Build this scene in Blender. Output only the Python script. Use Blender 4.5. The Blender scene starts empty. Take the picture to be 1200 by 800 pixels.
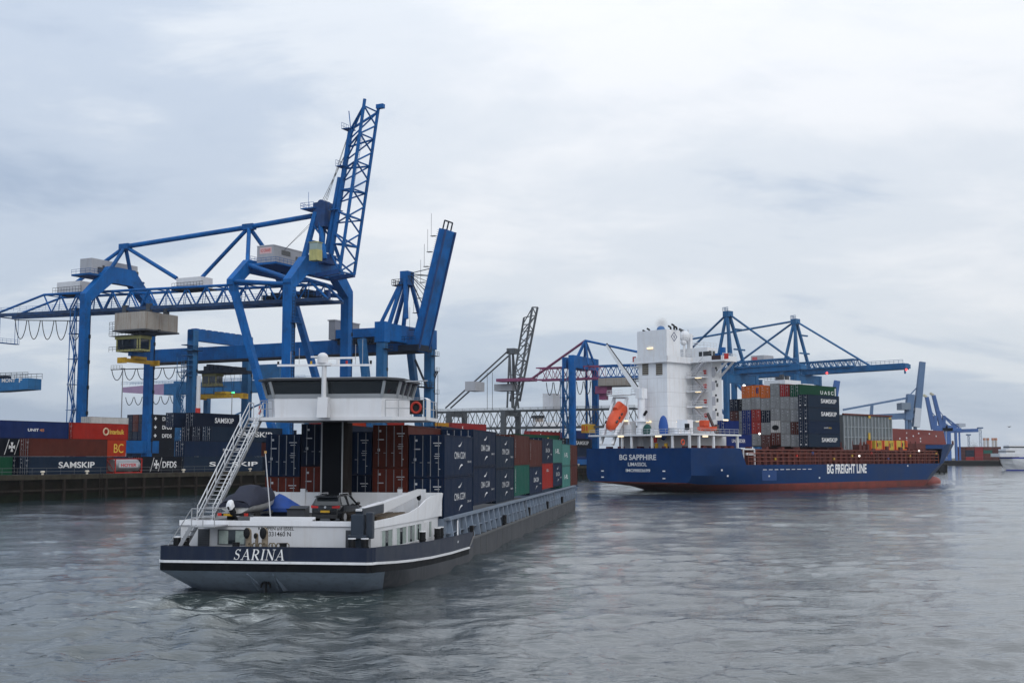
import bpy, math, random
import numpy as np
from mathutils import Vector, Matrix
R = math.radians
random.seed(7)
scn = bpy.context.scene
col = scn.collection

# ------------------------------------------------------------------ camera, sky, sun, exposure
CAMH = 7.3
FPX = 1400.0
PITCH = math.atan(135.0 / FPX)
cam = bpy.data.cameras.new('camera')
cam.sensor_width = 36.0
cam.lens = 36.0 * FPX / 1200.0
cam.clip_start = 0.5
cam.clip_end = 20000
camo = bpy.data.objects.new('camera', cam)
camo.location = (0, 0, CAMH)
camo.rotation_euler = (R(90) + PITCH, 0, 0)
col.objects.link(camo)
scn.camera = camo

SUN_EL, SUN_AZ = 38.0, 165.0          # azimuth from +Y clockwise: behind the camera, a little right
world = bpy.data.worlds.new('World')
scn.world = world
world.use_nodes = True
nt = world.node_tree
nt.nodes.clear()


class NB:
    """small node-tree helper"""
    def __init__(s, tree): s.t = tree
    def n(s, kind, **kw):
        nd = s.t.nodes.new(kind)
        for k, v in kw.items():
            if k.startswith('i_'):
                key = k[2:]
                nd.inputs[int(key) if key.isdigit() else key.replace('_', ' ')].default_value = v
            else:
                setattr(nd, k, v)
        return nd
    def l(s, a, b): s.t.links.new(a, b)
    def math(s, op, a, b=None, clamp=False):
        m = s.n('ShaderNodeMath', operation=op, use_clamp=clamp)
        for i, x in enumerate((a, b)):
            if x is None: continue
            if isinstance(x, (int, float)): m.inputs[i].default_value = x
            else: s.l(x, m.inputs[i])
        return m.outputs[0]
    def ramp(s, fac, stops, interp='LINEAR'):
        r = s.n('ShaderNodeValToRGB')
        r.color_ramp.interpolation = interp
        el = r.color_ramp.elements
        while len(el) < len(stops): el.new(0.5)
        for e, (p, c) in zip(el, stops):
            e.position = p
            e.color = (*c, 1) if len(c) == 3 else c
        s.l(fac, r.inputs[0])
        return r.outputs[0]
    def mix(s, fac, a, b, blend='MIX'):
        m = s.n('ShaderNodeMix', data_type='RGBA', blend_type=blend)
        for i, x in ((0, fac), (6, a), (7, b)):
            if isinstance(x, (int, float)): m.inputs[i].default_value = x
            elif isinstance(x, tuple): m.inputs[i].default_value = (*x, 1) if len(x) == 3 else x
            else: s.l(x, m.inputs[i])
        return m.outputs[2]


b = NB(nt)
sky = b.n('ShaderNodeTexSky', sky_type='NISHITA', sun_disc=False, sun_elevation=R(SUN_EL), sun_rotation=R(SUN_AZ))
bg1 = b.n('ShaderNodeBackground', i_Strength=0.09)
b.l(sky.outputs[0], bg1.inputs[0])
tc = b.n('ShaderNodeTexCoord')
sep = b.n('ShaderNodeSeparateXYZ')
b.l(tc.outputs['Generated'], sep.inputs[0])
X, Y, Z = sep.outputs
zz = b.math('ADD', b.math('MAXIMUM', Z, 0.0), 0.26)
cmb = b.n('ShaderNodeCombineXYZ')
b.l(b.math('DIVIDE', X, zz), cmb.inputs[0])
b.l(b.math('DIVIDE', Y, zz), cmb.inputs[1])
n1 = b.n('ShaderNodeTexNoise', i_Scale=0.95, i_Detail=5.0, i_Roughness=0.5, i_Distortion=0.35)
mp = b.n('ShaderNodeMapping')
mp.inputs['Location'].default_value = (3.1, 1.7, 0.0)
mp.inputs['Rotation'].default_value = (0, 0, R(-18))
mp.inputs['Scale'].default_value = (0.75, 1.15, 1)
b.l(cmb.outputs[0], mp.inputs[0])
b.l(mp.outputs[0], n1.inputs[0])
n2 = b.n('ShaderNodeTexNoise', i_Scale=2.6, i_Detail=7.0, i_Roughness=0.62, i_Distortion=0.3)
b.l(mp.outputs[0], n2.inputs[0])
dens = b.math('ADD', b.math('MULTIPLY', n1.outputs[0], 0.66), b.math('MULTIPLY', n2.outputs[0], 0.36))
# bluer and darker to the left and low down, lighter to the right, as the cloud deck in the photograph
dens = b.math('ADD', b.math('MULTIPLY', b.math('SUBTRACT', dens, 0.5), 1.2), 0.485)
lr = b.math('MULTIPLY', X, 0.25)
dens = b.math('ADD', dens, lr)
low = b.math('MULTIPLY', b.math('SUBTRACT', 1.0, b.math('MULTIPLY', b.math('MAXIMUM', Z, 0.0), 5.0, True)), 0.17)
dens = b.math('SUBTRACT', dens, low)
cloud = b.ramp(dens, [(0.24, (0.37, 0.45, 0.58)), (0.37, (0.52, 0.59, 0.695)), (0.48, (0.69, 0.735, 0.795)), (0.63, (0.82, 0.84, 0.875))], 'EASE')
# an overcast sky is brighter overhead and towards the veiled sun
up = b.math('POWER', b.math('MAXIMUM', Z, 0.0), 1.3)
back = b.math('MAXIMUM', b.math('MULTIPLY', Y, -0.45), 0.0)
gain = b.math('ADD', b.math('ADD', b.math('MULTIPLY', up, 1.15), 1.0), back)
cl = b.n('ShaderNodeBackground')
b.l(cloud, cl.inputs[0])
b.l(gain, cl.inputs[1])
ms = b.n('ShaderNodeMixShader', i_0=0.9)
b.l(bg1.outputs[0], ms.inputs[1])
b.l(cl.outputs[0], ms.inputs[2])
wo = b.n('ShaderNodeOutputWorld')
b.l(ms.outputs[0], wo.inputs[0])

sun = bpy.data.lights.new('sun', 'SUN')
sun.energy = 0.5
sun.angle = R(18)
sun.color = (1.0, 0.96, 0.90)
suno = bpy.data.objects.new('sun', sun)
sd = Vector((math.sin(R(SUN_AZ)) * math.cos(R(SUN_EL)), math.cos(R(SUN_AZ)) * math.cos(R(SUN_EL)), math.sin(R(SUN_EL))))
suno.rotation_euler = (-sd).to_track_quat('-Z', 'Y').to_euler()
suno.location = (0, -50, 200)
col.objects.link(suno)

scn.view_settings.view_transform = 'Standard'
scn.view_settings.look = 'None'
scn.view_settings.exposure = 0.0
scn.view_settings.gamma = 1.0
scn.view_settings.use_curve_mapping = False
scn.render.engine = 'CYCLES'
scn.cycles.max_bounces = 5
world.cycles.sampling_method = 'MANUAL'
world.cycles.sample_map_resolution = 1024
scn.cycles.diffuse_bounces = 3
scn.cycles.glossy_bounces = 3
scn.cycles.use_denoising = True


# ------------------------------------------------------------------ frames: places in the world, and where a sight line meets a plane there
def ray(px, py):
    a, c = (px - 600.0) / FPX, (400.0 - py) / FPX
    F = Vector((0, math.cos(PITCH), math.sin(PITCH)))
    U = Vector((0, -math.sin(PITCH), math.cos(PITCH)))
    return F + U * c + Vector((a, 0, 0))


class Frame:
    def __init__(s, o, deg):
        s.o = Vector(o)
        s.deg = deg
        s.m = Matrix.Translation(s.o) @ Matrix.Rotation(R(deg), 4, 'Z')
        s.i = s.m.inverted()
    def hit(s, px, py, axis, c):
        o = s.i @ Vector((0, 0, CAMH))
        d = s.i.to_3x3() @ ray(px, py)
        t = (c - o[axis]) / d[axis]
        return o + d * t
    def w(s, p): return s.m @ Vector(p)
    def l(s, p): return s.i @ Vector(p)


WORLD = Frame((0, 0, 0), 0)
def at(px, py, y): return WORLD.hit(px, py, 1, y)


# ------------------------------------------------------------------ mesh builder
class MB:
    def __init__(s): s.v, s.f = [], []
    def add(s, vs, fs):
        k = len(s.v)
        s.v += [tuple(v) for v in vs]
        s.f += [tuple(i + k for i in f) for f in fs]
        return s
    def box(s, x0, x1, y0, y1, z0, z1):
        vs = [(x0, y0, z0), (x1, y0, z0), (x1, y1, z0), (x0, y1, z0), (x0, y0, z1), (x1, y0, z1), (x1, y1, z1), (x0, y1, z1)]
        return s.add(vs, [(0, 3, 2, 1), (4, 5, 6, 7), (0, 1, 5, 4), (1, 2, 6, 5), (2, 3, 7, 6), (3, 0, 4, 7)])
    def bc(s, c, sx, sy, sz): return s.box(c[0]-sx/2, c[0]+sx/2, c[1]-sy/2, c[1]+sy/2, c[2]-sz/2, c[2]+sz/2)
    def frame_of(s, a, b, hint):
        d = (b - a).normalized()
        h = Vector(hint)
        if abs(d.dot(h)) > 0.95: h = Vector((1, 0, 0)) if abs(d.x) < 0.9 else Vector((0, 1, 0))
        u = d.cross(h).normalized()
        return d, u, u.cross(d).normalized()
    def beam(s, a, b, w, h, hint=(0, 0, 1), w2=None, h2=None):
        a, b = Vector(a), Vector(b)
        d, u, v = s.frame_of(a, b, hint)
        w2 = w if w2 is None else w2
        h2 = h if h2 is None else h2
        vs = [p + u * (i * ww / 2) + v * (j * hh / 2) for p, ww, hh in ((a, w, h), (b, w2, h2)) for i, j in ((-1, -1), (1, -1), (1, 1), (-1, 1))]
        return s.add(vs, [(3, 2, 1, 0), (4, 5, 6, 7), (0, 1, 5, 4), (1, 2, 6, 5), (2, 3, 7, 6), (3, 0, 4, 7)])
    def tube(s, a, b, r, n=6, r2=None, cap=True):
        a, b = Vector(a), Vector(b)
        if (b - a).length < 1e-6: return s
        d, u, v = s.frame_of(a, b, (0, 0, 1))
        r2 = r if r2 is None else r2
        vs = []
        for p, rr in ((a, r), (b, r2)):
            for i in range(n):
                t = 2 * math.pi * i / n
                vs.append(p + u * (math.cos(t) * rr) + v * (math.sin(t) * rr))
        fs = [(i, (i + 1) % n, n + (i + 1) % n, n + i) for i in range(n)]
        if cap: fs += [tuple(range(n - 1, -1, -1)), tuple(range(n, 2 * n))]
        return s.add(vs, fs)
    def path(s, pts, r, n=6):
        for a, c in zip(pts[:-1], pts[1:]): s.tube(a, c, r, n)
        return s
    def prism(s, poly, axis, c0, c1):
        """poly in the two other axes (in order), extruded along axis"""
        n = len(poly)
        def mk(p, c):
            q = list(p)
            q.insert(axis, c)
            return tuple(q)
        vs = [mk(p, c0) for p in poly] + [mk(p, c1) for p in poly]
        return s.add(vs, [tuple(range(n - 1, -1, -1)), tuple(range(n, 2 * n))] + [(i, (i + 1) % n, n + (i + 1) % n, n + i) for i in range(n)])
    def loft(s, rings, closed=False, caps=False):
        n = len(rings[0])
        vs = [p for r in rings for p in r]
        fs = []
        for k in range(len(rings) - 1):
            for i in range(n if closed else n - 1):
                j = (i + 1) % n
                fs.append((k * n + i, k * n + j, (k + 1) * n + j, (k + 1) * n + i))
        if caps:
            fs += [tuple(range(n - 1, -1, -1)), tuple((len(rings) - 1) * n + i for i in range(n))]
        return s.add(vs, fs)
    def ball(s, c, rx, ry=None, rz=None, nu=14, nv=9):
        ry = rx if ry is None else ry
        rz = rx if rz is None else rz
        rings = []
        for k in range(nv):
            p = math.pi * (k + 0.02) / (nv - 1 + 0.04)
            rings.append([(c[0] + rx * math.sin(p) * math.cos(2 * math.pi * i / nu), c[1] + ry * math.sin(p) * math.sin(2 * math.pi * i / nu), c[2] + rz * math.cos(p)) for i in range(nu)])
        return s.loft(rings, True, True)
    def rail(s, pts, h=1.0, step=1.6, r=0.03, n=4, mids=1):
        """handrail with posts along a polyline of foot points"""
        pts = [Vector(p) for p in pts]
        for a, c in zip(pts[:-1], pts[1:]):
            L = (c - a).length
            k = max(1, int(round(L / step)))
            for i in range(k + 1):
                p = a.lerp(c, i / k)
                s.tube(p, p + Vector((0, 0, h)), r, n)
            for m in range(mids + 1):
                z = Vector((0, 0, h * (1 - m / (mids + 1))))
                s.tube(a + z, c + z, r, n)
        return s
    def mesh(s, name, mat=None, smooth=None, recalc=True):
        me = bpy.data.meshes.new(name)
        me.from_pydata(s.v, [], s.f)
        if recalc:
            import bmesh
            bm = bmesh.new()
            bm.from_mesh(me)
            bmesh.ops.recalc_face_normals(bm, faces=bm.faces)
            bm.to_mesh(me)
            bm.free()
        if mat: me.materials.append(mat)
        if smooth:
            me.polygons.foreach_set('use_smooth', [True] * len(me.polygons))
            if smooth < 180: me.set_sharp_from_angle(angle=R(smooth))
        me.update()
        return me
    def build(s, name, mat, parent=None, smooth=None, bevel=None, **kw):
        return link(name, s.mesh(name, mat, smooth), parent, bevel, **kw)


def link(name, me, parent=None, bevel=None, loc=None, rot=None, scale=None, label=None, cat=None, group=None, kind=None):
    o = bpy.data.objects.new(name, me)
    col.objects.link(o)
    if parent is not None: o.parent = parent
    if loc is not None: o.location = loc
    if rot is not None: o.rotation_euler = rot
    if scale is not None: o.scale = scale
    if bevel:
        m = o.modifiers.new('bevel', 'BEVEL')
        m.width = bevel
        m.segments = 2
        m.limit_method = 'ANGLE'
        m.angle_limit = R(40)
    tag(o, label, cat, group, kind)
    return o


def tag(o, label=None, cat=None, group=None, kind=None):
    for k, v in (('label', label), ('category', cat), ('group', group), ('kind', kind)):
        if v: o[k] = v
    return o


def thing(name, label, cat, loc=(0, 0, 0), deg=0, group=None):
    o = bpy.data.objects.new(name, None)
    o.empty_display_size = 1
    col.objects.link(o)
    o.location = loc
    o.rotation_euler = (0, 0, R(deg))
    return tag(o, label, cat, group)


# ------------------------------------------------------------------ materials
MATS = {}
def paint(name, c, rough=0.45, var=0.16, scale=0.6, streak=0.0, streak_col=(0.09, 0.05, 0.03), metal=0.0, bump=0.0, corr=0.0, spec=0.3, emit=None, patch=0.0):
    if name in MATS: return MATS[name]
    m = bpy.data.materials.new(name)
    m.use_nodes = True
    t = NB(m.node_tree)
    p = m.node_tree.nodes['Principled BSDF']
    tc = t.n('ShaderNodeTexCoord')
    nz = t.n('ShaderNodeTexNoise', i_Scale=scale, i_Detail=6.0, i_Roughness=0.62)
    t.l(tc.outputs['Object'], nz.inputs[0])
    lo = tuple(max(0, x * (1 - var)) for x in c)
    hi = tuple(min(1, x * (1 + var)) for x in c)
    cc = t.ramp(nz.outputs[0], [(0.3, lo), (0.7, hi)])
    oi = t.n('ShaderNodeObjectInfo')
    cc = t.mix(1.0, cc, t.ramp(oi.outputs['Random'], [(0.0, (0.72,) * 3), (1.0, (1.0,) * 3)]), 'MULTIPLY')
    if patch:
        n3 = t.n('ShaderNodeTexNoise', i_Scale=0.35, i_Detail=4.0, i_Roughness=0.7)
        t.l(tc.outputs['Object'], n3.inputs[0])
        cc = t.mix(t.math('MULTIPLY', t.ramp(n3.outputs[0], [(0.5, (0,) * 3), (0.62, (1,) * 3)]), patch), cc, streak_col)
    if streak:
        mp = t.n('ShaderNodeMapping')
        mp.inputs['Scale'].default_value = (1.7, 1.7, 0.09)
        t.l(tc.outputs['Object'], mp.inputs[0])
        n2 = t.n('ShaderNodeTexNoise', i_Scale=1.4, i_Detail=7.0, i_Roughness=0.68)
        t.l(mp.outputs[0], n2.inputs[0])
        f = t.math('MULTIPLY', t.ramp(n2.outputs[0], [(0.5, (0,) * 3), (0.72, (1,) * 3)]), streak)
        cc = t.mix(f, cc, streak_col)
    t.l(cc, p.inputs['Base Color'])
    rr = t.ramp(nz.outputs[0], [(0.2, (max(0.03, rough - 0.1),) * 3), (0.8, (min(1, rough + 0.15),) * 3)])
    t.l(rr, p.inputs['Roughness'])
    p.inputs['Metallic'].default_value = metal
    p.inputs['Specular IOR Level'].default_value = spec
    h = None
    if corr:
        w = t.n('ShaderNodeTexWave', wave_type='BANDS', bands_direction='X', wave_profile='TRI', i_Scale=corr)
        t.l(tc.outputs['Object'], w.inputs[0])
        h = t.ramp(w.outputs['Fac'], [(0.25, (0,) * 3), (0.6, (1,) * 3)])
        bp = t.n('ShaderNodeBump', i_Strength=0.8, i_Distance=0.04)
        t.l(h, bp.inputs['Height'])
        t.l(bp.outputs[0], p.inputs['Normal'])
    elif bump:
        bp = t.n('ShaderNodeBump', i_Strength=bump, i_Distance=0.03)
        t.l(nz.outputs[0], bp.inputs['Height'])
        t.l(bp.outputs[0], p.inputs['Normal'])
    if emit:
        p.inputs['Emission Color'].default_value = (*emit[0], 1)
        p.inputs['Emission Strength'].default_value = emit[1]
        m.cycles.emission_sampling = 'NONE'
    MATS[name] = m
    return m


def glass(name, c=(0.015, 0.02, 0.025), rough=0.06):
    if name in MATS: return MATS[name]
    m = bpy.data.materials.new(name)
    m.use_nodes = True
    p = m.node_tree.nodes['Principled BSDF']
    p.inputs['Base Color'].default_value = (*c, 1)
    p.inputs['Roughness'].default_value = rough
    p.inputs['Specular IOR Level'].default_value = 0.6
    MATS[name] = m
    return m


WHITE = paint('white_paint', (0.72, 0.73, 0.755), 0.38, 0.05, 0.8, 0.25, (0.42, 0.36, 0.30))
WHITE2 = paint('white_trim', (0.74, 0.745, 0.765), 0.4, 0.04, 1.0)
LETTER = paint('white_lettering', (0.78, 0.78, 0.78), 0.55, 0.10, 3.0)
CBLUE = paint('crane_blue', (0.005, 0.108, 0.35), 0.5, 0.22, 0.3, 0.4, (0.010, 0.03, 0.075), patch=0.3, spec=0.15)
CBLUE2 = paint('crane_blue_faded', (0.022, 0.125, 0.29), 0.5, 0.2, 0.25, 0.4, (0.025, 0.045, 0.085), patch=0.3, spec=0.18)
CDARK = paint('crane_dark_machinery', (0.012, 0.02, 0.036), 0.6, 0.3, 1.0, spec=0.15)
RUSTY = paint('rail_brown', (0.035, 0.032, 0.030), 0.7, 0.3, 0.7)
GREYH = paint('grey_panel', (0.42, 0.43, 0.46), 0.5, 0.08, 0.5, 0.3, (0.2, 0.17, 0.15))
BEIGE = paint('beige_panel', (0.36, 0.33, 0.29), 0.55, 0.1, 0.4, 0.75, (0.17, 0.08, 0.04))
YELLOW = paint('yellow_paint', (0.62, 0.36, 0.025), 0.5, 0.2, 0.9, 0.4, (0.15, 0.09, 0.03))
PALEY = paint('pale_yellow_paint', (0.45, 0.43, 0.17), 0.5, 0.15, 0.9, 0.3)
BLACK = paint('black_paint', (0.009, 0.010, 0.012), 0.5, 0.3, 1.0, spec=0.2)
RUBBER = paint('rubber', (0.018, 0.018, 0.018), 0.75, 0.2, 2.0)
STEEL = paint('galvanised_steel', (0.42, 0.43, 0.45), 0.42, 0.15, 1.2, 0.2, (0.2, 0.2, 0.2), metal=0.3)
DGREY = paint('dark_steel', (0.06, 0.065, 0.075), 0.55, 0.2, 0.8)
LGREY = paint('grey_crane', (0.095, 0.105, 0.115), 0.55, 0.15, 0.4)
PINK = paint('faded_magenta', (0.22, 0.06, 0.13), 0.55, 0.15, 0.3)
PINKP = paint('pale_mauve', (0.43, 0.30, 0.46), 0.55, 0.1, 0.3)
RED = paint('red_paint', (0.50, 0.03, 0.02), 0.45, 0.15, 1.0)
ORANGE = paint('lifeboat_orange', (0.60, 0.075, 0.022), 0.4, 0.12, 0.7, 0.2, (0.3, 0.05, 0.02))
WINDOW = glass('window_glass')
WARM = paint('warm_lamp', (0.9, 0.8, 0.6), 0.4, 0.02, emit=((1.0, 0.74, 0.40), 1.25))
WLAMP = paint('white_lamp', (0.9, 0.9, 0.9), 0.4, 0.02, emit=((1.0, 0.97, 0.9), 1.6))
RLAMP = paint('red_lamp', (0.9, 0.1, 0.1), 0.4, 0.02, emit=((1.0, 0.06, 0.05), 3.0))
GLAMP = paint('green_lamp', (0.1, 0.8, 0.3), 0.4, 0.02, emit=((0.1, 1.0, 0.35), 2.0))

# ------------------------------------------------------------------ lettering as flat meshes
TXT = {}
def text_mesh(s, bold=0.0, mat=None):
    key = (s, bold, mat.name if mat else '')
    if key in TXT: return TXT[key]
    cu = bpy.data.curves.new('lettering', 'FONT')
    cu.body = s
    cu.size = 1.0
    cu.offset = bold
    o = bpy.data.objects.new('lettering', cu)
    col.objects.link(o)
    dg = bpy.context.evaluated_depsgraph_get()
    me = bpy.data.meshes.new_from_object(o.evaluated_get(dg))
    bpy.data.objects.remove(o)
    bpy.data.curves.remove(cu)
    n = len(me.vertices)
    a = np.zeros(n * 3)
    me.vertices.foreach_get('co', a)
    a = a.reshape(-1, 3)
    lo, hi = a.min(0), a.max(0)
    a -= (lo + hi) / 2
    a[:, 0] /= (hi[0] - lo[0])
    a[:, 1] /= (hi[1] - lo[1])
    me.vertices.foreach_set('co', a.ravel())
    me.materials.clear()
    me.materials.append(mat or LETTER)
    me.name = 'lettering'
    TXT[key] = me
    return me


FACE_ROT = {'-y': (R(90), 0, 0), '+y': (R(90), 0, R(180)), '-x': (R(90), 0, R(-90)), '+x': (R(90), 0, R(90)), '+z': (0, 0, 0)}
def lettering(parent, s, loc, face, w, h, mat=None, bold=0.012, name='lettering', roll=0):
    rot = list(FACE_ROT[face])
    return link(name, text_mesh(s, bold, mat), parent, loc=loc, rot=rot, scale=(w, h, 1))
# ------------------------------------------------------------------ water
def make_water():
    rows, cols = 820, 900
    y = 9.0 * (2900.0 / 9.0) ** (np.linspace(0, 1, rows) ** 1.12)
    th = np.linspace(-1, 1, cols)
    tx = 0.62 * th + 0.55 * th ** 5
    Yg, T = np.meshgrid(y, tx, indexing='ij')
    Xg = Yg * T
    dy = np.gradient(y)[:, None]
    sp = np.maximum(dy, Yg * 0.0016)
    rng = np.random.default_rng(5)
    Zg = np.zeros_like(Xg)
    # slow patches where the breeze roughens the river more or less
    patch = np.zeros_like(Xg)
    for k in range(7):
        a, L = rng.uniform(0, math.pi), rng.uniform(35, 120)
        patch += np.sin((Xg * math.cos(a) + Yg * math.sin(a)) * 2 * math.pi / L + rng.uniform(0, 6.28))
    patch = 1.0 + 0.22 * patch / 1.9
    for k in range(110):
        L = 0.42 * (18.0 / 0.42) ** (rng.uniform() ** 1.38)
        a = R(75) + rng.normal(0, 0.75)
        amp = 0.0052 * L ** 0.8 * (0.42 if L > 5 else 1.0)
        fade = np.clip((L / sp - 2.2) / 3.0, 0, 1)
        kx, ky = math.cos(a) * 2 * math.pi / L, math.sin(a) * 2 * math.pi / L
        ph = rng.uniform(0, 6.28)
        wob = 0.6 * np.sin(Xg * 0.11 / max(L, 1) + Yg * 0.07 / max(L, 1) * 2 + ph * 3)
        s = np.sin(Xg * kx + Yg * ky + ph + wob)
        Zg += amp * fade * (s + 0.25 * np.cos(2 * (Xg * kx + Yg * ky + ph + wob)))
    Zg *= patch
    # wake of the barge: a churned strip astern, and a fan of longer swells on each side
    ax, ay = -13.1, 63.8
    fx, fy = 0.132, 0.991
    s_ = -((Xg - ax) * fx + (Yg - ay) * fy)            # metres astern
    q = (Xg - ax) * fy - (Yg - ay) * fx                # metres to starboard
    strip = np.clip((s_ + 1.5) / 4, 0, 1) * np.exp(-(q / (6.0 + 0.09 * np.maximum(s_, 0))) ** 4)
    calm = 1 - 0.35 * strip * np.clip(1 - s_ / 90, 0, 1)
    Zg *= calm
    for k in range(34):
        L = rng.uniform(1.3, 5.0)
        a = rng.uniform(0, 2 * math.pi)
        ph = rng.uniform(0, 6.28)
        wob = 0.9 * np.sin(Xg * 0.6 + ph) + 0.9 * np.sin(Yg * 0.5 + 2 * ph)
        Zg += strip * np.clip(1 - s_ / 60, 0, 1) * 0.021 * L ** 0.6 * np.sin((Xg * math.cos(a) + Yg * math.sin(a)) * 2 * math.pi / L + ph + wob)
    for sg in (-1, 1):
        d = sg * q - (5.5 + 0.34 * np.maximum(s_, 0))
        on = np.clip((s_ + 3) / 8, 0, 1) * np.exp(-(d / 5.0) ** 2) * np.clip(1.3 - s_ / 60, 0, 1)
        Zg += on * 0.075 * np.sin(d * 1.55 + s_ * 0.12 + 0.7 * np.sin(s_ * 0.5))
    # smooth boils with a raised rim
    for k in range(46):
        if k < 26:
            sx, sq, r0 = rng.uniform(5, 46), rng.normal(0, 7), rng.uniform(0.7, 2.0)
            cx, cy = ax - fx * sx + fy * sq, ay - fy * sx - fx * sq
        else:
            cy = rng.uniform(24, 90)
            cx, r0 = rng.uniform(-0.1, 0.42) * cy, rng.uniform(0.8, 2.2)
        r = np.hypot((Xg - cx) * 0.6, (Yg - cy)) + 0.12 * np.sin(np.arctan2(Yg - cy, Xg - cx) * 3 + k)
        m = np.exp(-(r / r0) ** 2)
        Zg = Zg * (1 - 0.75 * m) + 0.05 * np.exp(-((r - r0) / 0.28) ** 2)
    v = np.stack([Xg, Yg, Zg], -1).reshape(-1, 3)
    idx = np.arange(rows * cols).reshape(rows, cols)
    q4 = np.stack([idx[:-1, :-1], idx[:-1, 1:], idx[1:, 1:], idx[1:, :-1]], -1).reshape(-1, 4)
    me = bpy.data.meshes.new('water')
    me.vertices.add(len(v))
    me.vertices.foreach_set('co', v.ravel())
    me.loops.add(q4.size)
    me.loops.foreach_set('vertex_index', q4.ravel())
    me.polygons.add(len(q4))
    me.polygons.foreach_set('loop_start', np.arange(0, q4.size, 4))
    me.polygons.foreach_set('use_smooth', np.ones(len(q4), bool))
    me.update()
    me.validate()
    m = bpy.data.materials.new('river_water')
    m.use_nodes = True
    t = NB(m.node_tree)
    p = m.node_tree.nodes['Principled BSDF']
    p.inputs['Roughness'].default_value = 0.06
    p.inputs['IOR'].default_value = 1.8
    tc = t.n('ShaderNodeTexCoord')
    obj = tc.outputs['Object']
    def mapped(sx, sy, rot):
        m_ = t.n('ShaderNodeMapping')
        m_.inputs['Scale'].default_value = (sx, sy, 1)
        m_.inputs['Rotation'].default_value = (0, 0, R(rot))
        t.l(obj, m_.inputs[0])
        return m_.outputs[0]
    def ridged(scale, detail, co):
        n_ = t.n('ShaderNodeTexNoise', i_Scale=scale, i_Detail=detail, i_Roughness=0.55, i_Distortion=0.35)
        t.l(co, n_.inputs[0])
        return t.math('SUBTRACT', 1.0, t.math('ABSOLUTE', t.math('MULTIPLY', t.math('SUBTRACT', n_.outputs[0], 0.5), 4.0)))
    c1_, c2_ = mapped(0.5, 1.2, -10), mapped(0.55, 1.25, 14)
    npz = t.n('ShaderNodeTexNoise', i_Scale=0.03, i_Detail=3.0, i_Roughness=0.6)
    t.l(c1_, npz.inputs[0])
    gust = t.ramp(npz.outputs[0], [(0.35, (0.5,) * 3), (0.62, (1.0,) * 3)])
    h = t.math('ADD', t.math('MULTIPLY', ridged(0.75, 3.0, c1_), 1.0), t.math('ADD', t.math('MULTIPLY', ridged(2.2, 3.0, c2_), 0.40), t.math('ADD', t.math('MULTIPLY', ridged(6.5, 2.0, c1_), 0.13), t.math('MULTIPLY', ridged(17.0, 2.0, c2_), 0.03))))
    bp = t.n('ShaderNodeBump', i_Distance=0.044)
    t.l(t.math('MULTIPLY', gust, 1.0), bp.inputs['Strength'])
    t.l(h, bp.inputs['Height'])
    t.l(bp.outputs[0], p.inputs['Normal'])
    # foam streaks astern of the barge and along its wake
    sep = t.n('ShaderNodeSeparateXYZ')
    t.l(obj, sep.inputs[0])
    x_ = t.math('SUBTRACT', sep.outputs[0], ax)
    y_ = t.math('SUBTRACT', sep.outputs[1], ay)
    ss = t.math('MULTIPLY', t.math('ADD', t.math('MULTIPLY', x_, fx), t.math('MULTIPLY', y_, fy)), -1.0)
    qq = t.math('SUBTRACT', t.math('MULTIPLY', x_, fy), t.math('MULTIPLY', y_, fx))
    along = t.math('MULTIPLY', t.ramp(t.math('DIVIDE', t.math('ADD', ss, 4.0), 42.0, True), [(0.0, (0,) * 3), (0.06, (0.8,) * 3), (0.18, (1,) * 3), (0.36, (0.6,) * 3), (0.6, (0.35,) * 3), (1.0, (0,) * 3)]), 1.0)
    across = t.ramp(t.math('DIVIDE', t.math('ABSOLUTE', qq), 11.0, True), [(0.0, (1,) * 3), (0.5, (0.85,) * 3), (1.0, (0,) * 3)])
    fn = t.n('ShaderNodeTexNoise', i_Scale=1.6, i_Detail=9.0, i_Roughness=0.72, i_Distortion=1.2)
    mf = t.n('ShaderNodeMapping')
    mf.inputs['Scale'].default_value = (0.45, 1.0, 1)
    t.l(obj, mf.inputs[0])
    t.l(mf.outputs[0], fn.inputs[0])
    zone = t.math('MULTIPLY', along, across)
    # wash under the container ship's stern
    u_ = t.math('SUBTRACT', sep.outputs[0], 25.97)
    w_ = t.math('SUBTRACT', sep.outputs[1], 250.1)
    lo_ = t.math('ADD', t.math('MULTIPLY', u_, 0.719), t.math('MULTIPLY', w_, 0.695))
    la_ = t.math('ADD', t.math('MULTIPLY', u_, -0.695), t.math('MULTIPLY', w_, 0.719))
    z2 = t.math('MULTIPLY', t.ramp(t.math('DIVIDE', t.math('ADD', lo_, 30.0), 44.0, True), [(0.0, (0,) * 3), (0.5, (1,) * 3), (0.95, (1,) * 3), (1.0, (0,) * 3)]), t.ramp(t.math('DIVIDE', t.math('ABSOLUTE', la_), 16.0, True), [(0.0, (1,) * 3), (0.6, (1,) * 3), (1.0, (0,) * 3)]))
    zone = t.math('MAXIMUM', zone, z2)
    fo = t.math('SUBTRACT', t.math('ADD', fn.outputs[0], t.math('MULTIPLY', zone, 0.18)), 0.66)
    fo = t.math('MULTIPLY', fo, 9.0, True)
    fo = t.math('MULTIPLY', fo, t.math('MULTIPLY', zone, 0.5))
    silt = t.math('MULTIPLY', zone, 0.85)
    base = t.mix(silt, (0.020, 0.032, 0.038), (0.034, 0.044, 0.036))
    t.l(t.mix(fo, base, (0.60, 0.64, 0.62)), p.inputs['Base Color'])
    t.l(t.math('ADD', t.math('MULTIPLY', fo, 0.5), 0.07), p.inputs['Roughness'])
    me.materials.append(m)
    link('water', me, kind='structure')


make_water()

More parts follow.
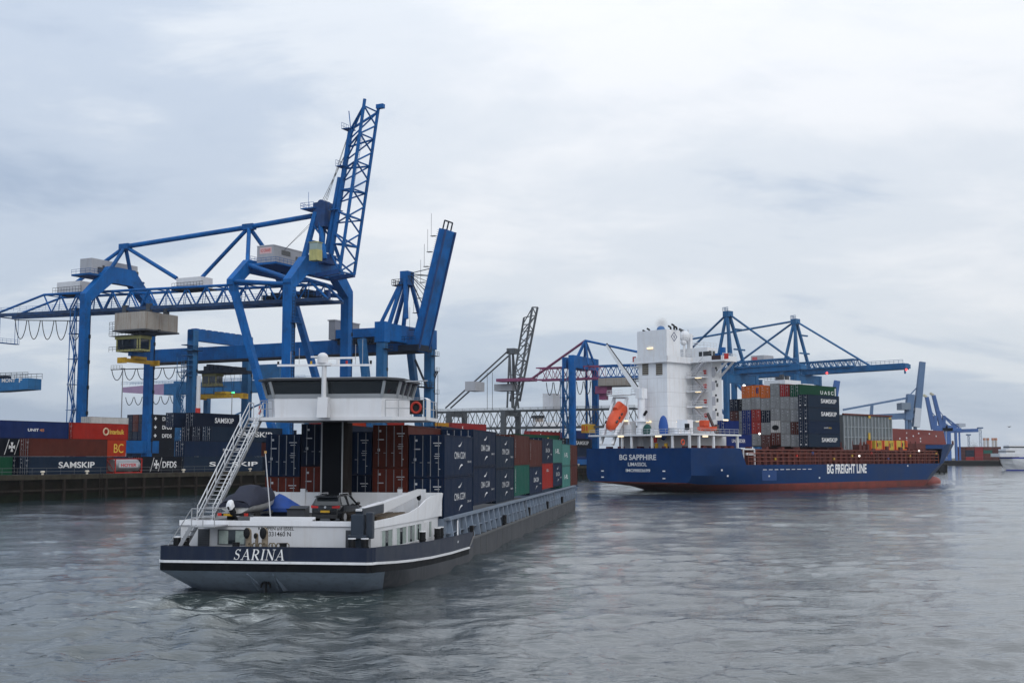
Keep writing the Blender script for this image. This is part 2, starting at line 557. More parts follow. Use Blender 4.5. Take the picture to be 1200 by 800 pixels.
# ------------------------------------------------------------------ quay: the land behind the left bank, its edge, wall, bollards and fence
QZ = 4.25
QF = Frame((-82.6, 193.0, 0), 63)
QDIR = Vector((math.cos(R(63)), math.sin(R(63)), 0))
CONC = paint('quay_concrete', (0.09, 0.087, 0.08), 0.85, 0.25, 0.3, patch=0.4, streak_col=(0.05, 0.045, 0.04))
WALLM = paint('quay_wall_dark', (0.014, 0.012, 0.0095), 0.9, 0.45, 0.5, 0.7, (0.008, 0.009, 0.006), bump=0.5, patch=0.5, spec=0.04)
PILE = paint('timber_pile', (0.030, 0.025, 0.021), 0.9, 0.35, 0.9, 0.6, (0.01, 0.01, 0.008), spec=0.05)
CAPM = paint('quay_cap', (0.045, 0.040, 0.031), 0.85, 0.35, 0.5, 0.7, (0.02, 0.02, 0.013), spec=0.05)
K0 = QF.w((-160, 0, 0))
K1 = QF.w((240, 0, 0))
K2 = Vector((206, 568, 0))


def land(name, poly, z, mat):
    mb = MB()
    n = len(poly)
    mb.add([(p[0], p[1], z) for p in poly], [tuple(range(n))])
    return mb.build(name, mat, kind='structure')


land('quay_ground', [K0, K1, K2, (230, 680), (-40, 2600), (-2600, 2600), (-2600, 60)], QZ, CONC)


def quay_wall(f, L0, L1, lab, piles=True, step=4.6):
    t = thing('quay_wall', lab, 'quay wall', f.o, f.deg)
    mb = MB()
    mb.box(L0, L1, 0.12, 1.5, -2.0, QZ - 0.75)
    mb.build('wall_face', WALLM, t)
    mb = MB()
    mb.box(L0, L1, -0.25, 1.6, QZ - 0.75, QZ + 0.03)
    mb.build('coping', CAPM, t)
    if piles:
        x = L0 + 1.5
        k = 0
        while x < L1 - 1 and k < 95:
            mb = MB()
            mb.box(x - 0.24, x + 0.24, -0.28, 0.11, -1.6, QZ - 0.76)
            mb.build('fender_pile', PILE, t)
            x += step + random.uniform(-0.25, 0.25)
            k += 1
        mb = MB()
        mb.box(L0, L1, -0.12, 0.11, 1.55, 1.85)
        mb.build('waling', PILE, t)
    return t


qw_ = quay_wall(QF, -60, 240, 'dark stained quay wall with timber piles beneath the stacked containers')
for lx in (21.5, 84.0, 150.0):
    mb = MB()
    for q in (-0.28, 0.28): mb.box(lx + q - 0.04, lx + q + 0.04, -0.46, -0.38, -0.6, QZ + 0.3)
    for k in range(14): mb.box(lx - 0.28, lx + 0.28, -0.45, -0.40, -0.3 + k * 0.33, -0.24 + k * 0.33)
    mb.build('ladder', PILE, qw_)
mb = MB()
mb.box(-60, 240, 0.085, 0.118, -0.5, 1.1)
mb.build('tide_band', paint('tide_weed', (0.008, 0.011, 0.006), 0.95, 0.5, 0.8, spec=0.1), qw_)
ang2 = math.degrees(math.atan2(K2.y - K1.y, K2.x - K1.x))
F2 = Frame(K1, ang2)
quay_wall(F2, 0.3, (K2 - K1).length, 'dark low quay wall ending beside the bow of the blue container ship', False)
mb = MB()

bol = MB()
bol.tube((0, 0, 0), (0, 0, 0.42), 0.2, 10).tube((0, 0, 0.42), (0, 0, 0.68), 0.40, 10, 0.3)
bolm = bol.mesh('mooring_bollard', paint('bollard_cream', (0.55, 0.50, 0.42), 0.6, 0.2, 2.0), 40)
for i, (px, lab) in enumerate(((50, 'small cream bollard on the quay edge at far left, below the green container'),
                               (102, 'cream bollard on the quay edge left of the silver tank container'),
                               (215, 'cream bollard on the quay edge beneath the narrow door ends, left of the gangway stairs'),
                               (293, 'cream bollard on the quay edge behind the top of the covered motorboat'),
                               (678, 'cream bollard on the quay edge between the barge bow and the blue ship'))):
    p = QF.hit(px, 551, 1, 0.75)
    w = QF.w((p.x, 0.75, QZ + 0.03))
    link('mooring_bollard', bolm, loc=w, label=lab, cat='bollard', group='bollards along the quay edge')

mb = MB()
mb.rail([(-40, 1.9, QZ), (60, 1.9, QZ)], 1.15, 3.0, 0.028, 4, 1)
o = mb.build('quay_fence', paint('fence_grey', (0.12, 0.125, 0.13), 0.6, 0.1), label='thin grey railing running along the quay in front of the containers', cat='fence')
o.location = QF.o
o.rotation_euler = (0, 0, R(QF.deg))

# far bank on the right
FARF = Frame((330, 1022, 0), -4)
land('far_bank', [FARF.w((-40, 0, 0)), FARF.w((500, 0, 0)), (1600, 2600), (-30, 2600)], 4.3, CONC)
quay_wall(FARF, -40, 500, 'low dark quay wall across the river, left of the white ferry', False)

# ------------------------------------------------------------------ shipping containers
CC = {
    'navy': (0.0072, 0.019, 0.050), 'dark navy': (0.006, 0.012, 0.030), 'slate navy': (0.010, 0.022, 0.044), 'blue': (0.010, 0.024, 0.10), 'royal blue': (0.010, 0.028, 0.16),
    'black': (0.0074, 0.0093, 0.0149), 'brown': (0.0930, 0.0236, 0.0161), 'rust red': (0.1178, 0.0260, 0.0174), 'red': (0.34, 0.022, 0.014),
    'orange': (0.66, 0.15, 0.018), 'orange red': (0.4290, 0.0429, 0.0140), 'teal green': (0.0124, 0.1178, 0.0868), 'pale teal': (0.0663, 0.2184, 0.1950),
    'dark green': (0.0074, 0.0682, 0.0341), 'grey': (0.27, 0.285, 0.29), 'yellow': (0.5148, 0.2496, 0.0234), 'white': (0.5460, 0.5460, 0.5304), 'crimson': (0.2808, 0.0234, 0.0234),
}
CMESH = {}
BARM = paint('locking_bar', (0.22, 0.23, 0.25), 0.5, 0.2, 2.0)
STEN = paint('stencil_white', (0.55, 0.56, 0.58), 0.6, 0.1, 3.0)
CASTM = paint('corner_casting', (0.05, 0.045, 0.04), 0.7, 0.4, 3.0)
ORG = 'shipping containers'


def cmat(c):
    return paint('container_' + c.replace(' ', '_'), CC[c], 0.5, 0.2, 0.7, 0.45, tuple(x * 0.45 + 0.012 for x in CC[c]), corr=1.12, patch=0.22, spec=0.05)
def cmatf(c):
    return paint('container_frame_' + c.replace(' ', '_'), tuple(x * 0.8 for x in CC[c]), 0.6, 0.25, 1.2, 0.55, (0.05, 0.03, 0.02), spec=0.08)
def cmatd(c):
    return paint('container_door_' + c.replace(' ', '_'), tuple(min(1, x * 0.95) for x in CC[c]), 0.6, 0.22, 1.0, 0.5, tuple(x * 0.4 + 0.015 for x in CC[c]), patch=0.2, spec=0.06)


def container(c, L, H, label, loc, deg=0, parent_frame=None, detail=2, group=ORG, doors=True, stencils=True, W=2.44):
    """a shipping container: origin at the middle of the bottom edge of its door end, length along local x"""
    k = (c, round(L, 2), round(H, 2), detail, round(W, 2))
    if k not in CMESH:
        d = {}
        h = W / 2
        mb = MB()
        mb.box(0.04, L - 0.035, -h + 0.03, h - 0.03, 0.12, H - 0.03)
        d['body'] = mb.mesh('shipping_container', cmat(c))
        mb = MB()
        for x in (0, L - 0.14):
            for y in (-h, h - 0.14):
                mb.box(x, x + 0.14, y, y + 0.14, 0.17, H - 0.12)
        for y in (-h + 0.004, h - 0.104):
            mb.box(0.15, L - 0.15, y, y + 0.1, 0.0, 0.16)
            mb.box(0.15, L - 0.15, y, y + 0.1, H - 0.11, H - 0.005)
        for x in (0.004, L - 0.104):
            mb.box(x, x + 0.1, -h + 0.15, h - 0.15, 0.0, 0.16)
            mb.box(x, x + 0.1, -h + 0.15, h - 0.15, H - 0.14, H - 0.005)
        for x in (0, L - 0.18):
            for y in (-h - 0.003, h - 0.177):
                mb.box(x - 0.003, x + 0.183, y, y + 0.18, 0.0, 0.165)
                mb.box(x - 0.003, x + 0.183, y, y + 0.18, H - 0.12, H + 0.002)
        d['frame'] = mb.mesh('frame', cmatf(c))
        for s, nm in ((-1, 'dr'), (1, 'dl')):
            mb = MB()
            y0, y1 = (-h + 0.15, -0.012) if s < 0 else (0.012, h - 0.15)
            mb.box(0.0, 0.036, y0, y1, 0.17, H - 0.15)
            for q in range(4):
                zc = 0.17 + (H - 0.32) * (q + 0.5) / 4
                mb.box(-0.018, 0.001, y0 + 0.08, y1 - 0.08, zc - 0.2, zc + 0.2)
            d[nm] = mb.mesh('door', cmatd(c))
            mb = MB()
            for q in (0.24, 0.76):
                yy = y0 + (y1 - y0) * q
                mb.box(-0.055, -0.02, yy - 0.022, yy + 0.022, 0.1, H - 0.08)
                mb.box(-0.06, -0.02, yy - 0.02, yy + 0.2, H * 0.34, H * 0.34 + 0.05)
            d[nm + 'b'] = mb.mesh('locking_gear', BARM)
        mb = MB()
        for (y, z, w_, h_) in ((-0.72, 0.80, 0.55, 0.06), (-0.72, 0.74, 0.35, 0.05), (-0.72, 0.55, 0.3, 0.04), (-0.70, 0.50, 0.38, 0.04), (-0.70, 0.45, 0.30, 0.04), (0.72, 0.86, 0.16, 0.14), (0.66, 0.66, 0.42, 0.07), (0.8, 0.42, 0.16, 0.18), (-0.86, 0.2, 0.14, 0.05)):
            mb.box(-0.024, -0.019, y - w_ / 2, y + w_ / 2, z * H - h_ / 2, z * H + h_ / 2)
        d['st'] = mb.mesh('stencil_lettering', STEN)
        CMESH[k] = d
    d = CMESH[k]
    o = link('shipping_container', d['body'], label=label, cat='container', group=group)
    if parent_frame is not None:
        o.location = parent_frame.w(loc)
        o.rotation_euler = (0, 0, R(parent_frame.deg + deg))
    else:
        o.location = loc
        o.rotation_euler = (0, 0, R(deg))
    o['box'] = [L, W, H]
    link('frame', d['frame'], o)
    if detail >= 1:
        if doors:
            for nm in ('dr', 'dl'):
                q = link('door', d[nm], o)
                link('locking_gear', d[nm + 'b'], q)
            if stencils and detail >= 2:
                link('stencil_lettering', d['st'], o)
    return o


SWOOSH = None
def side_logo(o, L, H, text, w=0.22, h=0.16, xc=0.5, zc=0.5, swoosh=False, mat=None, bold=0.02):
    W = o['box'][1]
    lettering(o, text, (L * xc, -W / 2 + 0.02, H * zc), '-y', L * w, H * h, mat, bold)
    if swoosh:
        global SWOOSH
        if SWOOSH is None:
            mb = MB()
            pts = []
            for i in range(9):
                t_ = i / 8
                pts.append((t_ - 0.5, t_ * t_ * 0.9 - 0.4))
            lo = [(x, y - 0.02 - 0.36 * math.sin(math.pi * (0.15 + 0.85 * (x + 0.5)) * 0.98)) for x, y in pts]
            n = len(pts)
            mb.add([(x, 0, z) for x, z in pts] + [(x, 0, z) for x, z in lo], [(i, i + 1, n + i + 1, n + i) for i in range(n - 1)])
            SWOOSH = mb.mesh('swoosh_mark', LETTER)
        link('swoosh_mark', SWOOSH, o, loc=(L * xc + 0.1, -W / 2 + 0.018, H * 0.81), scale=(L * 0.13, 1, H * 0.12))
        link('swoosh_mark', SWOOSH, o, loc=(L * xc + 0.3, -W / 2 + 0.018, H * 0.22), scale=(-L * 0.13, 1, -H * 0.12))
# ------------------------------------------------------------------ the inland barge
BF = Frame((-13.2, 64.4, 0), 81.75)
bg = thing('barge', 'long low inland container barge seen from its navy stern with white name lettering', 'barge', BF.o, BF.deg)
HULLN = paint('barge_navy', (0.014, 0.022, 0.046), 0.4, 0.2, 0.5, 0.35, (0.045, 0.05, 0.055), bump=0.25, spec=0.2)
HULLB = paint('barge_black', (0.008, 0.009, 0.011), 0.5, 0.25, 0.6, 0.35, (0.03, 0.028, 0.026), spec=0.06)
HULLG = paint('barge_grey_plate', (0.36, 0.44, 0.55), 0.5, 0.15, 0.5, 0.4, (0.05, 0.055, 0.06))
HULLS = paint('barge_side_dark', (0.050, 0.055, 0.064), 0.6, 0.3, 0.7, 0.6, (0.10, 0.10, 0.105), patch=0.3)
COAM = paint('coaming_grey_blue', (0.17, 0.215, 0.28), 0.55, 0.15, 0.6, 0.55, (0.10, 0.09, 0.08))
DECKM = paint('deck_dark', (0.055, 0.06, 0.065), 0.8, 0.25, 0.8, patch=0.3)
xs = [0, 0.12, 0.4, 2, 4, 7, 11, 16, 22, 23.4, 23.6, 60, 104, 109, 112, 114]
hb = [5.62, 5.88, 6.0, 6.1, 6.25, 6.45, 6.7, 6.95, 7.1, 7.1, 7.1, 7.1, 7.1, 6.4, 4.3, 0.5]
zt = [2.52, 2.52, 2.52, 2.46, 2.38, 2.25, 2.14, 2.05, 1.96, 1.94, 1.55, 1.55, 1.55, 1.7, 1.95, 2.1]
zs = [1.66, 1.66, 1.66, 1.55, 1.42, 1.26, 1.10, 0.98, 0.90, 0.88, 0.88, 0.86, 0.86, 0.9, 1.0, 1.1]
zk = [1.22, 1.22, 1.22, 1.12, 1.0, 0.85, 0.72, 0.6, 0.5, 0.5, 0.5, 0.4, 0.4, 0.4, 0.4, 0.4]
wx = [3.4, 3.45, 3.7, 4.8, 6.2, 8.2, 11.5, 16.2, 22, 23.4, 23.6, 60, 104, 109, 112, 113.6]
wy = [3.3, 3.5, 4.1, 5.2, 5.95, 6.35, 6.66, 6.93, 7.08, 7.09, 7.09, 7.09, 7.05, 6.2, 4.0, 0.4]
N = len(xs)


def side_rows(sg, i0, i1, ra, rb):
    return [[(a[0], sg * a[1], a[2]) for a in ra[i0:i1]], [(a[0], sg * a[1], a[2]) for a in rb[i0:i1]]]


top = list(zip(xs, hb, zt))
stp = list(zip(xs, hb, zs))
knk = list(zip(xs, hb, zk))
wat = list(zip(wx, wy, [-0.6] * N))
up_, mid_, low_, grey_ = MB(), MB(), MB(), MB()
for sg in (1, -1):
    up_.loft(side_rows(sg, 0, 11, top, stp))
    mid_.loft(side_rows(sg, 0, 9, stp, knk))
    low_.loft(side_rows(sg, 10, N, top, stp))
    low_.loft(side_rows(sg, 8, N, stp, knk))
    low_.loft(side_rows(sg, 8, N, knk, wat))
    grey_.loft(side_rows(sg, 0, 4, knk, wat))
    low_.loft(side_rows(sg, 3, 9, knk, wat))
up_.add([(0, 5.62, 2.52), (0, -5.62, 2.52), (0, -5.62, 1.66), (0, 5.62, 1.66)], [(0, 1, 2, 3)])
mid_.add([(0, 5.62, 1.66), (0, -5.62, 1.66), (0, -5.62, 1.22), (0, 5.62, 1.22)], [(0, 1, 2, 3)])
grey_.add([(0.002, 5.62, 1.22), (0.002, -5.62, 1.22), (3.4, -3.3, -0.6), (3.4, 3.3, -0.6)], [(0, 1, 2, 3)])
hull = low_.build('hull', HULLS, bg, smooth=40)
up_.build('stern_band', HULLN, bg)
mid_.build('rubbing_band', HULLB, bg, smooth=40)
grey_.build('stern_plate', HULLG, bg, smooth=75)
# inner face of the aft bulwark and decks
mb = MB()
k_ = 10
ins = [(x + (0.14 if i == 0 else 0), h - 0.16, z) for i, (x, h, z) in enumerate(top[:k_])]
flo = [(x, h, 1.5) for x, h, z in ins]
for sg in (1, -1):
    mb.loft([[(a, sg * h, z) for a, h, z in ins], [(a, sg * h, z) for a, h, z in flo]])
    mb.loft([[(a, sg * h, z + 0.012) for a, h, z in top[:k_]], [(a, sg * h, z + 0.012) for a, h, z in ins]])
mb.add([(0.14, 5.46, 2.52), (0.14, -5.46, 2.52), (0.14, -5.46, 1.5), (0.14, 5.46, 1.5)], [(0, 1, 2, 3)])
mb.add([(0.0, 5.62, 2.532), (0.0, -5.62, 2.532), (0.14, -5.46, 2.532), (0.14, 5.46, 2.532)], [(0, 1, 2, 3)])
mb.build('bulwark', HULLN, bg)
mb = MB()
ol = [(x, h - 0.02, 1.5) for x, h in zip(xs, hb)]
n_ = len(ol)
mb.add([(x, h, z) for x, h, z in ol] + [(x, -h, z) for x, h, z in ol], [(i, i + 1, n_ + i + 1, n_ + i) for i in range(n_ - 1)])
mb.build('deck', DECKM, bg)
# white rubbing stripe, in lengths along the side
mb = MB()
pts = [(-0.03, 0, 1.70), (-0.03, 5.60, 1.70)]
mb.beam((-0.03, -5.6, 1.71), (-0.03, 5.6, 1.71), 0.06, 0.13)
for sg in (1, -1):
    prev = (-0.03, sg * 5.6, 1.71)
    for x, h, z in stp[1:9]:
        p = (x, sg * (h + 0.03), z + 0.05)
        mb.beam(prev, p, 0.06, 0.13)
        prev = p
mb.build('white_stripe', paint('stripe_white', (0.74, 0.75, 0.77), 0.4, 0.08, 1.0, 0.3, (0.3, 0.3, 0.3)), bg)
mb = MB()
for sg in (1, -1):
    mb.tube((22.0, sg * 7.14, 1.0), (23.5, sg * 7.14, 1.62), 0.07, 8)
    prev = None
    for x in np.arange(24, 104, 2.7):
        mb.box(x, x + 0.06, sg * 7.1 - 0.015, sg * 7.1 + 0.015, 0.1, 1.5)
    mb.beam((23.6, sg * 7.12, 1.5), (104, sg * 7.12, 1.5), 0.08, 0.16)
mb.build('fender_strip', paint('fender_grey', (0.10, 0.105, 0.11), 0.6, 0.2, 1.0, 0.4), bg)

# serif italic name on the stern: strokes with a thick and a thin weight
def glyph_strokes(ch):
    T, t_ = 0.15, 0.055
    ser = lambda x, y, w=0.3: [('l', x - w / 2, y, x + w / 2, y, t_, t_)]
    if ch == 'I': return [('l', 0.2, 0, 0.2, 1, T, T)] + ser(0.2, 0.02) + ser(0.2, 0.98), 0.4
    if ch == 'N': return [('l', 0.14, 0, 0.14, 1, t_, t_), ('l', 0.12, 0.98, 0.78, 0.02, T, T), ('l', 0.78, 0, 0.78, 1, t_, t_)] + ser(0.14, 0.02) + ser(0.1, 0.98, 0.22) + ser(0.78, 0.98), 0.92
    if ch == 'A': return [('l', 0.1, 0, 0.46, 1, t_, t_), ('l', 0.44, 1, 0.78, 0, T, T), ('l', 0.2, 0.33, 0.66, 0.33, t_, t_)] + ser(0.1, 0.02, 0.26) + ser(0.78, 0.02, 0.3), 0.9
    if ch == 'R':
        c = [('l', 0.18, 0, 0.18, 1, T, T)] + ser(0.18, 0.02) + [('l', 0.05, 0.97, 0.45, 0.97, t_, t_)]
        pr = None
        for i in range(9):
            a = math.pi / 2 - math.pi * i / 8
            q = (0.4 + 0.25 * math.cos(a), 0.735 + 0.235 * math.sin(a), t_ + (T - t_) * max(0, math.cos(a)))
            if pr: c.append(('l', pr[0], pr[1], q[0], q[1], pr[2], q[2]))
            pr = q
        return c + [('l', 0.18, 0.5, 0.42, 0.5, t_, t_), ('l', 0.36, 0.5, 0.72, 0.02, T, T)] + ser(0.76, 0.02, 0.2), 0.84
    pr, c = None, []
    for i in range(19):
        u = i / 18
        a = math.pi * 0.15 + u * 2 * math.pi * 0.62 if u < 0.5 else None
        if u < 0.5:
            a = math.radians(25) + (u / 0.5) * math.radians(235)
            q = (0.32 + 0.21 * math.cos(a), 0.74 + 0.23 * math.sin(a))
        else:
            a = math.radians(80) - ((u - 0.5) / 0.5) * math.radians(235)
            q = (0.30 + 0.23 * math.cos(a), 0.27 + 0.25 * math.sin(a))
        wdt = t_ + (T - t_) * math.exp(-((u - 0.5) / 0.16) ** 2)
        if pr: c.append(('l', pr[0], pr[1], q[0], q[1], pr[2], wdt))
        pr = (*q, wdt)
    return c + [('l', 0.52, 0.80, 0.55, 0.99, t_, t_), ('l', 0.08, 0.03, 0.08, 0.22, t_, t_)], 0.66


def serif_text(s, slant=0.2):
    mb, x, k = MB(), 0.0, 0
    for ch in s:
        st, adv = glyph_strokes(ch)
        for (_, x0, y0, x1, y1, w0, w1) in st:
            d = Vector((x1 - x0, y1 - y0))
            n = Vector((-d.y, d.x)).normalized()
            e = d.normalized() * 0.012
            vs = []
            for (px, py, w, s2) in ((x0 - e.x, y0 - e.y, w0, 1), (x1 + e.x, y1 + e.y, w1, 1)):
                for sg in (-1, 1):
                    a, c_ = px + n.x * w * sg / 2, py + n.y * w * sg / 2
                    vs.append((x + a + slant * c_, c_, 0.0009 * (k % 12)))
            mb.add(vs, [(0, 1, 3, 2)])
            k += 1
        x += adv + 0.12
    return mb, x - 0.12 + slant


sm, sw = serif_text('SARINA')
so = sm.build('name_lettering', LETTER, bg)
so.rotation_euler = (R(90), 0, R(-90))
so.location = (-0.012, 1.70, 1.84)
so.scale = (2.9 / sw, 0.56, 1)

# anchor and its guide plates on the stern
mb = MB()
for y, d in ((1.02, -0.34), (-0.42, 0.34)):
    mb.add([(0.25, y, 1.10), (2.25, y - 0.2, 0.0), (2.25, y + 0.2, 0.0), (2.0, y, 0.0)], [(0, 1, 3), (0, 3, 2), (1, 2, 3), (0, 2, 1)])
    mb.beam((0.30, y, 1.10), (2.1, y + d, 0.06), 0.08, 0.14)
mb.build('anchor_guide', HULLG, bg)
mb = MB()
mb.path([(1.2, 0.3 + 0.26 * math.cos(a), 0.25 + 0.34 * math.sin(a)) for a in np.linspace(0, math.pi, 9)], 0.06, 6)
mb.beam((1.2, 0.3, 0.0), (1.2, 0.3, 0.55), 0.12, 0.12)
mb.build('anchor', BLACK, bg)

# aft deckhouse
ZR = 3.55
cab = MB()
cy = [(2.4, 5.3), (9, 5.75), (16.6, 6.05)]
out = [(2.4, -5.2), (9, -5.65), (16.4, -6.0), (16.4, 6.0), (9, 5.75), (2.4, 5.75)]
n_ = len(out)
cab.add([(x, y, 1.5) for x, y in out] + [(x, y, ZR) for x, y in out], [tuple(range(n_, 2 * n_))] + [(i, (i + 1) % n_, n_ + (i + 1) % n_, n_ + i) for i in range(n_)])
cabin = cab.build('deckhouse', WHITE, bg)
mb = MB()
# bulwark round the cabin deck, sweeping up towards the front
prof = [(2.36, 3.76), (6, 3.82), (9.5, 3.95), (11.5, 4.2), (13, 4.62), (14, 4.78), (16.6, 4.9)]
for sg in (1, -1):
    o1, o2 = [], []
    for x, z in prof:
        y = np.interp(x, [2.36, 9, 16.6], [5.24 if sg < 0 else 5.79, 5.69, 6.08])
        fl = 0.22 * max(0, (x - 11) / 5.5)
        o1.append([(x, sg * y, 3.38), (x, sg * (y + fl), z)])
        o2.append([(x, sg * (y - 0.08), 3.56), (x, sg * (y + fl - 0.08), z)])
    for r_ in (o1, o2): mb.loft(r_)
    mb.loft([[a[1] for a in o1], [a[1] for a in o2]])
    mb.loft([[a[0] for a in o1], [a[0] for a in o2]])
mb.box(2.3, 2.39, -4.2, 5.8, 3.5, 3.78)
mb.box(16.52, 16.66, -6.22, 6.22, 3.4, 4.93)
for y in (-5.0, -3.4, 3.3, 1.7):
    mb.box(16.42, 16.52, y - 0.16, y + 0.16, 3.6, 5.16)
mb.build('deck_bulwark', WHITE, bg)
mb = MB()
mb.box(2.4, 16.5, -5.1, 5.6, ZR + 0.004, ZR + 0.02)
mb.build('cabin_deck', DECKM, bg)
FRM = paint('window_frame_white', (0.66, 0.67, 0.69), 0.4, 0.05)
CURT = paint('curtain', (0.30, 0.36, 0.34), 0.8, 0.2, 6.0)


def window(parent, c, w, h, face, frame=FRM, curtains=True, t_=0.05, pane=None):
    """a framed window: frame proud of the wall, pane and curtains set in it; c is its middle on the wall plane"""
    fr, pn, cu = MB(), MB(), MB()
    ax = 1 if face[1] == 'x' else 0
    sgn = -1 if face[0] == '-' else 1
    def bx(m, u0, u1, z0, z1, d0, d1):
        a, e = sorted((c[1 - ax] + sgn * d0, c[1 - ax] + sgn * d1))
        if ax == 1: m.box(a, e, c[1] + u0, c[1] + u1, c[2] + z0, c[2] + z1)
        else: m.box(c[0] + u0, c[0] + u1, a, e, c[2] + z0, c[2] + z1)
    f = 0.06
    bx(fr, -w / 2 - f, w / 2 + f, h / 2, h / 2 + f, 0.002, t_)
    bx(fr, -w / 2 - f, w / 2 + f, -h / 2 - f, -h / 2, 0.002, t_)
    bx(fr, -w / 2 - f, -w / 2, -h / 2, h / 2, 0.002, t_)
    bx(fr, w / 2, w / 2 + f, -h / 2, h / 2, 0.002, t_)
    bx(pn, -w / 2, w / 2, -h / 2, h / 2, 0.002, 0.012)
    wo = fr.build('window', frame, parent)
    pn.build('pane', pane or WINDOW, wo)
    if curtains:
        for u in (-1, 1):
            bx(cu, *(sorted((u * w / 2, u * w * 0.14))), -h / 2, h / 2, 0.013, 0.017)
            cu.build('curtain', CURT, wo)
            cu = MB()
    return wo


window(bg, (2.4, 2.75, 2.86), 1.5, 0.74, '-x', paint('dark_frame', (0.10, 0.11, 0.12), 0.4))
louv = []
for (y0, y1) in ((4.05, 4.72), (-4.72, -3.78)):
    mb = MB()
    mb.box(2.36, 2.395, y0, y1, 2.2, 3.30)
    for q in range(9):
        z = 2.24 + q * 0.12
        mb.beam((2.345, y0 + 0.03, z), (2.345, y1 - 0.03, z), 0.03, 0.05)
    mb.build('louvre', DGREY, bg)
for (pa, pb, yy0) in ((447.5, 457.5, -5.36), (465, 474, -5.55), (478, 485, -5.7), (488, 493, -5.8), (501, 505, -5.92)):
    xa_, xb_ = BF.hit(pa, 625, 1, yy0).x, BF.hit(pb, 625, 1, yy0).x
    x, w = (xa_ + xb_) / 2, xb_ - xa_
    fr = MB()
    yy = -np.interp(x, [2.4, 9, 16.4], [5.2, 5.65, 6.0])
    sl = (5.65 - 5.2) / 6.6 if x < 9 else 0.35 / 7.4
    wo = window(bg, (0, 0, 0), w, 0.98, '-y')
    for ch in [wo]:
        ch.location = (x, yy, 2.66)
        ch.rotation_euler = (0, 0, -math.atan(sl))
mb = MB()
mb.box(13.0, 13.75, -6.0, -5.8, 1.5, 3.2)
mb.build('side_door', WHITE2, bg, rot=None)
lettering(bg, 'KRIMPEN a/d IJSSEL', (2.392, 0.2, 3.33), '-x', 2.05, 0.25, BLACK, 0.01)
lettering(bg, '02331460 N', (2.392, 0.15, 3.06), '-x', 1.6, 0.25, BLACK, 0.01)
# gooseneck vents with black mouths
for y, h, r_ in ((1.35, 3.34, 0.17), (0.88, 3.12, 0.09), (0.42, 3.36, 0.18)):
    mb = MB()
    mb.tube((1.25, y, 1.5), (1.25, y, h - r_ * 1.3), r_, 10)
    mb.path([(1.25 - 0.0 - r_ * 1.1 * (1 - math.cos(a)), y, h - r_ * 1.3 + r_ * 1.1 * math.sin(a)) for a in np.linspace(0, 1.9, 6)], r_ * 1.02, 10)
    v = mb.build('vent_pipe', paint('vent_tan', (0.27, 0.22, 0.16), 0.6, 0.2, 2.0, 0.5), bg, smooth=50)
    mb = MB()
    mb.ball((1.09 - r_ * 0.9, y, h - r_ * 0.95), 0.06, r_ * 1.08, r_ * 1.75, 12, 8)
    mb.build('vent_mouth', BLACK, v)
# bollards
for (x, y, dx, dy) in ((0.9, 5.05, 0.0, 0.24), (0.9, -4.55, 0, 0.0), (0.95, -5.25, 0, 0), (14.4, -6.5, 0.5, 0), (10.2, -6.35, 0.0, 0), (1.1, 2.0, 0, 0), (1.0, -0.7, 0, 0)):
    low = x < 2 and abs(y) < 3
    for s in ((-1, 1) if (dx or dy) else (0,)):
        mb = MB()
        c = (x + s * dx, y + s * dy)
        h = 2.62 if low else (2.92 if x < 5 else 2.75)
        mb.tube((c[0], c[1], 1.5), (c[0], c[1], h), 0.2, 12).tube((c[0], c[1], h - 0.5), (c[0], c[1], h - 0.42), 0.24, 12)
        bo = mb.build('bollard', BLACK, bg, smooth=40)
        mb = MB()
        mb.tube((c[0], c[1], h), (c[0], c[1], h + 0.05), 0.22, 12)
        mb.build('bollard_cap', WHITE2 if not low else BLACK, bo)
# clutter along the stern: cable coils, pipes
mb = MB()
for i in range(9):
    y = 1.1 - i * 0.26 + random.uniform(-.08, .08)
    mb.path([(1.0 + 0.14 * math.cos(a), y + 0.16 * math.cos(a), 2.52 + 0.14 * math.sin(a)) for a in np.linspace(0, 6.28, 8)], 0.035, 5)
mb.build('mooring_rope', paint('rope', (0.2, 0.17, 0.12), 0.9, 0.3, 4.0), bg)
# short stair from the aft deck to the cabin deck, landing and rails
mb = MB()
for q in range(8):
    f = q / 7
    mb.box(0.45 + 0.0, 1.25, 5.3 - f * 0.9 - 0.12, 5.3 - f * 0.9 + 0.12, 1.7 + f * 1.8, 1.74 + f * 1.8)
for x in (0.45, 1.25):
    mb.beam((x, 5.5, 1.5), (x, 4.3, 3.55), 0.05, 0.2)
mb.box(0.4, 2.3, 2.95, 4.3, 3.5, 3.56)
st_ = mb.build('aft_stair', STEEL, bg)
mb = MB()
for x in (0.45,):
    mb.path([(x, 5.6, 2.5), (x, 4.3, 4.5), (x, 3.0, 4.5), (2.2, 3.0, 4.5)], 0.03, 5)
    mb.path([(x, 5.6, 2.5), (x, 5.6, 1.6)], 0.03, 5)
    mb.path([(x, 4.3, 4.03), (x, 3.0, 4.03)], 0.025, 5)
    for y in (4.3, 3.65, 3.0): mb.tube((x, y, 3.5), (x, y, 4.5), 0.03, 5)
mb.build('stair_handrail', STEEL, st_)

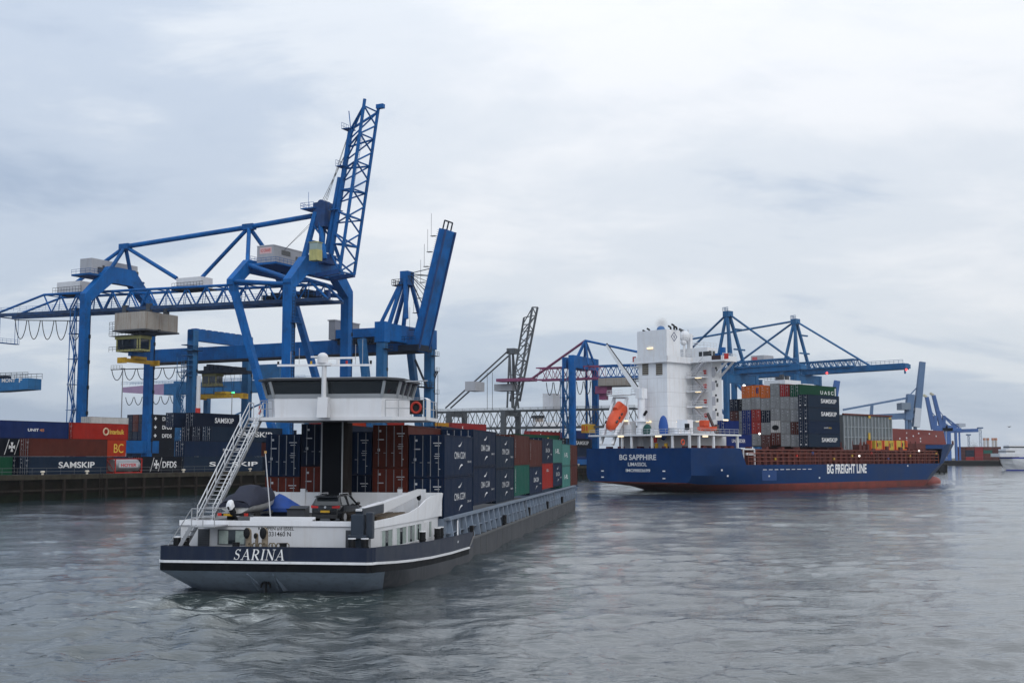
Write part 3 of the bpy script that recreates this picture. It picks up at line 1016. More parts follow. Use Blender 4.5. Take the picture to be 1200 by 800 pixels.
# long open stair up to the wheelhouse
A_, B_ = Vector((3.3, 4.75, 3.6)), Vector((11.7, 4.95, 9.75))
mb = MB()
for s in (-0.42, 0.42):
    mb.beam(A_ + Vector((0, s, 0)), B_ + Vector((0, s, 0)), 0.06, 0.24)
for q in range(27):
    p = A_.lerp(B_, (q + 0.5) / 27)
    mb.box(p.x - 0.13, p.x + 0.13, p.y - 0.4, p.y + 0.4, p.z - 0.02, p.z + 0.025)
ls = mb.build('wheelhouse_stair', STEEL, bg)
mb = MB()
for s in (-0.46, 0.46):
    o_ = Vector((0, s, 0))
    for hgt in (1.0, 0.55):
        mb.tube(A_ + o_ + Vector((0.2, 0, hgt)), B_ + o_ + Vector((0, 0, hgt)), 0.035, 6)
    for q in range(7):
        p = A_.lerp(B_, q / 6) + o_
        mb.tube(p, p + Vector((0.1, 0, 1.0)), 0.03, 5)
    mb.path([B_ + o_ + Vector((0, 0, 1.0)), B_ + o_ + Vector((0.8, 0, 1.0)), B_ + o_ + Vector((0.8, 0, 0))], 0.035, 5)
mb.build('handrail', paint('rail_white', (0.66, 0.67, 0.69), 0.4, 0.05), ls)
mb = MB()
mb.tube((11.75, 4.7, 10.0), (11.75, 4.7, 10.55), 0.09, 8)
mb.build('fire_extinguisher', RED, bg)

# wheelhouse on its lifting column
mb = MB()
mb.box(13.6, 14.7, -0.25, 1.1, ZR, 9.6)
colu = mb.build('lifting_column', paint('column_black', (0.005, 0.006, 0.008), 0.6, 0.2, 0.8, spec=0.05), bg)
mb = MB()
for y in (-0.26, 1.13):
    mb.box(13.5, 13.6, y - 0.04, y + 0.04, ZR, 9.55)
mb.build('guide_rail', paint('column_rail', (0.30, 0.31, 0.32), 0.45, 0.1), colu)
mb = MB()
mb.box(13.7, 14.6, -0.62, -0.31, ZR, 9.5)
mb.build('cable_trunk', paint('trunk_brown', (0.014, 0.010, 0.008), 0.6, 0.3, spec=0.2), colu)
poly = [(11, 3.5), (11, -3.5), (11.9, -4.25), (16.0, -4.25), (16.9, -3.2), (16.9, 3.2), (16.0, 4.25), (11.9, 4.25)]
cxm, cym = 14.0, 0.0
def ring(z, k): return [(cxm + (x - cxm) * k, cym + (y - cym) * k, z) for x, y in poly]
mb = MB()
mb.loft([ring(9.8, 0.985), ring(11.02, 1.0)], True, True)
wh = mb.build('wheelhouse', WHITE, bg)
mb = MB()
mb.loft([ring(11.024, 0.99), ring(12.03, 1.055)], True, True)
mb.build('window_band', glass('wheelhouse_glass', (0.010, 0.014, 0.018), 0.05), wh)
fm = MB()
ra, rb = ring(11.02, 1.0), ring(12.04, 1.065)
for i in range(8):
    fm.beam(ra[i], rb[i], 0.17, 0.17)
    j = (i + 1) % 8
    a_, b_ = Vector(ra[i]), Vector(ra[j])
    fm.beam(a_ + Vector((0, 0, 0.10)), b_ + Vector((0, 0, 0.10)), 0.1, 0.24)
    a2, b2 = Vector(rb[i]), Vector(rb[j])
    k = {0: 2, 1: 1, 2: 3, 6: 3, 4: 4}.get(i, 1)
    for q in range(1, k):
        fm.beam(a_.lerp(b_, q / k), a2.lerp(b2, q / k), 0.10, 0.10)
fm.build('window_frame', paint('wheelhouse_frame', (0.30, 0.32, 0.34), 0.4, 0.08), wh)
mb = MB()
mb.loft([ring(12.06, 1.085), ring(12.10, 1.13), ring(12.22, 1.13), ring(12.30, 1.0)], True, True)
mb.build('roof', paint('roof_dark', (0.035, 0.038, 0.045), 0.4, 0.1), wh)
mb = MB()
mb.prism([(10.9, 4.35), (10.9, -4.2), (11.7, -6.15), (15.6, -6.15), (17, -4), (17, 4), (13, 5.3), (11.6, 5.4)], 2, 9.58, 9.795)
mb.build('platform', WHITE2, wh)
mb = MB()
mb.rail([(11.0, -3.75, 9.8), (11.75, -6.05, 9.8)], 1.05, 0.75, 0.028, 5, 1)
mb.rail([(11.75, -6.05, 9.8), (15.5, -6.05, 9.8)], 1.05, 1.0, 0.028, 5, 1)
mb.build('railing', STEEL, wh)
mb = MB()
mb.rail([(11.0, 3.6, 9.8), (11.2, 4.5, 9.8)], 1.05, 0.5, 0.028, 5, 1)
mb.build('railing', STEEL, wh)
mb = MB()
mb.loft([[(11.62, -6.22, 9.6), (11.66, -6.22, 10.9), (11.7, -6.02, 11.0), (11.72, -5.2, 11.02)], [(12.4, -6.32, 9.6), (12.4, -6.32, 10.9), (12.4, -6.12, 11.0), (12.4, -5.3, 11.02)]])
mb.build('wing_fairing', WHITE2, wh)
mb = MB()
mb.path([(11.36, -5.62 + 0.30 * math.cos(a), 10.36 + 0.32 * math.sin(a)) for a in np.linspace(0, 2 * math.pi, 19)], 0.08, 8)
mb.build('lifebuoy', paint('lifebuoy_orange', (0.42, 0.035, 0.02), 0.5, 0.1), wh, smooth=60)
mb = MB()
mb.box(11.42, 11.46, -6.05, -5.2, 9.95, 10.85)
mb.build('lifebuoy_board', BLACK, wh)
# mast with radar dome, bars and lamps
mb = MB()
mb.tube((10.35, 0.05, 9.9), (10.35, 0.05, 13.0), 0.17, 12, 0.15)
mb.prism([(9.95, 9.72), (10.85, 9.72), (10.6, 11.0), (10.15, 11.0)], 1, -0.28, 0.38)
mast = mb.build('mast', WHITE2, bg, smooth=40)
mb = MB()
mb.beam((10.35, 3.1, 13.02), (10.35, -3.0, 12.98), 0.13, 0.13)
mb.box(10.15, 10.55, -0.4, 0.55, 12.98, 13.14)
mb.build('crossbar', WHITE2, mast)
mb = MB()
mb.tube((10.35, 0.15, 13.14), (10.35, 0.15, 13.5), 0.34, 16)
mb.ball((10.35, 0.15, 13.5), 0.34, 0.34, 0.30, 16, 9)
mb.build('radar_dome', WHITE2, mast, smooth=50)
mb = MB()
mb.box(10.7, 10.85, -1.9, -0.1, 13.42, 13.54)
mb.tube((10.78, -0.7, 13.0), (10.78, -0.7, 13.42), 0.09, 8)
mb.box(10.7, 10.8, 0.3, 1.05, 13.52, 13.62)
mb.build('radar_scanner', WHITE2, mast)
for y, m_ in ((0.9, YELLOW), (-1.4, RED), (3.05, BLACK), (-2.95, BLACK)):
    mb = MB()
    mb.tube((10.35, y, 13.05), (10.35, y, 13.27), 0.07, 8)
    mb.build('mast_lamp', m_, mast)
mb = MB()
for y, h in ((1.7, 1.1), (2.25, 0.9), (-1.95, 1.3), (-2.4, 1.6)):
    mb.tube((10.4, y, 13.0), (10.4, y, 13.0 + h), 0.018, 4)
mb.tube((11.5, -4.9, 12.0), (11.6, -6.3, 12.05), 0.04, 5)
mb.build('aerial', STEEL, mast)
# folding deck crane on the starboard quarter
mb = MB()
mb.box(1.35, 2.15, -5.05, -4.35, 1.5, 4.2)
mb.box(1.2, 2.3, -5.25, -4.2, 2.9, 3.1)
mb.box(1.25, 2.2, -5.2, -4.3, 1.5, 2.1)
mb.box(1.6, 2.0, -5.5, -5.12, 2.9, 4.3)
SLATE = paint('crane_slate', (0.022, 0.032, 0.048), 0.4, 0.15, 1.0, 0.2)
dc = mb.build('deck_crane', SLATE, bg, bevel=0.03)
tipc = BF.hit(491, 576, 1, -5.0)
rt_ = BF.hit(446, 595, 1, -4.75)
mb = MB()
mb.beam((1.75, -4.7, 4.25), rt_, 0.42, 0.5)
mb.build('knuckle', SLATE, dc, bevel=0.03)
mb = MB()
mb.beam(rt_, tipc, 0.36, 0.62, w2=0.3, h2=0.36)
mb.beam(Vector((1.6, -4.7, 4.42)), rt_ + Vector((0, 0, 0.3)), 0.34, 0.12)
mb.build('boom', WHITE2, dc, bevel=0.02)
mb = MB()
mb.tube(tipc, tipc - Vector((0, 0, 1.2)), 0.02, 4)
mb.ball(tipc - Vector((0, 0, 0.35)), 0.16, 0.16, 0.22, 8, 6)
mb.build('hook', BLACK, dc)
# hold coaming with ribs
mb = MB()
for sg in (1, -1):
    y0, y1 = sorted((sg * 6.3, sg * 6.42))
    mb.box(16.95, 109, y0, y1, 1.5, 3.22)
    mb.box(16.9, 109.05, sg * 6.5 - 0.22, sg * 6.5 + 0.22, 3.1, 3.26)
mb.box(16.9, 17.02, -6.3, 6.3, 1.5, 3.2)
mb.box(108.95, 109.1, -6.3, 6.3, 1.5, 3.2)
coam = mb.build('hold_coaming', COAM, bg)
mb = MB()
for sg in (1, -1):
    for x in np.arange(17.4, 108.5, 2.55):
        mb.prism([(sg * 6.42, 1.52), (sg * 6.95, 1.52), (sg * 6.68, 3.09), (sg * 6.42, 3.09)], 0, x, x + 0.22)
    mb.box(16.95, 109, sg * 6.55 - 0.13, sg * 6.55 + 0.13, 2.2, 2.26)
mb.build('coaming_rib', COAM, coam)
for x in (24, 40, 56, 72, 88):
    mb = MB()
    mb.box(x, x + 0.5, -7.0, -6.75, 1.52, 2.35)
    mb.build('side_fairlead', BLACK, bg)
mb = MB()
mb.tube((18.2, -7.0, 1.55), (20.2, -6.6, 3.1), 0.05, 6)
mb.build('ladder_brace', WHITE2, bg)
# bow gear
mb = MB()
mb.tube((110.6, -6.1, 2.5), (110.6, -5.2, 2.5), 0.75, 12)
mb.box(109.6, 111.6, -6.2, -5.0, 1.5, 2.2)
mb.build('bow_winch', BLACK, bg)
mb = MB()
mb.tube((110.3, -5.65, 3.1), (111.0, -5.65, 3.3), 0.42, 10)
mb.build('winch_cover', WHITE2, bg)
mb = MB()
mb.box(109.4, 112.0, -3.5, 3.5, 1.5, 2.9)
mb.build('bow_house', COAM, bg)
mb = MB()
mb.box(18, 108, -6.2, 6.2, 1.0, 1.1)
mb.build('hold_floor', DECKM, bg)

# ------------------------------------------------------------------ boxes on the barge
x0_, pit, CL = 17.35, 11.07, 10.95
tops = [8.8, 9.4, 9.15, 9.4, 9.15, 9.45, 9.45, 9.0, 9.0]
ORD = ['first', 'second', 'third', 'fourth', 'fifth', 'sixth', 'seventh', 'eighth', 'ninth']
riv = [('navy', 'navy', 1, 1), ('navy', 'navy', 1, 1), ('slate navy', 'slate navy', 1, 1), ('brown', 'teal green', 0, 2), ('brown', 'navy', 0, 1),
       ('navy', 'red', 1, 3), ('pale teal', 'navy', 4, 1), ('pale teal', 'pale teal', 4, 4), ('brown', 'brown', 0, 0)]
OUT = 'containers on the barge'
def deco(o, k, H):
    if k == 1:
        side_logo(o, CL, H, 'CMA CGM', 0.38, 0.17, 0.52, 0.52, True, STEN, 0.012)
        lettering(o, 'CMAU 40', (CL * 0.86, -1.205, H * 0.36), '-y', CL * 0.14, 0.16, STEN)
    elif k == 2:
        o2 = lettering(o, 'CHINA SHIPPING', (CL * 0.08, -1.205, H * 0.5), '-y', H * 0.75, 0.42, STEN)
        o2.rotation_euler = (R(90), R(-90), 0)
    elif k == 3:
        lettering(o, 'OOCL', (CL * 0.5, -1.205, H * 0.72), '-y', CL * 0.2, 0.3, STEN)
    elif k == 4: side_logo(o, CL, H, '1-FL', 0.42, 0.2, 0.5, 0.5, False)
    else:
        o2 = lettering(o, 'TCNU 482215', (CL * 0.08, -1.205, H * 0.55), '-y', H * 0.6, 0.2, STEN)
        o2.rotation_euler = (R(90), R(-90), 0)
words = {0: '', 1: ' with white logo', 2: ' with white upright lettering', 3: ' with small white lettering', 4: ' with big white lettering'}
for i, (cu_, cl_, du, dl) in enumerate(riv):
    hh = 2.9
    top_ = tops[i]
    for tier, c, d, z in (('upper', cu_, du, top_ - hh), ('lower', cl_, dl, top_ - 2 * hh - 0.02)):
        o = container(c, CL, hh, f'{c} container{words[d]}, {tier} tier, {ORD[i]} from stern, barge river side', (x0_ + i * pit, -5.02, z), 0, BF, group=OUT)
        deco(o, d, hh)
inner = ['brown', 'navy', 'brown', 'brown', 'navy', 'blue', 'navy', 'brown', 'rust red']
itop = [9.45, 9.65, 9.55, 9.2, 9.5, 9.1, 9.2, 8.9, 8.8]
for i, c in enumerate(inner):
    container(c, CL, 2.9, f'{c} container, upper tier, {ORD[i]} from the stern, second row in from the river side', (x0_ + i * pit, -2.5, itop[i] - 2.9), 0, BF, detail=2, group=OUT)
END = [('brown', 'rust red', None), ('navy', 'dark navy', 9.0), ('dark navy', 'rust red', 9.55), ('navy', 'rust red', 8.85)]
where = ['beside the navy corner stack', 'right of the black wheelhouse column', 'left of the black wheelhouse column', 'beside the wheelhouse stair']
ypos = [-2.5, 0.02, 2.54, 5.06]
for k in range(4):
    u, l, tp = END[k]
    if tp is None: tp = itop[0]
    else: container(u, CL, 2.9, f'{u} container with doors facing aft, upper tier, {where[k]}', (x0_, ypos[k], tp - 2.9), 0, BF, group=OUT)
    container(l, CL, 2.9, f'{l} container with doors facing aft, lower tier, {where[k]}', (x0_, ypos[k], tp - 5.82), 0, BF, group=OUT)
    # stickers on the doors
for (y, z, w, h, m_) in ((-1.95, 4.1, 0.35, 0.5, YELLOW), (-2.1, 7.7, 0.35, 0.4, LETTER), (2.6, 5.3, 0.4, 0.4, RED)):
    pass
# ------------------------------------------------------------------ things standing on the barge's aft deck
DZ = ZR + 0.022
# car
CARP = paint('car_black', (0.010, 0.011, 0.013), 0.14, 0.1, 2.0, spec=0.6)
CGL = glass('car_glass', (0.02, 0.024, 0.028), 0.05)
car = thing('car', 'black hatchback crossover car parked tail towards us on the barge aft deck', 'car', BF.w((3.5, -2.25, DZ)), BF.deg - 4)
# stations along the length (x forward): x, sill z, belt z, half width at sill, at belt
st = [(0.0, 0.42, 0.98, 0.70, 0.74), (0.12, 0.30, 1.02, 0.82, 0.84), (0.6, 0.26, 1.04, 0.88, 0.88), (1.6, 0.24, 1.02, 0.90, 0.89), (2.8, 0.24, 0.99, 0.90, 0.89), (3.3, 0.25, 0.96, 0.89, 0.86), (3.9, 0.28, 0.88, 0.86, 0.80), (4.2, 0.36, 0.74, 0.72, 0.66)]
rings = []
for x, zs_, zb, ws, wb in st:
    zm = zs_ + (zb - zs_) * 0.55
    rings.append([(x, -ws * 0.9, zs_), (x, -ws, zs_ + 0.1), (x, -ws * 1.01, zm), (x, -wb, zb - 0.06), (x, -wb * 0.9, zb), (x, wb * 0.9, zb), (x, wb, zb - 0.06), (x, ws * 1.01, zm), (x, ws, zs_ + 0.1), (x, ws * 0.9, zs_)])
mb = MB()
mb.loft(rings, True, True)
mb.build('body', CARP, car, smooth=45)
gr = [(0.10, 1.0, 0.76, 0.62), (0.42, 1.56, 0.60, 0.6), (1.0, 1.60, 0.62, 0.6), (2.1, 1.58, 0.61, 0.6), (3.05, 1.0, 0.70, 0.6)]
mb = MB()
mb.loft([[(0.12, -0.79, 1.0), (0.12, 0.79, 1.0)], [(0.40, -0.60, 1.50), (0.40, 0.60, 1.50)]])
mb.loft([[(2.25, -0.62, 1.52), (2.25, 0.62, 1.52)], [(3.05, -0.76, 0.99), (3.05, 0.76, 0.99)]])
for s in (-1, 1):
    mb.add([(0.5, s * 0.81, 1.03), (2.98, s * 0.79, 0.995), (2.2, s * 0.64, 1.50), (0.72, s * 0.63, 1.49)], [(0, 1, 2, 3)])
mb.build('windows', CGL, car)
mb = MB()
mb.loft([[(0.10, -0.70, 1.47), (0.10, 0.70, 1.47), (0.10, 0.68, 1.51), (0.10, -0.68, 1.51)], [(0.40, -0.64, 1.50), (0.40, 0.64, 1.50), (0.42, 0.56, 1.57), (0.42, -0.56, 1.57)], [(1.1, -0.66, 1.52), (1.1, 0.66, 1.52), (1.1, 0.58, 1.61), (1.1, -0.58, 1.61)], [(2.25, -0.65, 1.50), (2.25, 0.65, 1.50), (2.25, 0.57, 1.56), (2.25, -0.57, 1.56)]], True, True)
for s in (-1, 1):
    for a, c in (((0.14, s * 0.80, 1.0), (0.5, s * 0.62, 1.52)), ((1.55, s * 0.80, 1.0), (1.5, s * 0.64, 1.52)), ((3.02, s * 0.77, 0.99), (2.22, s * 0.63, 1.52))):
        mb.beam(a, c, 0.14, 0.05)
mb.build('roof', CARP, car, smooth=40)
for s in (-1, 1):
    mb = MB()
    mb.tube((0.6, s * 0.62, 1.67), (2.0, s * 0.62, 1.66), 0.025, 6).tube((0.6, s * 0.62, 1.58), (0.6, s * 0.62, 1.67), 0.025, 5).tube((2.0, s * 0.62, 1.56), (2.0, s * 0.62, 1.66), 0.025, 5)
    mb.build('roof_rail', STEEL, car)
    mb = MB()
    mb.prism([(s * 0.42, 0.87), (s * 0.83, 0.87), (s * 0.84, 1.02), (s * 0.40, 0.97)], 0, -0.025, 0.12)
    mb.build('tail_light', paint('tail_red', (0.42, 0.02, 0.02), 0.25, 0.1), car)
    mb = MB()
    mb.ball((2.75, s * 0.98, 1.06), 0.1, 0.13, 0.09, 8, 6)
    mb.build('mirror', CARP, car, smooth=50)
    mb = MB()
    mb.box(0.55, 0.56, s * 0.9 - 0.01, s * 0.9 + 0.01, 0.45, 0.5)
    for x in (0.75, 3.35):
        mb = MB()
        mb.tube((x, s * 0.70, 0.34), (x, s * 0.91, 0.34), 0.34, 18)
        w_ = mb.build('wheel', RUBBER, car, smooth=40)
        mb = MB()
        mb.tube((x, s * 0.85, 0.34), (x, s * 0.925, 0.34), 0.22, 14)
        mb.build('rim', STEEL, w_)
mb = MB()
mb.box(-0.03, 0.04, -0.27, 0.27, 0.62, 0.74)
mb.build('number_plate', YELLOW, car)
mb = MB()
mb.tube((-0.02, 0, 0.92), (0.03, 0, 0.92), 0.065, 12)
mb.build('round_badge', STEEL, car)
mb = MB()
mb.box(-0.06, 0.2, -0.72, 0.72, 0.30, 0.52)
mb.box(-0.065, -0.05, -0.66, -0.42, 0.44, 0.48)
mb.box(-0.065, -0.05, 0.42, 0.66, 0.44, 0.48)
mb.build('rear_bumper', paint('bumper_grey', (0.03, 0.03, 0.032), 0.5, 0.1), car, bevel=0.03)

# boat trailer and covered motorboat
tr = thing('boat_trailer', 'small boat trailer with red lights and yellow plate under the covered motorboat', 'trailer', BF.w((3.2, 2.95, DZ)), BF.deg - 6)
mb = MB()
for s in (-0.55, 0.55): mb.beam((0, s, 0.48), (4.2, s * 0.6, 0.5), 0.08, 0.12)
mb.beam((4.2, -0.33, 0.5), (5.6, 0, 0.45), 0.08, 0.1).beam((4.2, 0.33, 0.5), (5.6, 0, 0.45), 0.08, 0.1)
for x in (0.3, 1.6, 3.0): mb.beam((x, -0.85, 0.46), (x, 0.85, 0.46), 0.09, 0.09)
mb.build('chassis', DGREY, tr)
mb = MB()
mb.box(-0.16, -0.1, -0.95, 0.95, 0.42, 0.56)
lb = mb.build('light_board', BLACK, tr)
for s in (-0.82, 0.82):
    mb = MB()
    mb.box(-0.19, -0.16, s - 0.12, s + 0.12, 0.42, 0.58)
    mb.build('tail_light', RED, lb)
    mb = MB()
    mb.tube((1.2, s - 0.1, 0.3), (1.2, s + 0.1, 0.3), 0.3, 14)
    mb.build('wheel', RUBBER, tr, smooth=40)
mb = MB()
mb.box(-0.185, -0.162, 0.05, 0.57, 0.42, 0.54)
mb.build('number_plate', YELLOW, lb)

bt = thing('motorboat', 'small motorboat under a dark navy cover with a white topped outboard motor', 'motorboat', BF.w((3.4, 3.0, DZ + 0.5)), BF.deg - 6)
bt.scale = (0.95, 0.95, 0.95)
sec = [(0.0, 0.92, 0.55, 0.0), (1.2, 0.98, 0.62, 0.0), (2.6, 0.95, 0.72, 0.02), (3.8, 0.72, 0.84, 0.12), (4.6, 0.36, 0.94, 0.32), (5.0, 0.04, 1.0, 0.62)]
mb = MB()
mb.loft([[(x, -w, z), (x, -w * 0.93, z * 0.55 + k * 0.45), (x, -w * 0.5, k + 0.08), (x, 0, k), (x, w * 0.5, k + 0.08), (x, w * 0.93, z * 0.55 + k * 0.45), (x, w, z)] for x, w, z, k in sec], False, False)
mb.add([(0.0, -0.92, 0.55), (0, -0.86, 0.3), (0, -0.46, 0.08), (0, 0, 0), (0, 0.46, 0.08), (0, 0.86, 0.3), (0, 0.92, 0.55)], [tuple(range(7))])
mb.build('hull', paint('boat_white', (0.55, 0.55, 0.54), 0.35, 0.12, 1.5, 0.5), bt, smooth=50)
cov = [(-0.1, 0.98, 0.5, 0.30), (0.3, 1.03, 0.58, 0.55), (1.0, 1.03, 0.62, 0.62), (1.6, 1.0, 0.66, 1.0), (2.1, 1.0, 0.70, 1.02), (3.2, 0.9, 0.80, 0.52), (4.1, 0.64, 0.9, 0.62), (4.8, 0.30, 0.98, 0.28), (5.1, 0.03, 1.02, 0.10)]
mb = MB()
mb.loft([[(x, -w, z - 0.1), (x, -w * 1.01, z + 0.02), (x, -w * (0.86 + .02 * math.sin(i * 2)), z + h * 0.5), (x, -w * 0.55, z + h * 0.93), (x, 0, z + h * (1.0 + 0.02 * math.sin(3 * i))), (x, w * 0.55, z + h * 0.93), (x, w * (0.86 - .02 * math.sin(i * 2)), z + h * 0.5), (x, w * 1.01, z + 0.02), (x, w, z - 0.1)] for i, (x, w, z, h) in enumerate(cov)])
mb.add([(-0.1, -0.98, 0.4), (-0.1, -0.99, 0.52), (-0.1, -0.84, 0.65), (-0.1, 0, 0.8), (-0.1, 0.84, 0.65), (-0.1, 0.99, 0.52), (-0.1, 0.98, 0.4)], [tuple(range(7))])
mb.build('cover', paint('cover_navy', (0.026, 0.030, 0.052), 0.8, 0.2, 1.8, bump=0.8), bt, smooth=35)
mb = MB()
mb.box(-0.5, -0.12, -0.16, 0.16, 0.15, 0.62)
mb.box(-0.42, -0.2, -0.09, 0.09, -0.55, 0.16)
mb.box(-0.55, -0.15, -0.12, 0.12, -0.3, -0.22)
ob = mb.build('outboard_motor', BLACK, bt, bevel=0.04)
ob.scale = (0.8, 0.85, 0.75)
ob.rotation_euler = (R(-14), R(-24), 0)
ob.location = (0.0, -0.1, 0.02)
mb = MB()
mb.loft([[(-0.62, -0.2, 0.62), (-0.12, -0.22, 0.66), (-0.12, 0.22, 0.66), (-0.62, 0.2, 0.62)], [(-0.60, -0.2, 0.95), (0.02, -0.22, 1.1), (0.02, 0.22, 1.1), (-0.60, 0.2, 0.95)], [(-0.42, -0.13, 1.2), (0.0, -0.15, 1.28), (0.0, 0.15, 1.28), (-0.42, 0.13, 1.2)]], True, True)
mb.build('cowling', WHITE2, ob, bevel=0.05)
mb = MB()
mb.box(-0.64, -0.56, -0.05, 0.07, 0.72, 0.98)
mb.build('cowling_mark', BLACK, ob)

# blue covered dinghy, its grey box, white gangplank, lamp pole
dn = thing('dinghy', 'low dinghy under a bright blue tarpaulin lying before the white bulwark', 'dinghy', BF.w((8.3, 1.2, DZ)), BF.deg + 90)
prof_d = [(0.0, 0.5, 0.62, 0.06), (0.4, 0.8, 0.66, 0.28), (1.2, 0.95, 0.68, 0.72), (1.5, 0.96, 0.68, 0.84), (2.2, 0.9, 0.7, 0.36), (2.7, 0.62, 0.72, 0.14), (3.0, 0.2, 0.74, 0.04)]
mb = MB()
mb.loft([[(x - 0.6, -w, z - 0.22), (x - 0.6, -w, z), (x - 0.6, -w * 0.45, z + h * 0.62), (x - 0.6, 0, z + h), (x - 0.6, w * 0.45, z + h * 0.62), (x - 0.6, w, z), (x - 0.6, w, z - 0.22)] for x, w, z, h in prof_d], False, True)
mb.build('tarpaulin', paint('tarp_blue', (0.015, 0.055, 0.24), 0.6, 0.2, 2.0, bump=0.7), dn, smooth=35)
mb = MB()
mb.loft([[(x - 0.6, -w * 0.95, z - 0.1), (x - 0.6, -w * 0.6, 0.08), (x - 0.6, w * 0.6, 0.08), (x - 0.6, w * 0.95, z - 0.1)] for x, w, z, h in prof_d], True, True)
mb.build('hull', paint('dinghy_dark', (0.02, 0.03, 0.06), 0.5, 0.2), dn)
bx_ = thing('storage_box', 'dark grey storage box with sloping lid left of the black car', 'box', BF.w((6.2, 0.35, DZ)), BF.deg)
mb = MB()
mb.prism([(0, 0), (0.9, 0), (0.9, 0.85), (0, 0.65)], 1, -0.55, 0.55)
mb.build('chest', paint('box_grey', (0.06, 0.065, 0.075), 0.5, 0.2, 2.0), bx_, bevel=0.02)
mb = MB()
mb.beam((-0.02, -0.58, 0.68), (-0.02, 0.58, 0.68), 0.05, 0.06)
mb.build('lid_edge', BLACK, bx_)
gp = thing('gangplank', 'white gangplank lying across the aft deck behind the trailer', 'gangplank', BF.w((2.75, 1.75, DZ + 0.12)), BF.deg - 90)
mb = MB()
mb.box(0, 3.6, -0.25, 0.25, 0.12, 0.17)
mb.build('walkway', WHITE2, gp)
mb = MB()
for y in (-0.29, 0.25): mb.box(-0.0, 3.6, y, y + 0.04, 0.06, 0.28)
mb.build('side_rail', WHITE2, gp)
for x in (0.5, 3.0):
    mb = MB()
    mb.box(x, x + 0.25, -0.3, 0.3, -0.13, 0.06)
    mb.build('foot', DGREY, gp)
fl = thing('lamp_pole', 'thin grey leaning pole with a small amber lamp above the dinghy', 'pole', BF.w((4.6, 1.3, DZ)), BF.deg)
ftop = BF.hit(311, 531, 0, 5.2) - Vector((4.6, 1.3, DZ))
mb = MB()
mb.tube((0, 0, 0), ftop, 0.045, 8, 0.03)
mb.box(-0.12, 0.12, -0.12, 0.12, 0.0, 0.12)
mb.build('pole', STEEL, fl)
mb = MB()
mb.tube(ftop, ftop + Vector((0, 0, 0.14)), 0.08, 8)
mb.build('lamp', paint('amber_lamp', (0.55, 0.33, 0.12), 0.4, 0.1), fl)
# wooden hatch boards by the deck crane
hb_ = thing('hatch_boards', 'weathered timber hatch boards laid on the aft deck by the white crane boom', 'timber boards', BF.w((8.0, -4.1, DZ)), BF.deg)
mb = MB()
for q in range(7):
    mb.box(-2.6, 3.4 + random.uniform(-.3, .3), -1.2 + q * 0.34, -0.9 + q * 0.34, 0.0 + 0.02 * (q % 3), 0.3 + 0.03 * (q % 2))
mb.build('boards', paint('old_timber', (0.11, 0.085, 0.06), 0.85, 0.35, 1.5, 0.6), hb_)
# ------------------------------------------------------------------ gantry cranes
def zig(mb, A, B, n, r, start=0):
    """zigzag lacing between two chords A=(a0,a1), B=(b0,b1)"""
    a0, a1, b0, b1 = (Vector(v) for v in (*A, *B))
    p = a0.lerp(a1, 0)
    for i in range(n):
        f0, f1 = i / n, (i + 1) / n
        if (i + start) % 2 == 0: mb.tube(a0.lerp(a1, f0), b0.lerp(b1, f1), r, 5)
        else: mb.tube(b0.lerp(b1, f0), a0.lerp(a1, f1), r, 5)
    return mb


def festoon(mb, a, c, n, sag, r=0.06):
    a, c = Vector(a), Vector(c)
    for i in range(n):
        p, q = a.lerp(c, i / n), a.lerp(c, (i + 1) / n)
        pts = []
        for k in range(9):
            t = k / 8
            v = p.lerp(q, 0.06 + 0.88 * t)
            pts.append(v - Vector((0, 0, sag * (1 - (2 * t - 1) ** 2) ** 0.8 if 0 < t < 1 else 0)))
        mb.path(pts, r, 5)
    return mb


def stair_tower(mb, x, y, z0, z1, w=2.2, d=1.8, step=6.0, r=0.09):
    for sx in (0, w):
        for sy in (0, d):
            mb.tube((x + sx, y + sy, z0), (x + sx, y + sy, z1), r, 4)
    z, k = z0, 0
    while z + step <= z1 + 0.1:
        for sy in (0.15, d - 0.15):
            p, q = ((x, y + sy, z), (x + w, y + sy, z + step)) if False else ((x + 0.2, y + (0.1 if k % 2 == 0 else d - 0.1), z), (x + 0.2, y + (d - 0.1 if k % 2 == 0 else 0.1), z + step))
        for sx in (0.2, 0.9):
            mb.beam((x + sx, y + (-0.3 if k % 2 == 0 else d + 0.3), z), (x + sx, y + (d + 0.3 if k % 2 == 0 else -0.3), z + step), 0.08, 0.3)
            mb.tube((x + sx, y + (-0.3 if k % 2 == 0 else d + 0.3), z + 1), (x + sx, y + (d + 0.3 if k % 2 == 0 else -0.3), z + step + 1), 0.035, 4)
        mb.box(x - 0.1, x + w + 0.1, y - 0.5, y + d + 0.5, z + step - 0.1, z + step)
        mb.rail([(x - 0.1, y - 0.5, z + step), (x + w, y - 0.5, z + step)], 1.0, 1.2, 0.03, 4, 1)
        z += step
        k += 1
    return mb


def bogies(parent, pts, along=(1, 0), mat=CBLUE):
    for (x, y) in pts:
        mb = MB()
        mb.box(x - 4.2, x + 4.2, y - 0.6, y + 0.6, 1.0, 2.0)
        for k in (-3, -1.2, 1.2, 3):
            mb.tube((x + k, y - 0.3, 0.42), (x + k, y + 0.3, 0.42), 0.42, 10)
            mb.box(x + k - 0.6, x + k + 0.6, y - 0.45, y + 0.45, 0.6, 1.1)
        mb.build('bogie', mat, parent)


GRP = 'blue ship to shore cranes along the quay'

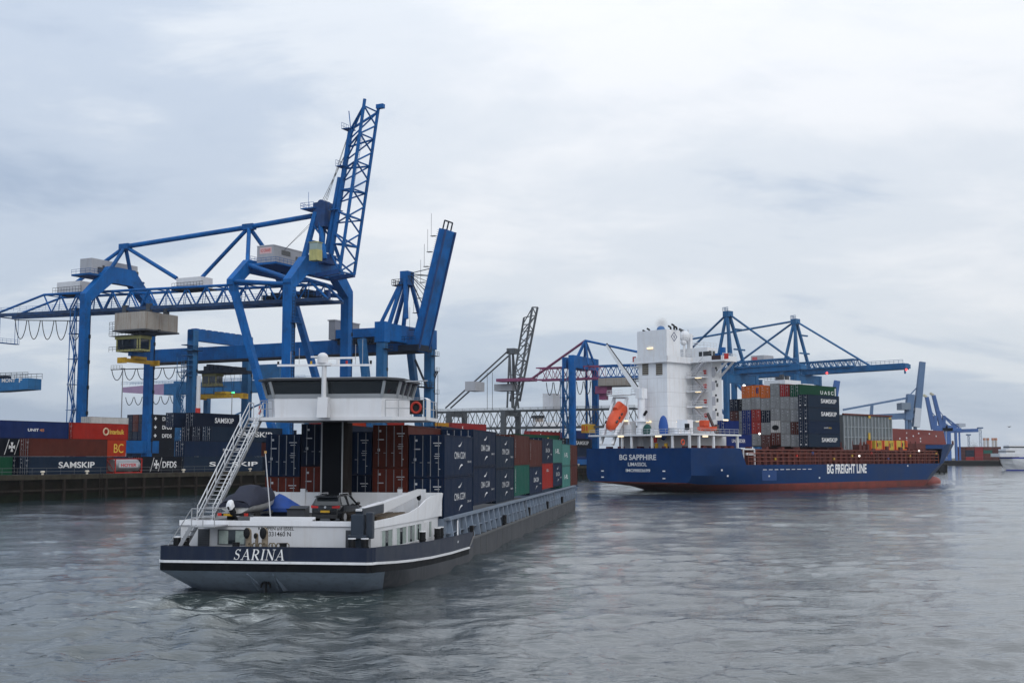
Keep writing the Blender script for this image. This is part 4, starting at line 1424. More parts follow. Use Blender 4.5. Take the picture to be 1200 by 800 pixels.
# ---- big lattice crane on the left
C1 = Frame((-50.0, 266.0, QZ), 63)
c1 = thing('gantry_crane', 'tall blue lattice crane with raised boom, nearest of the cranes on the left', 'crane', C1.o, C1.deg, GRP)
D, MX = 22.4, 11.2
yl = C1.hit(98, 420, 0, 0)[1]
zb = C1.hit(337, 331, 0, 0).z
sh = C1.hit(356, 311, 1, 0)
zs2 = sh.z
inx = sh.x
zbl = C1.hit(100, 348, 0, 0).z
shl = C1.hit(128, 322, 1, yl)
pi_ = C1.hit(272, 331, 0, 0)
yi, zi = pi_.y, pi_.z
shi = C1.hit(290, 312, 1, yi)
LH = (0, 1, 0)


def legbox(p, q, w, d, name='leg', mat=CBLUE, parent=None, hint=(1, 0, 0), w2=None, d2=None):
    mb = MB()
    mb.beam(p, q, w, d, hint, w2, d2)
    return mb.build(name, mat, parent, bevel=0.05)


for x in (0, D):
    legbox((x, 0, 2.0), (x, 0, zb), 2.3, 1.9, parent=c1)
    legbox((x, yl, 2.0), (x, yl, zbl), 2.1, 1.8, parent=c1)
    legbox((x, 1.6, 2.5), (x, yi, zi), 1.5, 1.4, parent=c1)
def portal(y, x0, z0, x1, z1, w, h, parent, mat=CBLUE):
    mb = MB()
    o1 = [(x0 - 0.95, z0 - 0.6), (x0 - 0.95, z0 + 0.7), (x1 - 0.5, z1 + h * 0.5), (D - x1 + 0.5, z1 + h * 0.5), (D - x0 + 0.95, z0 + 0.7), (D - x0 + 0.95, z0 - 0.6), (D - x0 - 1.1, z0 - 0.9), (D - x1 - 0.3, z1 - h * 0.5), (x1 + 0.3, z1 - h * 0.5), (x0 + 1.1, z0 - 0.9)]
    n = len(o1)
    for yy in (y - w / 2, y + w / 2):
        pass
    vs = [(a, y - w / 2, c) for a, c in o1] + [(a, y + w / 2, c) for a, c in o1]
    quads = [(0, 1, 8 + 1, 9)]  # placeholder, replaced below
    mb.v, mb.f = [], []
    seq_o = [1, 2, 3, 4]
    seq_i = [9, 8, 7, 6]
    fs = []
    for base, rev in ((0, False), (n, True)):
        for k in range(3):
            f = (base + seq_o[k], base + seq_o[k + 1], base + seq_i[k + 1], base + seq_i[k])
            fs.append(f)
        fs.append((base + 0, base + 1, base + 9))
        fs.append((base + 4, base + 5, base + 6))
    for i in range(n): fs.append((i, (i + 1) % n, n + (i + 1) % n, n + i))
    mb.add(vs, fs)
    return mb.build('portal_beam', mat, parent)


portal(0, 0, zb, inx, zs2, 2.2, 4.0, c1)
portal(yl, 0, zbl, shl.x, shl.z, 2.0, 4.2, c1)
portal(yi, 0, zi, shi.x, shi.z, 1.7, 3.0, c1)
for y, z_ in ((0, 2.0), (yl, 4.0)):
    mb = MB()
    mb.box(-3.5, D + 3.5, y - 0.9, y + 0.9, z_, z_ + 3.2)
    mb.build('sill_beam', CBLUE, c1)
bogies(c1, [(-1.5, 0), (D + 1.5, 0), (-1.5, yl), (D + 1.5, yl)])
# tie tubes between the two waterside portals
mb = MB()
for x in (0, D):
    mb.tube((x, yi, zi + 0.3), (x, 0.5, zb - 0.4), 0.55, 10)
    xs_ = shi.x if x == 0 else D - shi.x
    mb.tube((xs_, yi, shi.z + 0.4), (x + (0.6 if x == 0 else -0.6), 0.4, zb + 0.8), 0.6, 10)
mb.build('tie_tube', CBLUE, c1, smooth=50)
# lattice girder
e0 = C1.hit(393, 352, 0, MX)
e1 = C1.hit(4, 371, 0, MX)
tp0 = C1.hit(372, 331, 0, MX)
tpm = C1.hit(210, 338, 0, MX)
tp1 = C1.hit(62, 347, 0, MX)
gw = 3.0
def gz(y, a, c): return a.z + (c.z - a.z) * (y - a.y) / (c.y - a.y)
gm, gl = MB(), MB()
for sx in (-gw, gw):
    x = MX + sx
    B0, B1 = Vector((x, e0.y, e0.z)), Vector((x, e1.y, e1.z))
    gm.beam(B0, B1, 0.6, 0.85)
    ty0, ty1 = tp0.y, tp1.y
    T0, T1 = Vector((x, ty0, gz(ty0, tp0, tp1))), Vector((x, ty1, tp1.z))
    gl.tube(T0, T1, 0.34, 8)
    gl.tube(T0, B0, 0.3, 6)
    gl.tube(T1, B1 + Vector((0, -1, 0.5)), 0.3, 6)
    n = 14
    for i in range(n):
        y0, y1 = ty0 + (ty1 - ty0) * i / n, ty0 + (ty1 - ty0) * (i + 1) / n
        ym = (y0 + y1) / 2
        bz = lambda y: gz(y, e0, e1)
        tz = lambda y: gz(y, tp0, tp1)
        gl.tube((x, y0, tz(y0)), (x, ym, bz(ym)), 0.2, 5)
        gl.tube((x, ym, bz(ym)), (x, y1, tz(y1)), 0.2, 5)
        gl.tube((x, y0, tz(y0)), (x, y0 + 0.5, bz(y0)), 0.11, 4)
    gl.rail([(x + (0.7 if sx > 0 else -0.7), y, gz(y, e0, e1) + 0.8) for y in (e0.y + 1, e1.y - 1)], 1.1, 2.4, 0.04, 4, 1)
for i in range(19):
    y = e0.y + (e1.y - e0.y) * i / 18
    gm.beam((MX - gw, y, gz(y, e0, e1) - 0.2), (MX + gw, y, gz(y, e0, e1) - 0.2), 0.25, 0.3)
    yt = tp0.y + (tp1.y - tp0.y) * i / 18
    gl.tube((MX - gw, yt, gz(yt, tp0, tp1)), (MX + gw, yt, gz(yt, tp0, tp1)), 0.14, 4)
gird = gl.build('girder', CBLUE, c1)
gm.build('bottom_chord', paint('chord_blue_dark', (0.016, 0.05, 0.13), 0.55, 0.4, 0.3, 0.7, (0.02, 0.02, 0.02)), gird)
mb = MB()
mb.box(MX - 3.5, MX + 3.5, e1.y - 2.5, e1.y - 1.2, e1.z - 7.5, e1.z - 7.3)
for sx in (-3, 3):
    for yy in (e1.y - 2.4, e1.y - 1.2): mb.tube((MX + sx, yy, e1.z - 7.4), (MX + sx, yy, e1.z), 0.09, 4)
mb.rail([(MX - 3.5, e1.y - 2.5, e1.z - 7.3), (MX + 3.5, e1.y - 2.5, e1.z - 7.3)], 1.1, 1.5, 0.04)
mb.build('end_platform', CBLUE, gird)
# festoon loops
mb = MB()
fa, fb = C1.hit(17, 375, 0, MX - 4), C1.hit(97, 376, 0, MX - 4)
festoon(mb, fa, fb, 5, 5.0, 0.11)
mb.tube(fa, fb, 0.12, 5)
mb.build('festoon_cable', BLACK, c1)
# upper stay tubes: pylons over the landside and inclined portals, then to the boom mast
T1 = C1.hit(147, 289, 0, MX)
T2 = C1.hit(292, 266, 0, MX)
TA = C1.hit(366, 253, 0, MX)
back = C1.hit(88, 332, 0, MX)
g1, g2 = C1.hit(207, 326, 0, MX), C1.hit(231, 331, 0, MX)
mb = MB()
for a, c, r_ in ((T1, T2, 0.62), (T2, TA, 0.62), (T1, back, 0.5), (T1, g1, 0.5), (T2, g2, 0.5)):
    mb.tube(a, c, r_, 10)
for sg in (0, 1):
    f = (lambda x: x) if sg == 0 else (lambda x: D - x)
    mb.tube(T1, (f(shl.x), yl, shl.z + 1), 0.5, 10)
    mb.tube(T2, (f(shi.x), yi, shi.z + 1), 0.5, 10)
mb.build('stay_tube', CBLUE, c1, smooth=50)
for T in (T1, T2):
    mb = MB()
    mb.box(MX - 0.8, MX + 0.8, T.y - 1.6, T.y + 1.6, T.z - 0.7, T.z + 0.7)
    mb.build('node_plate', CBLUE, c1)
# mast at the waterside
ap = C1.hit(376, 243, 0, MX)
mb = MB()
mf0 = C1.hit(357, 303, 0, MX - 3)
mr0 = C1.hit(388, 306, 0, MX)
for sx in (-3.2, 3.2):
    mb.beam((MX + sx, mf0.y, mf0.z), (MX + sx * 0.4, ap.y, ap.z), 1.1, 1.0)
    mb.beam((MX + sx, mr0.y - 0.5, mr0.z), (MX + sx * 0.4, ap.y - 0.5, ap.z - 3), 0.9, 0.8)
for f in (0.35, 0.65, 0.9):
    p0 = Vector((MX - 3.2, mf0.y, mf0.z)).lerp(Vector((MX - 1.3, ap.y, ap.z)), f)
    p1 = Vector((MX - 3.2, mr0.y, mr0.z)).lerp(Vector((MX - 1.3, ap.y, ap.z - 3)), f)
    mb.beam(p0, p1, 0.4, 0.4)
    q0, q1 = p0.copy(), p1.copy()
    q0.x, q1.x = 2 * MX - p0.x, 2 * MX - p1.x
    mb.beam(q0, q1, 0.4, 0.4).beam(p0, q0, 0.4, 0.4)
mb.build('mast', CBLUE, c1)
mb = MB()
mb.box(MX - 2.0, MX + 2.0, ap.y - 2.6, ap.y + 0.8, ap.z - 5, ap.z + 0.8)
for k in (-1.2, 0, 1.2): mb.tube((MX + k - 0.3, ap.y - 1, ap.z + 0.5), (MX + k + 0.3, ap.y - 1, ap.z + 0.5), 1.0, 12)
mb.build('sheave_block', paint('block_blue', (0.012, 0.05, 0.16), 0.5, 0.3), c1)
mb = MB()
mb.box(MX - 2.8, MX + 2.8, ap.y, ap.y + 3.8, ap.z - 0.6, ap.z - 0.4)
mb.rail([(MX - 2.8, ap.y, ap.z - 0.4), (MX - 2.8, ap.y + 3.8, ap.z - 0.4), (MX + 2.8, ap.y + 3.8, ap.z - 0.4)], 1.2, 1.2, 0.05)
mb.tube((MX, ap.y + 3.6, ap.z - 0.4), (MX, ap.y + 3.6, ap.z + 4), 0.06, 4)
mb.build('mast_platform', CBLUE, c1)
# raised boom: two lower chords and one upper chord, laced
b0 = C1.hit(398, 318, 0, MX - 2.9)
b1 = C1.hit(427.5, 116, 0, MX - 2.9)
a0 = C1.hit(388, 298, 0, MX)
a1 = C1.hit(411, 152, 0, MX)
L0, L1 = b0.copy(), b1.copy()
R0, R1 = Vector((MX + 2.9, b0.y, b0.z)), Vector((MX + 2.9, b1.y, b1.z))
bm_ = MB()
bm_.beam(L0, L1, 0.48, 0.62).beam(R0, R1, 0.48, 0.62)
bm_.tube(a0, a1, 0.62, 10)
bm_.tube(a0 + Vector((0, 1.4, 0.5)), a0.lerp(a1, 0.62) + Vector((0, 1.0, 0)), 0.55, 8)
nb_ = 6
la, lb_ = L0.lerp(L1, 0.96), R0.lerp(R1, 0.96)
zig(bm_, (L0, la), (R0, lb_), nb_ * 2, 0.22)
for i in range(nb_ + 1):
    f = i / nb_
    u, v = L0.lerp(la, f), R0.lerp(lb_, f)
    w_ = a0.lerp(a1, min(1, f * 1.03))
    bm_.tube(u, v, 0.2, 5)
    if f < 1.0:
        bm_.tube(u, w_, 0.24, 6).tube(v, w_, 0.24, 6)
        w2_ = a0.lerp(a1, min(1, (i + 0.5) / nb_))
        u2, v2 = L0.lerp(la, (i + 1) / nb_), R0.lerp(lb_, (i + 1) / nb_)
        bm_.tube(w2_, u2, 0.2, 5).tube(w2_, v2, 0.2, 5)
bm_.tube(a1, la, 0.3, 6).tube(a1, lb_, 0.3, 6)
bm_.box(R1.x - 0.5, R1.x + 0.5, R1.y - 1.4, R1.y + 0.5, R1.z - 0.8, R1.z + 0.2)
boom = bm_.build('boom', CBLUE, c1)
mb = MB()
for dx in (-0.25, 0.25):
    mb.tube(L0 + Vector((dx + 0.6, 0.9, 0)), L1 + Vector((dx + 0.6, 0.9, -8)), 0.05, 4)
for i in range(80):
    p = (L0 + Vector((0.6, 0.9, 0))).lerp(L1 + Vector((0.6, 0.9, -8)), i / 80)
    mb.box(p.x - 0.25, p.x + 0.25, p.y - 0.04, p.y + 0.04, p.z, p.z + 0.06)
for q in (0.35, 0.7, 1.0):
    p = a0.lerp(a1, q)
    mb.box(p.x - 1.4, p.x + 1.4, p.y - 0.5, p.y + 1.6, p.z, p.z + 0.15)
    mb.rail([(p.x - 1.4, p.y + 1.6, p.z), (p.x + 1.4, p.y + 1.6, p.z)], 1.6, 0.9, 0.05)
mb.tube(a1, a1 + Vector((0, 0.6, 4.5)), 0.12, 5)
mb.build('boom_ladder', CBLUE, boom)
mb = MB()
for k in (-0.9, -0.3, 0.5, 1.0):
    mb.tube((MX + k, ap.y - 0.6, ap.z + 0.6), a0.lerp(a1, 0.78 if k < 0 else 0.97) + Vector((k * 0.3, 0.6, 0)), 0.06, 4)
for k in (-0.5, 0.5):
    mb.tube((MX + k, ap.y - 0.2, ap.z - 1.5), C1.hit(333, 293, 0, MX + k * 3), 0.05, 4)
mb.build('hoist_rope', BLACK, c1)
mb = MB()
for k in range(6):
    mb.box(MX - 3 + k * 1.1, MX - 2.3 + k * 1.1, -2.4 + 0.7 * (k % 3), -1.2 + 0.7 * (k % 3), e0.z + 0.9, e0.z + 2.2 + 0.5 * (k % 2))
mb.box(MX - 2.2, MX + 2.2, -3.2, 1.8, zs2 + 1.0, zs2 + 3.2)
mb.beam((MX - 2.9, -1.2, zs2 - 2), (L0.x, L0.y, L0.z), 0.9, 1.0).beam((MX + 2.9, -1.2, zs2 - 2), R0, 0.9, 1.0)
mb.build('boom_hinge', paint('hinge_blue', (0.014, 0.07, 0.24), 0.5, 0.25), c1)
# houses
ma_, mb_ = C1.hit(301, 309, 0, 6.0), C1.hit(344, 310, 0, 6.0)
hz0, hz1 = C1.hit(301, 309, 0, 6).z, C1.hit(301, 289, 0, 6).z
y0h, y1h = sorted((ma_.y, C1.hit(318, 309, 0, 6).y))
mb = MB()
mb.box(6, 6 + 11, y1h - 4.8, y1h, hz0, hz1)
hs = mb.build('machinery_house', GREYH, c1)
mb = MB()
mb.box(5.9, 17.1, y1h - 4.9, y1h + 0.1, hz1, hz1 + 0.15)
mb.build('house_roof', WHITE2, hs)
mb = MB()
mb.box(5.96, 5.985, y1h - 4.3, y1h - 0.8, hz0 + 2.2, hz0 + 3.7)
sg_ = mb.build('sign_board', paint('sign_pink', (0.62, 0.42, 0.42), 0.5, 0.05), hs)
lettering(hs, 'KCI CRANES', (5.94, y1h - 2.55, hz0 + 2.95), '-x', 2.9, 0.75, RED)
mb = MB()
mb.box(9.0, 12.4, y1h - 4.83, y1h - 4.805, hz0 + 2.2, hz0 + 3.4)
mb.box(14.4, 15.3, y1h - 4.83, y1h - 4.805, hz0 + 1.2, hz0 + 2.6)
mb.build('house_window', WINDOW, hs)
mb = MB()
mb.box(5.2, 18, y1h - 6.2, y1h + 1, hz0 - 0.5, hz0 - 0.02)
mb.rail([(5.2, y1h + 1, hz0), (5.2, y1h - 6.2, hz0), (18, y1h - 6.2, hz0)], 1.1, 1.5, 0.045)
mb.build('house_deck', CBLUE, c1)
mb = MB()
pc = C1.hit(370, 298, 0, 4.5)
mb.box(3.5, 5.5, pc.y - 1.1, pc.y + 1.1, pc.z - 1.5, pc.z + 1.0)
bc = mb.build('boom_cabin', PALEY, c1)
mb = MB()
mb.box(3.55, 5.45, pc.y - 1.05, pc.y + 1.05, pc.z + 1.02, pc.z + 2.6)
mb.build('cabin_glass', glass('pale_glass', (0.25, 0.32, 0.30), 0.1), bc)
mb = MB()
mb.box(3.4, 5.6, pc.y - 1.2, pc.y + 1.2, pc.z + 2.6, pc.z + 2.75)
mb.build('cabin_roof', PALEY, bc)
# long grey house over the landside portal
h0 = C1.hit(106, 321, 1, yl + 1.5)
h1 = C1.hit(160, 326, 1, yl + 1.5)
ht = C1.hit(106, 302, 1, yl + 1.5)
mb = MB()
mb.box(h0.x, h1.x, yl + 1.2, yl + 5.2, h0.z, ht.z)
hh_ = mb.build('switch_house', GREYH, c1)
mb = MB()
for q in range(5):
    x = h0.x + 2 + q * (h1.x - h0.x - 4) / 4
    mb.box(x, x + 1.3, yl + 0.6, yl + 1.19, h0.z + 0.7, h0.z + 2.0)
    mb.box(x + 1.6, x + 2.3, yl + 1.14, yl + 1.19, h0.z + 1.6, h0.z + 2.7)
mb.build('air_unit', DGREY, hh_)
mb = MB()
mb.box(h0.x - 2, h1.x + 1, yl - 0.4, yl + 6, h0.z - 0.5, h0.z - 0.03)
mb.rail([(h0.x - 2, yl + 6, h0.z), (h0.x - 2, yl - 0.4, h0.z), (h0.x + 4, yl - 0.4, h0.z)], 1.1, 1.5, 0.05)
mb.build('house_deck', CBLUE, hh_)
for (xa, xb, yt, yb) in ((65, 92, 331, 344), (205, 234, 326, 339)):
    p, q, r_ = C1.hit(xa, yb, 0, MX - 3), C1.hit(xb, yb, 0, MX - 3), C1.hit(xa, yt, 0, MX - 3)
    mb = MB()
    ya, yb_ = sorted((p.y, q.y))
    mb.box(MX - 2.6, MX + 1.6, ya, yb_, p.z, r_.z)
    wb_ = mb.build('maintenance_box', WHITE, c1)
    mb = MB()
    mb.rail([(MX - 3.1, ya - 1, p.z), (MX - 3.1, yb_ + 1, p.z)], 1.5, 1.0, 0.05)
    mb.box(MX - 3.2, MX + 2, ya - 1, yb_ + 1, p.z - 0.3, p.z - 0.02)
    mb.build('box_platform', CDARK, wb_)
# trolley with cabin and spreader
p0, p1 = C1.hit(134, 387, 0, MX - 5.5), C1.hit(169, 389, 0, MX - 5.5)
pt = C1.hit(134, 367, 0, MX - 5.5)
tz0, tz1 = p0.z, pt.z
ty0, ty1 = sorted((p0.y, p1.y))
mb = MB()
mb.box(MX - 5.5, MX + 6.2, ty0, ty1, tz0, tz1)
tro = mb.build('trolley', BEIGE, c1)
mb = MB()
mb.box(MX - 5.8, MX + 6.5, ty0 - 0.3, ty1 + 0.3, tz0 - 0.4, tz0 - 0.01)
for x in (MX - 3, MX + 3):
    for y in (ty0 + 1, ty1 - 1): mb.box(x - 0.5, x + 0.5, y - 0.6, y + 0.6, tz1, tz1 + 2.2)
for k in range(6):
    mb.beam((MX - 4 + k * 1.4, ty0 + 1.5, tz1 + 0.1), (MX - 3 + k * 1.4, ty1 - 1.5, tz1 + 1.8), 0.18, 0.18)
mb.build('trolley_frame', DGREY, tro)
cz0 = C1.hit(140, 412, 0, MX - 4).z
cz1 = C1.hit(140, 394, 0, MX - 4).z
cy0 = C1.hit(164, 405, 0, MX - 4).y
cy1 = C1.hit(136, 405, 0, MX - 4).y
mb = MB()
mb.box(MX - 4, MX - 0.5, cy0, cy1, cz0, cz0 + 0.5)
mb.box(MX - 4.2, MX - 0.3, cy0 - 0.3, cy1 + 0.3, cz1 - 0.8, cz1)
for x in (MX - 4, MX - 0.6):
    for y in (cy0, cy1 - 0.3): mb.box(x, x + 0.2, y, y + 0.3, cz0 + 0.5, cz1 - 0.8)
mb.box(MX - 4, MX - 0.5, cy0 + 0.8, cy0 + 1.1, cz0 + 0.5, cz1 - 0.8)
cb = mb.build('operator_cabin', PALEY, tro)
mb = MB()
mb.box(MX - 3.8, MX - 0.7, cy0 + 0.2, cy1 - 0.2, cz0 + 0.52, cz1 - 0.82)
mb.build('cabin_window', WINDOW, cb)
mb = MB()
for q in range(3):
    mb.rail([(MX - 5, cy0 - 1.5, cz1 + 0.1 + q * 1.2), (MX - 5, cy1 + 1.5, cz1 + 0.1 + q * 1.2)], 1.0, 1.1, 0.06)
mb.box(MX - 5, MX, cy0 - 1.5, cy1 + 1.5, cz1, cz1 + 0.1)
mb.rail([(MX - 4.6, cy0 - 1.2, cz0), (MX - 4.6, cy1 + 1.8, cz0)], 1.2, 1.2, 0.06)
mb.build('cabin_platform', CDARK, tro)
s0 = C1.hit(158, 424, 0, MX).y
s1 = C1.hit(167, 424, 0, MX).y
sz = C1.hit(150, 424, 0, MX).z
mb = MB()
mb.box(MX - 6.0, MX + 6.1, s1 + 1.2, s0 - 1.2, sz - 0.5, sz + 0.5)
for x in (MX - 6, MX + 5.4): mb.box(x, x + 0.7, s1, s0, sz - 0.8, sz + 0.6)
mb.box(MX - 2, MX + 2, s1 + 0.5, s0 - 0.5, sz + 0.5, sz + 1.2)
sp_ = mb.build('spreader', YELLOW, c1)
mb = MB()
mb.box(MX - 3, MX + 2.4, s1 + 1, s0 - 0.6, sz + 1.2, sz + 2.6)
mb.build('head_block', CBLUE, sp_)
mb = MB()
for x in (MX - 2.5, MX + 2.0):
    for y in (s1 + 1.2, s0 - 1): mb.tube((x, y, sz + 2.6), (x, y, tz0), 0.06, 4)
mb.build('hoist_rope', BLACK, sp_)
# stair tower beside the near landside leg
mb = MB()
sy = C1.hit(79, 450, 0, -1.0).y
stair_tower(mb, -1.2, yl + 2.2, 2, zbl - 2, 2.0, sy - yl - 2.6, 6.3, 0.16)
mb.build('stair_tower', CBLUE, c1)
mb = MB()
for k in range(50):
    z = 4 + k * 0.75
    mb.box(-0.4, 0.4, -1.32, -1.24, z, z + 0.09)
for x in (-0.4, 0.4): mb.tube((x, -1.28, 3), (x, -1.28, zb - 3), 0.05, 4)
mb.build('leg_ladder', CDARK, c1)

# cable trays, junction boxes and rails on the legs and portals
D, MX = 22.4, 11.2
for x, y, z1 in ((0, 0, zb - 3), (D, 0, zb - 3), (0, yl, zbl - 3), (D, yl, zbl - 3)):
    mb = MB()
    mb.tube((x + 0.75, y - 1.12, 4), (x + 0.75, y - 1.12, z1), 0.09, 4).tube((x + 0.5, y - 1.12, 4), (x + 0.5, y - 1.12, z1 - 8), 0.07, 4)
    for k in range(5):
        z = 7 + k * (z1 - 8) / 5
        mb.box(x + 0.3, x + 0.95, y - 1.2, y - 1.0, z, z + 0.9)
    mb.build('cable_tray', CDARK, c1)
mb = MB()
mb.rail([(inx + 1, -0.9, zs2 + 2.0), (D - inx - 1, -0.9, zs2 + 2.0)], 1.1, 1.6, 0.05)
mb.rail([(shi.x + 1, yi, shi.z + 1.5), (D - shi.x - 1, yi, shi.z + 1.5)], 1.1, 1.6, 0.05)
mb.rail([(-0.9, -1.4, zb - 9), (2.6, -1.4, zb - 9)], 1.2, 1.1, 0.05)
mb.box(-1.0, 2.8, -2.2, -1.0, zb - 9.15, zb - 9)
mb.build('portal_handrail', CBLUE, c1)
for k in range(10):
    mb = MB()
    y = -2 + k * 1.7 + random.uniform(-.4, .4)
    w_ = random.uniform(0.5, 1.3)
    mb.box(MX - 2.4, MX - 2.4 + random.uniform(1.5, 4), y, y + w_, e0.z + 1.0, e0.z + 1.0 + random.uniform(0.6, 1.9))
    mb.build('winch', CDARK, c1)
mb = MB()
for k in range(9):
    y = ty0 - 4 + k * 1.5
    mb.tube((MX - 4 + (k % 3), y, tz0 - 0.5), (MX - 4.5 + (k % 4), y + 0.6, cz1 + 1.0), 0.09, 4)
for k in range(5): mb.tube((MX - 4 + k * 0.9, cy0 - 0.5, cz0), (MX - 3 + k * 0.9, (s0 + s1) / 2, sz + 2.4), 0.06, 4)
mb.build('trolley_cable', BLACK, tro)

# ---- second crane: box girder and raised box boom
C2 = Frame((-32.7, 299.6, QZ), 63)
c2 = thing('gantry_crane', 'blue crane with solid box girder and raised box boom, behind the wheelhouse of the barge', 'crane', C2.o, C2.deg, GRP)
D, MX = 23.2, 11.6
yl = C2.hit(225, 440, 0, 0)[1]
ztop = C2.hit(449, 377, 0, 0).z
zl = C2.hit(225, 386, 0, 0).z
for x in (0, D):
    legbox((x, 0, 2.0), (x, 0, ztop - 5.2), 2.3, 2.0, parent=c2, mat=CBLUE2)
    legbox((x, 0, ztop - 5.2), (x, 0, ztop), 3.0, 2.6, parent=c2, name='leg_head')
    legbox((x, yl, 2.0), (x, yl, zl - 0.2), 2.3, 2.0, parent=c2, mat=CBLUE2)
    li = C2.hit(424, 397, 0, 0)
    legbox((x, 2.0, 3), (x, li.y, ztop - 4), 1.8, 1.6, parent=c2, mat=CBLUE2)
mb = MB()
mb.box(1.4, D - 1.4, -1.1, 1.1, ztop - 4.6, ztop - 0.2)
mb.build('portal_beam', CBLUE, c2)
mb = MB()
mb.box(-1.0, D + 1.0, yl - 0.9, yl + 0.9, zl - 3.1, zl)
for k in range(9): mb.box(0.2 + k * 2.5, 1.6 + k * 2.5, yl - 0.9, yl + 0.9, zl + 0.002, zl + 0.28)
mb.build('portal_beam', CBLUE, c2)
for y in (0, yl):
    mb = MB()
    mb.box(-3, D + 3, y - 0.9, y + 0.9, 2.0, 4.0)
    mb.build('sill_beam', CBLUE2, c2)
bogies(c2, [(-1.5, 0), (D + 1.5, 0), (-1.5, yl), (D + 1.5, yl)], mat=CBLUE2)
gb = C2.hit(300, 420, 0, MX)
gt = C2.hit(300, 404, 0, MX)
ge = C2.hit(166, 418, 0, MX).y
gs = C2.hit(493, 405, 0, MX).y
mb = MB()
mb.prism([(gs, gb.z), (gs, gt.z), (ge - 6, gt.z), (ge, gt.z - 1.0), (ge, gb.z + 2.0), (ge - 9, gb.z)], 0, MX - 1.5, MX + 1.5)
g2_ = mb.build('girder', CBLUE, c2, bevel=0.06)
mb = MB()
for x in (MX - 1.9, MX + 1.9): mb.beam((x, gs, gb.z - 0.25), (x, ge - 4, gb.z - 0.25), 0.5, 0.5)
mb.build('trolley_rail', paint('rail_dark', (0.02, 0.022, 0.03), 0.6, 0.3), g2_)
mb = MB()
y0_, y1_ = C2.hit(441, 385, 0, MX).y, C2.hit(404, 385, 0, MX).y
mb.box(MX - 4.2, MX + 4.2, y0_ - 3, y1_, gt.z + 0.01, ztop - 0.4)
mb.build('upper_box', CBLUE, c2, bevel=0.06)
mh0, mh1 = C2.hit(412, 398, 0, MX - 4.5), C2.hit(385, 398, 0, MX - 4.5)
mt = C2.hit(385, 376, 0, MX - 4.5)
mb = MB()
mb.box(MX - 4.5, MX + 7, y1_ + 0.05, mh1.y, mh1.z, mt.z)
h2 = mb.build('machinery_house', paint('house_grey_dark', (0.24, 0.25, 0.28), 0.5, 0.08, 0.5, 0.2), c2)
mb = MB()
mb.box(MX - 4.7, MX + 7.2, y1_ - 0.1, mh1.y + 0.3, mt.z, mt.z + 0.3)
mb.build('house_roof', GREYH, h2)
mb = MB()
mb.box(MX - 3.4, MX + 3.6, gs - 1.2, 0.5, gb.z - 0.2, gb.z + 1.4)
mb.rail([(MX - 4.4, gs - 1, gb.z + 2.2), (MX - 4.4, 14, gb.z + 2.2)], 1.2, 1.6, 0.06)
mb.box(MX - 4.4, MX - 2.4, 1.5, 14, gb.z + 2.0, gb.z + 2.15)
mb.build('walkway', CDARK, c2)
# raised boom
q0, q1 = C2.hit(486, 411, 0, MX - 2), C2.hit(519, 268, 0, MX - 2)
dv = (q1 - q0).normalized()
mb = MB()
mb.beam((MX, q0.y, q0.z), (MX, q1.y, q1.z), 4.6, 2.6, (0, 1, 0), 4.2, 2.2)
bm2 = mb.build('boom', CBLUE, c2, bevel=0.06)
mb = MB()
nrm = Vector((0, -dv.z, dv.y))
for sx in (-2.5, 2.5):
    mb.beam(Vector((MX + sx, q0.y, q0.z)) + nrm * 1.35, Vector((MX + sx, q1.y, q1.z)) + nrm * 1.2, 0.4, 0.5, (0, 1, 0))
mb.build('boom_rail', paint('rail_blue_dark', (0.012, 0.05, 0.17), 0.5, 0.3), bm2)
mb = MB()
for f in (0.16, 0.3, 0.42, 0.55, 0.68, 0.8, 0.93):
    p = Vector((MX - 2.4, q0.y, q0.z)).lerp(Vector((MX - 2.4, q1.y, q1.z)), f) - nrm * 1.5
    mb.box(p.x - 0.4, p.x + 0.6, p.y - 0.1, p.y + 1.3, p.z, p.z + 0.1)
    mb.tube((p.x, p.y + 1.2, p.z), (p.x, p.y + 1.2, p.z + 6), 0.05, 4)
for sx in (-2, 0, 2): mb.tube(Vector((MX + sx, q1.y, q1.z)), Vector((MX + sx, q1.y, q1.z)) + dv * 2.2, 0.22, 6)
mb.beam(Vector((MX - 2, q1.y, q1.z)) + dv * 2.2, Vector((MX + 2, q1.y, q1.z)) + dv * 2.2, 0.3, 0.3)
for k in range(60):
    p = Vector((MX - 1.6, q0.y, q0.z)).lerp(Vector((MX - 1.6, q1.y, q1.z)), k / 60) - nrm * 1.5
    mb.box(p.x - 0.3, p.x + 0.3, p.y, p.y + 0.08, p.z, p.z + 0.08)
mb.build('boom_ladder', CDARK, bm2)
apx = C2.hit(477, 321, 0, MX)
mb = MB()
for (fx, fy) in ((453, 378), (464, 378), (485, 366)):
    for sx in (-3.6, 3.6):
        p = C2.hit(fx, fy, 0, MX)
        mb.beam((MX + sx, p.y, ztop - 0.3 if fy > 370 else p.z - 2), (MX + sx * 0.25, apx.y, apx.z), 0.85, 0.8)
mb.box(MX - 1.6, MX + 1.6, apx.y - 1.2, apx.y + 1.2, apx.z - 3, apx.z + 0.6)
mb.build('mast', CBLUE, c2)
mb = MB()
mb.box(MX - 2.4, MX + 2.4, apx.y, apx.y + 3.2, apx.z - 3.2, apx.z - 3.0)
mb.rail([(MX - 2.4, apx.y, apx.z - 3), (MX - 2.4, apx.y + 3.2, apx.z - 3), (MX + 2.4, apx.y + 3.2, apx.z - 3)], 1.4, 1.0, 0.07)
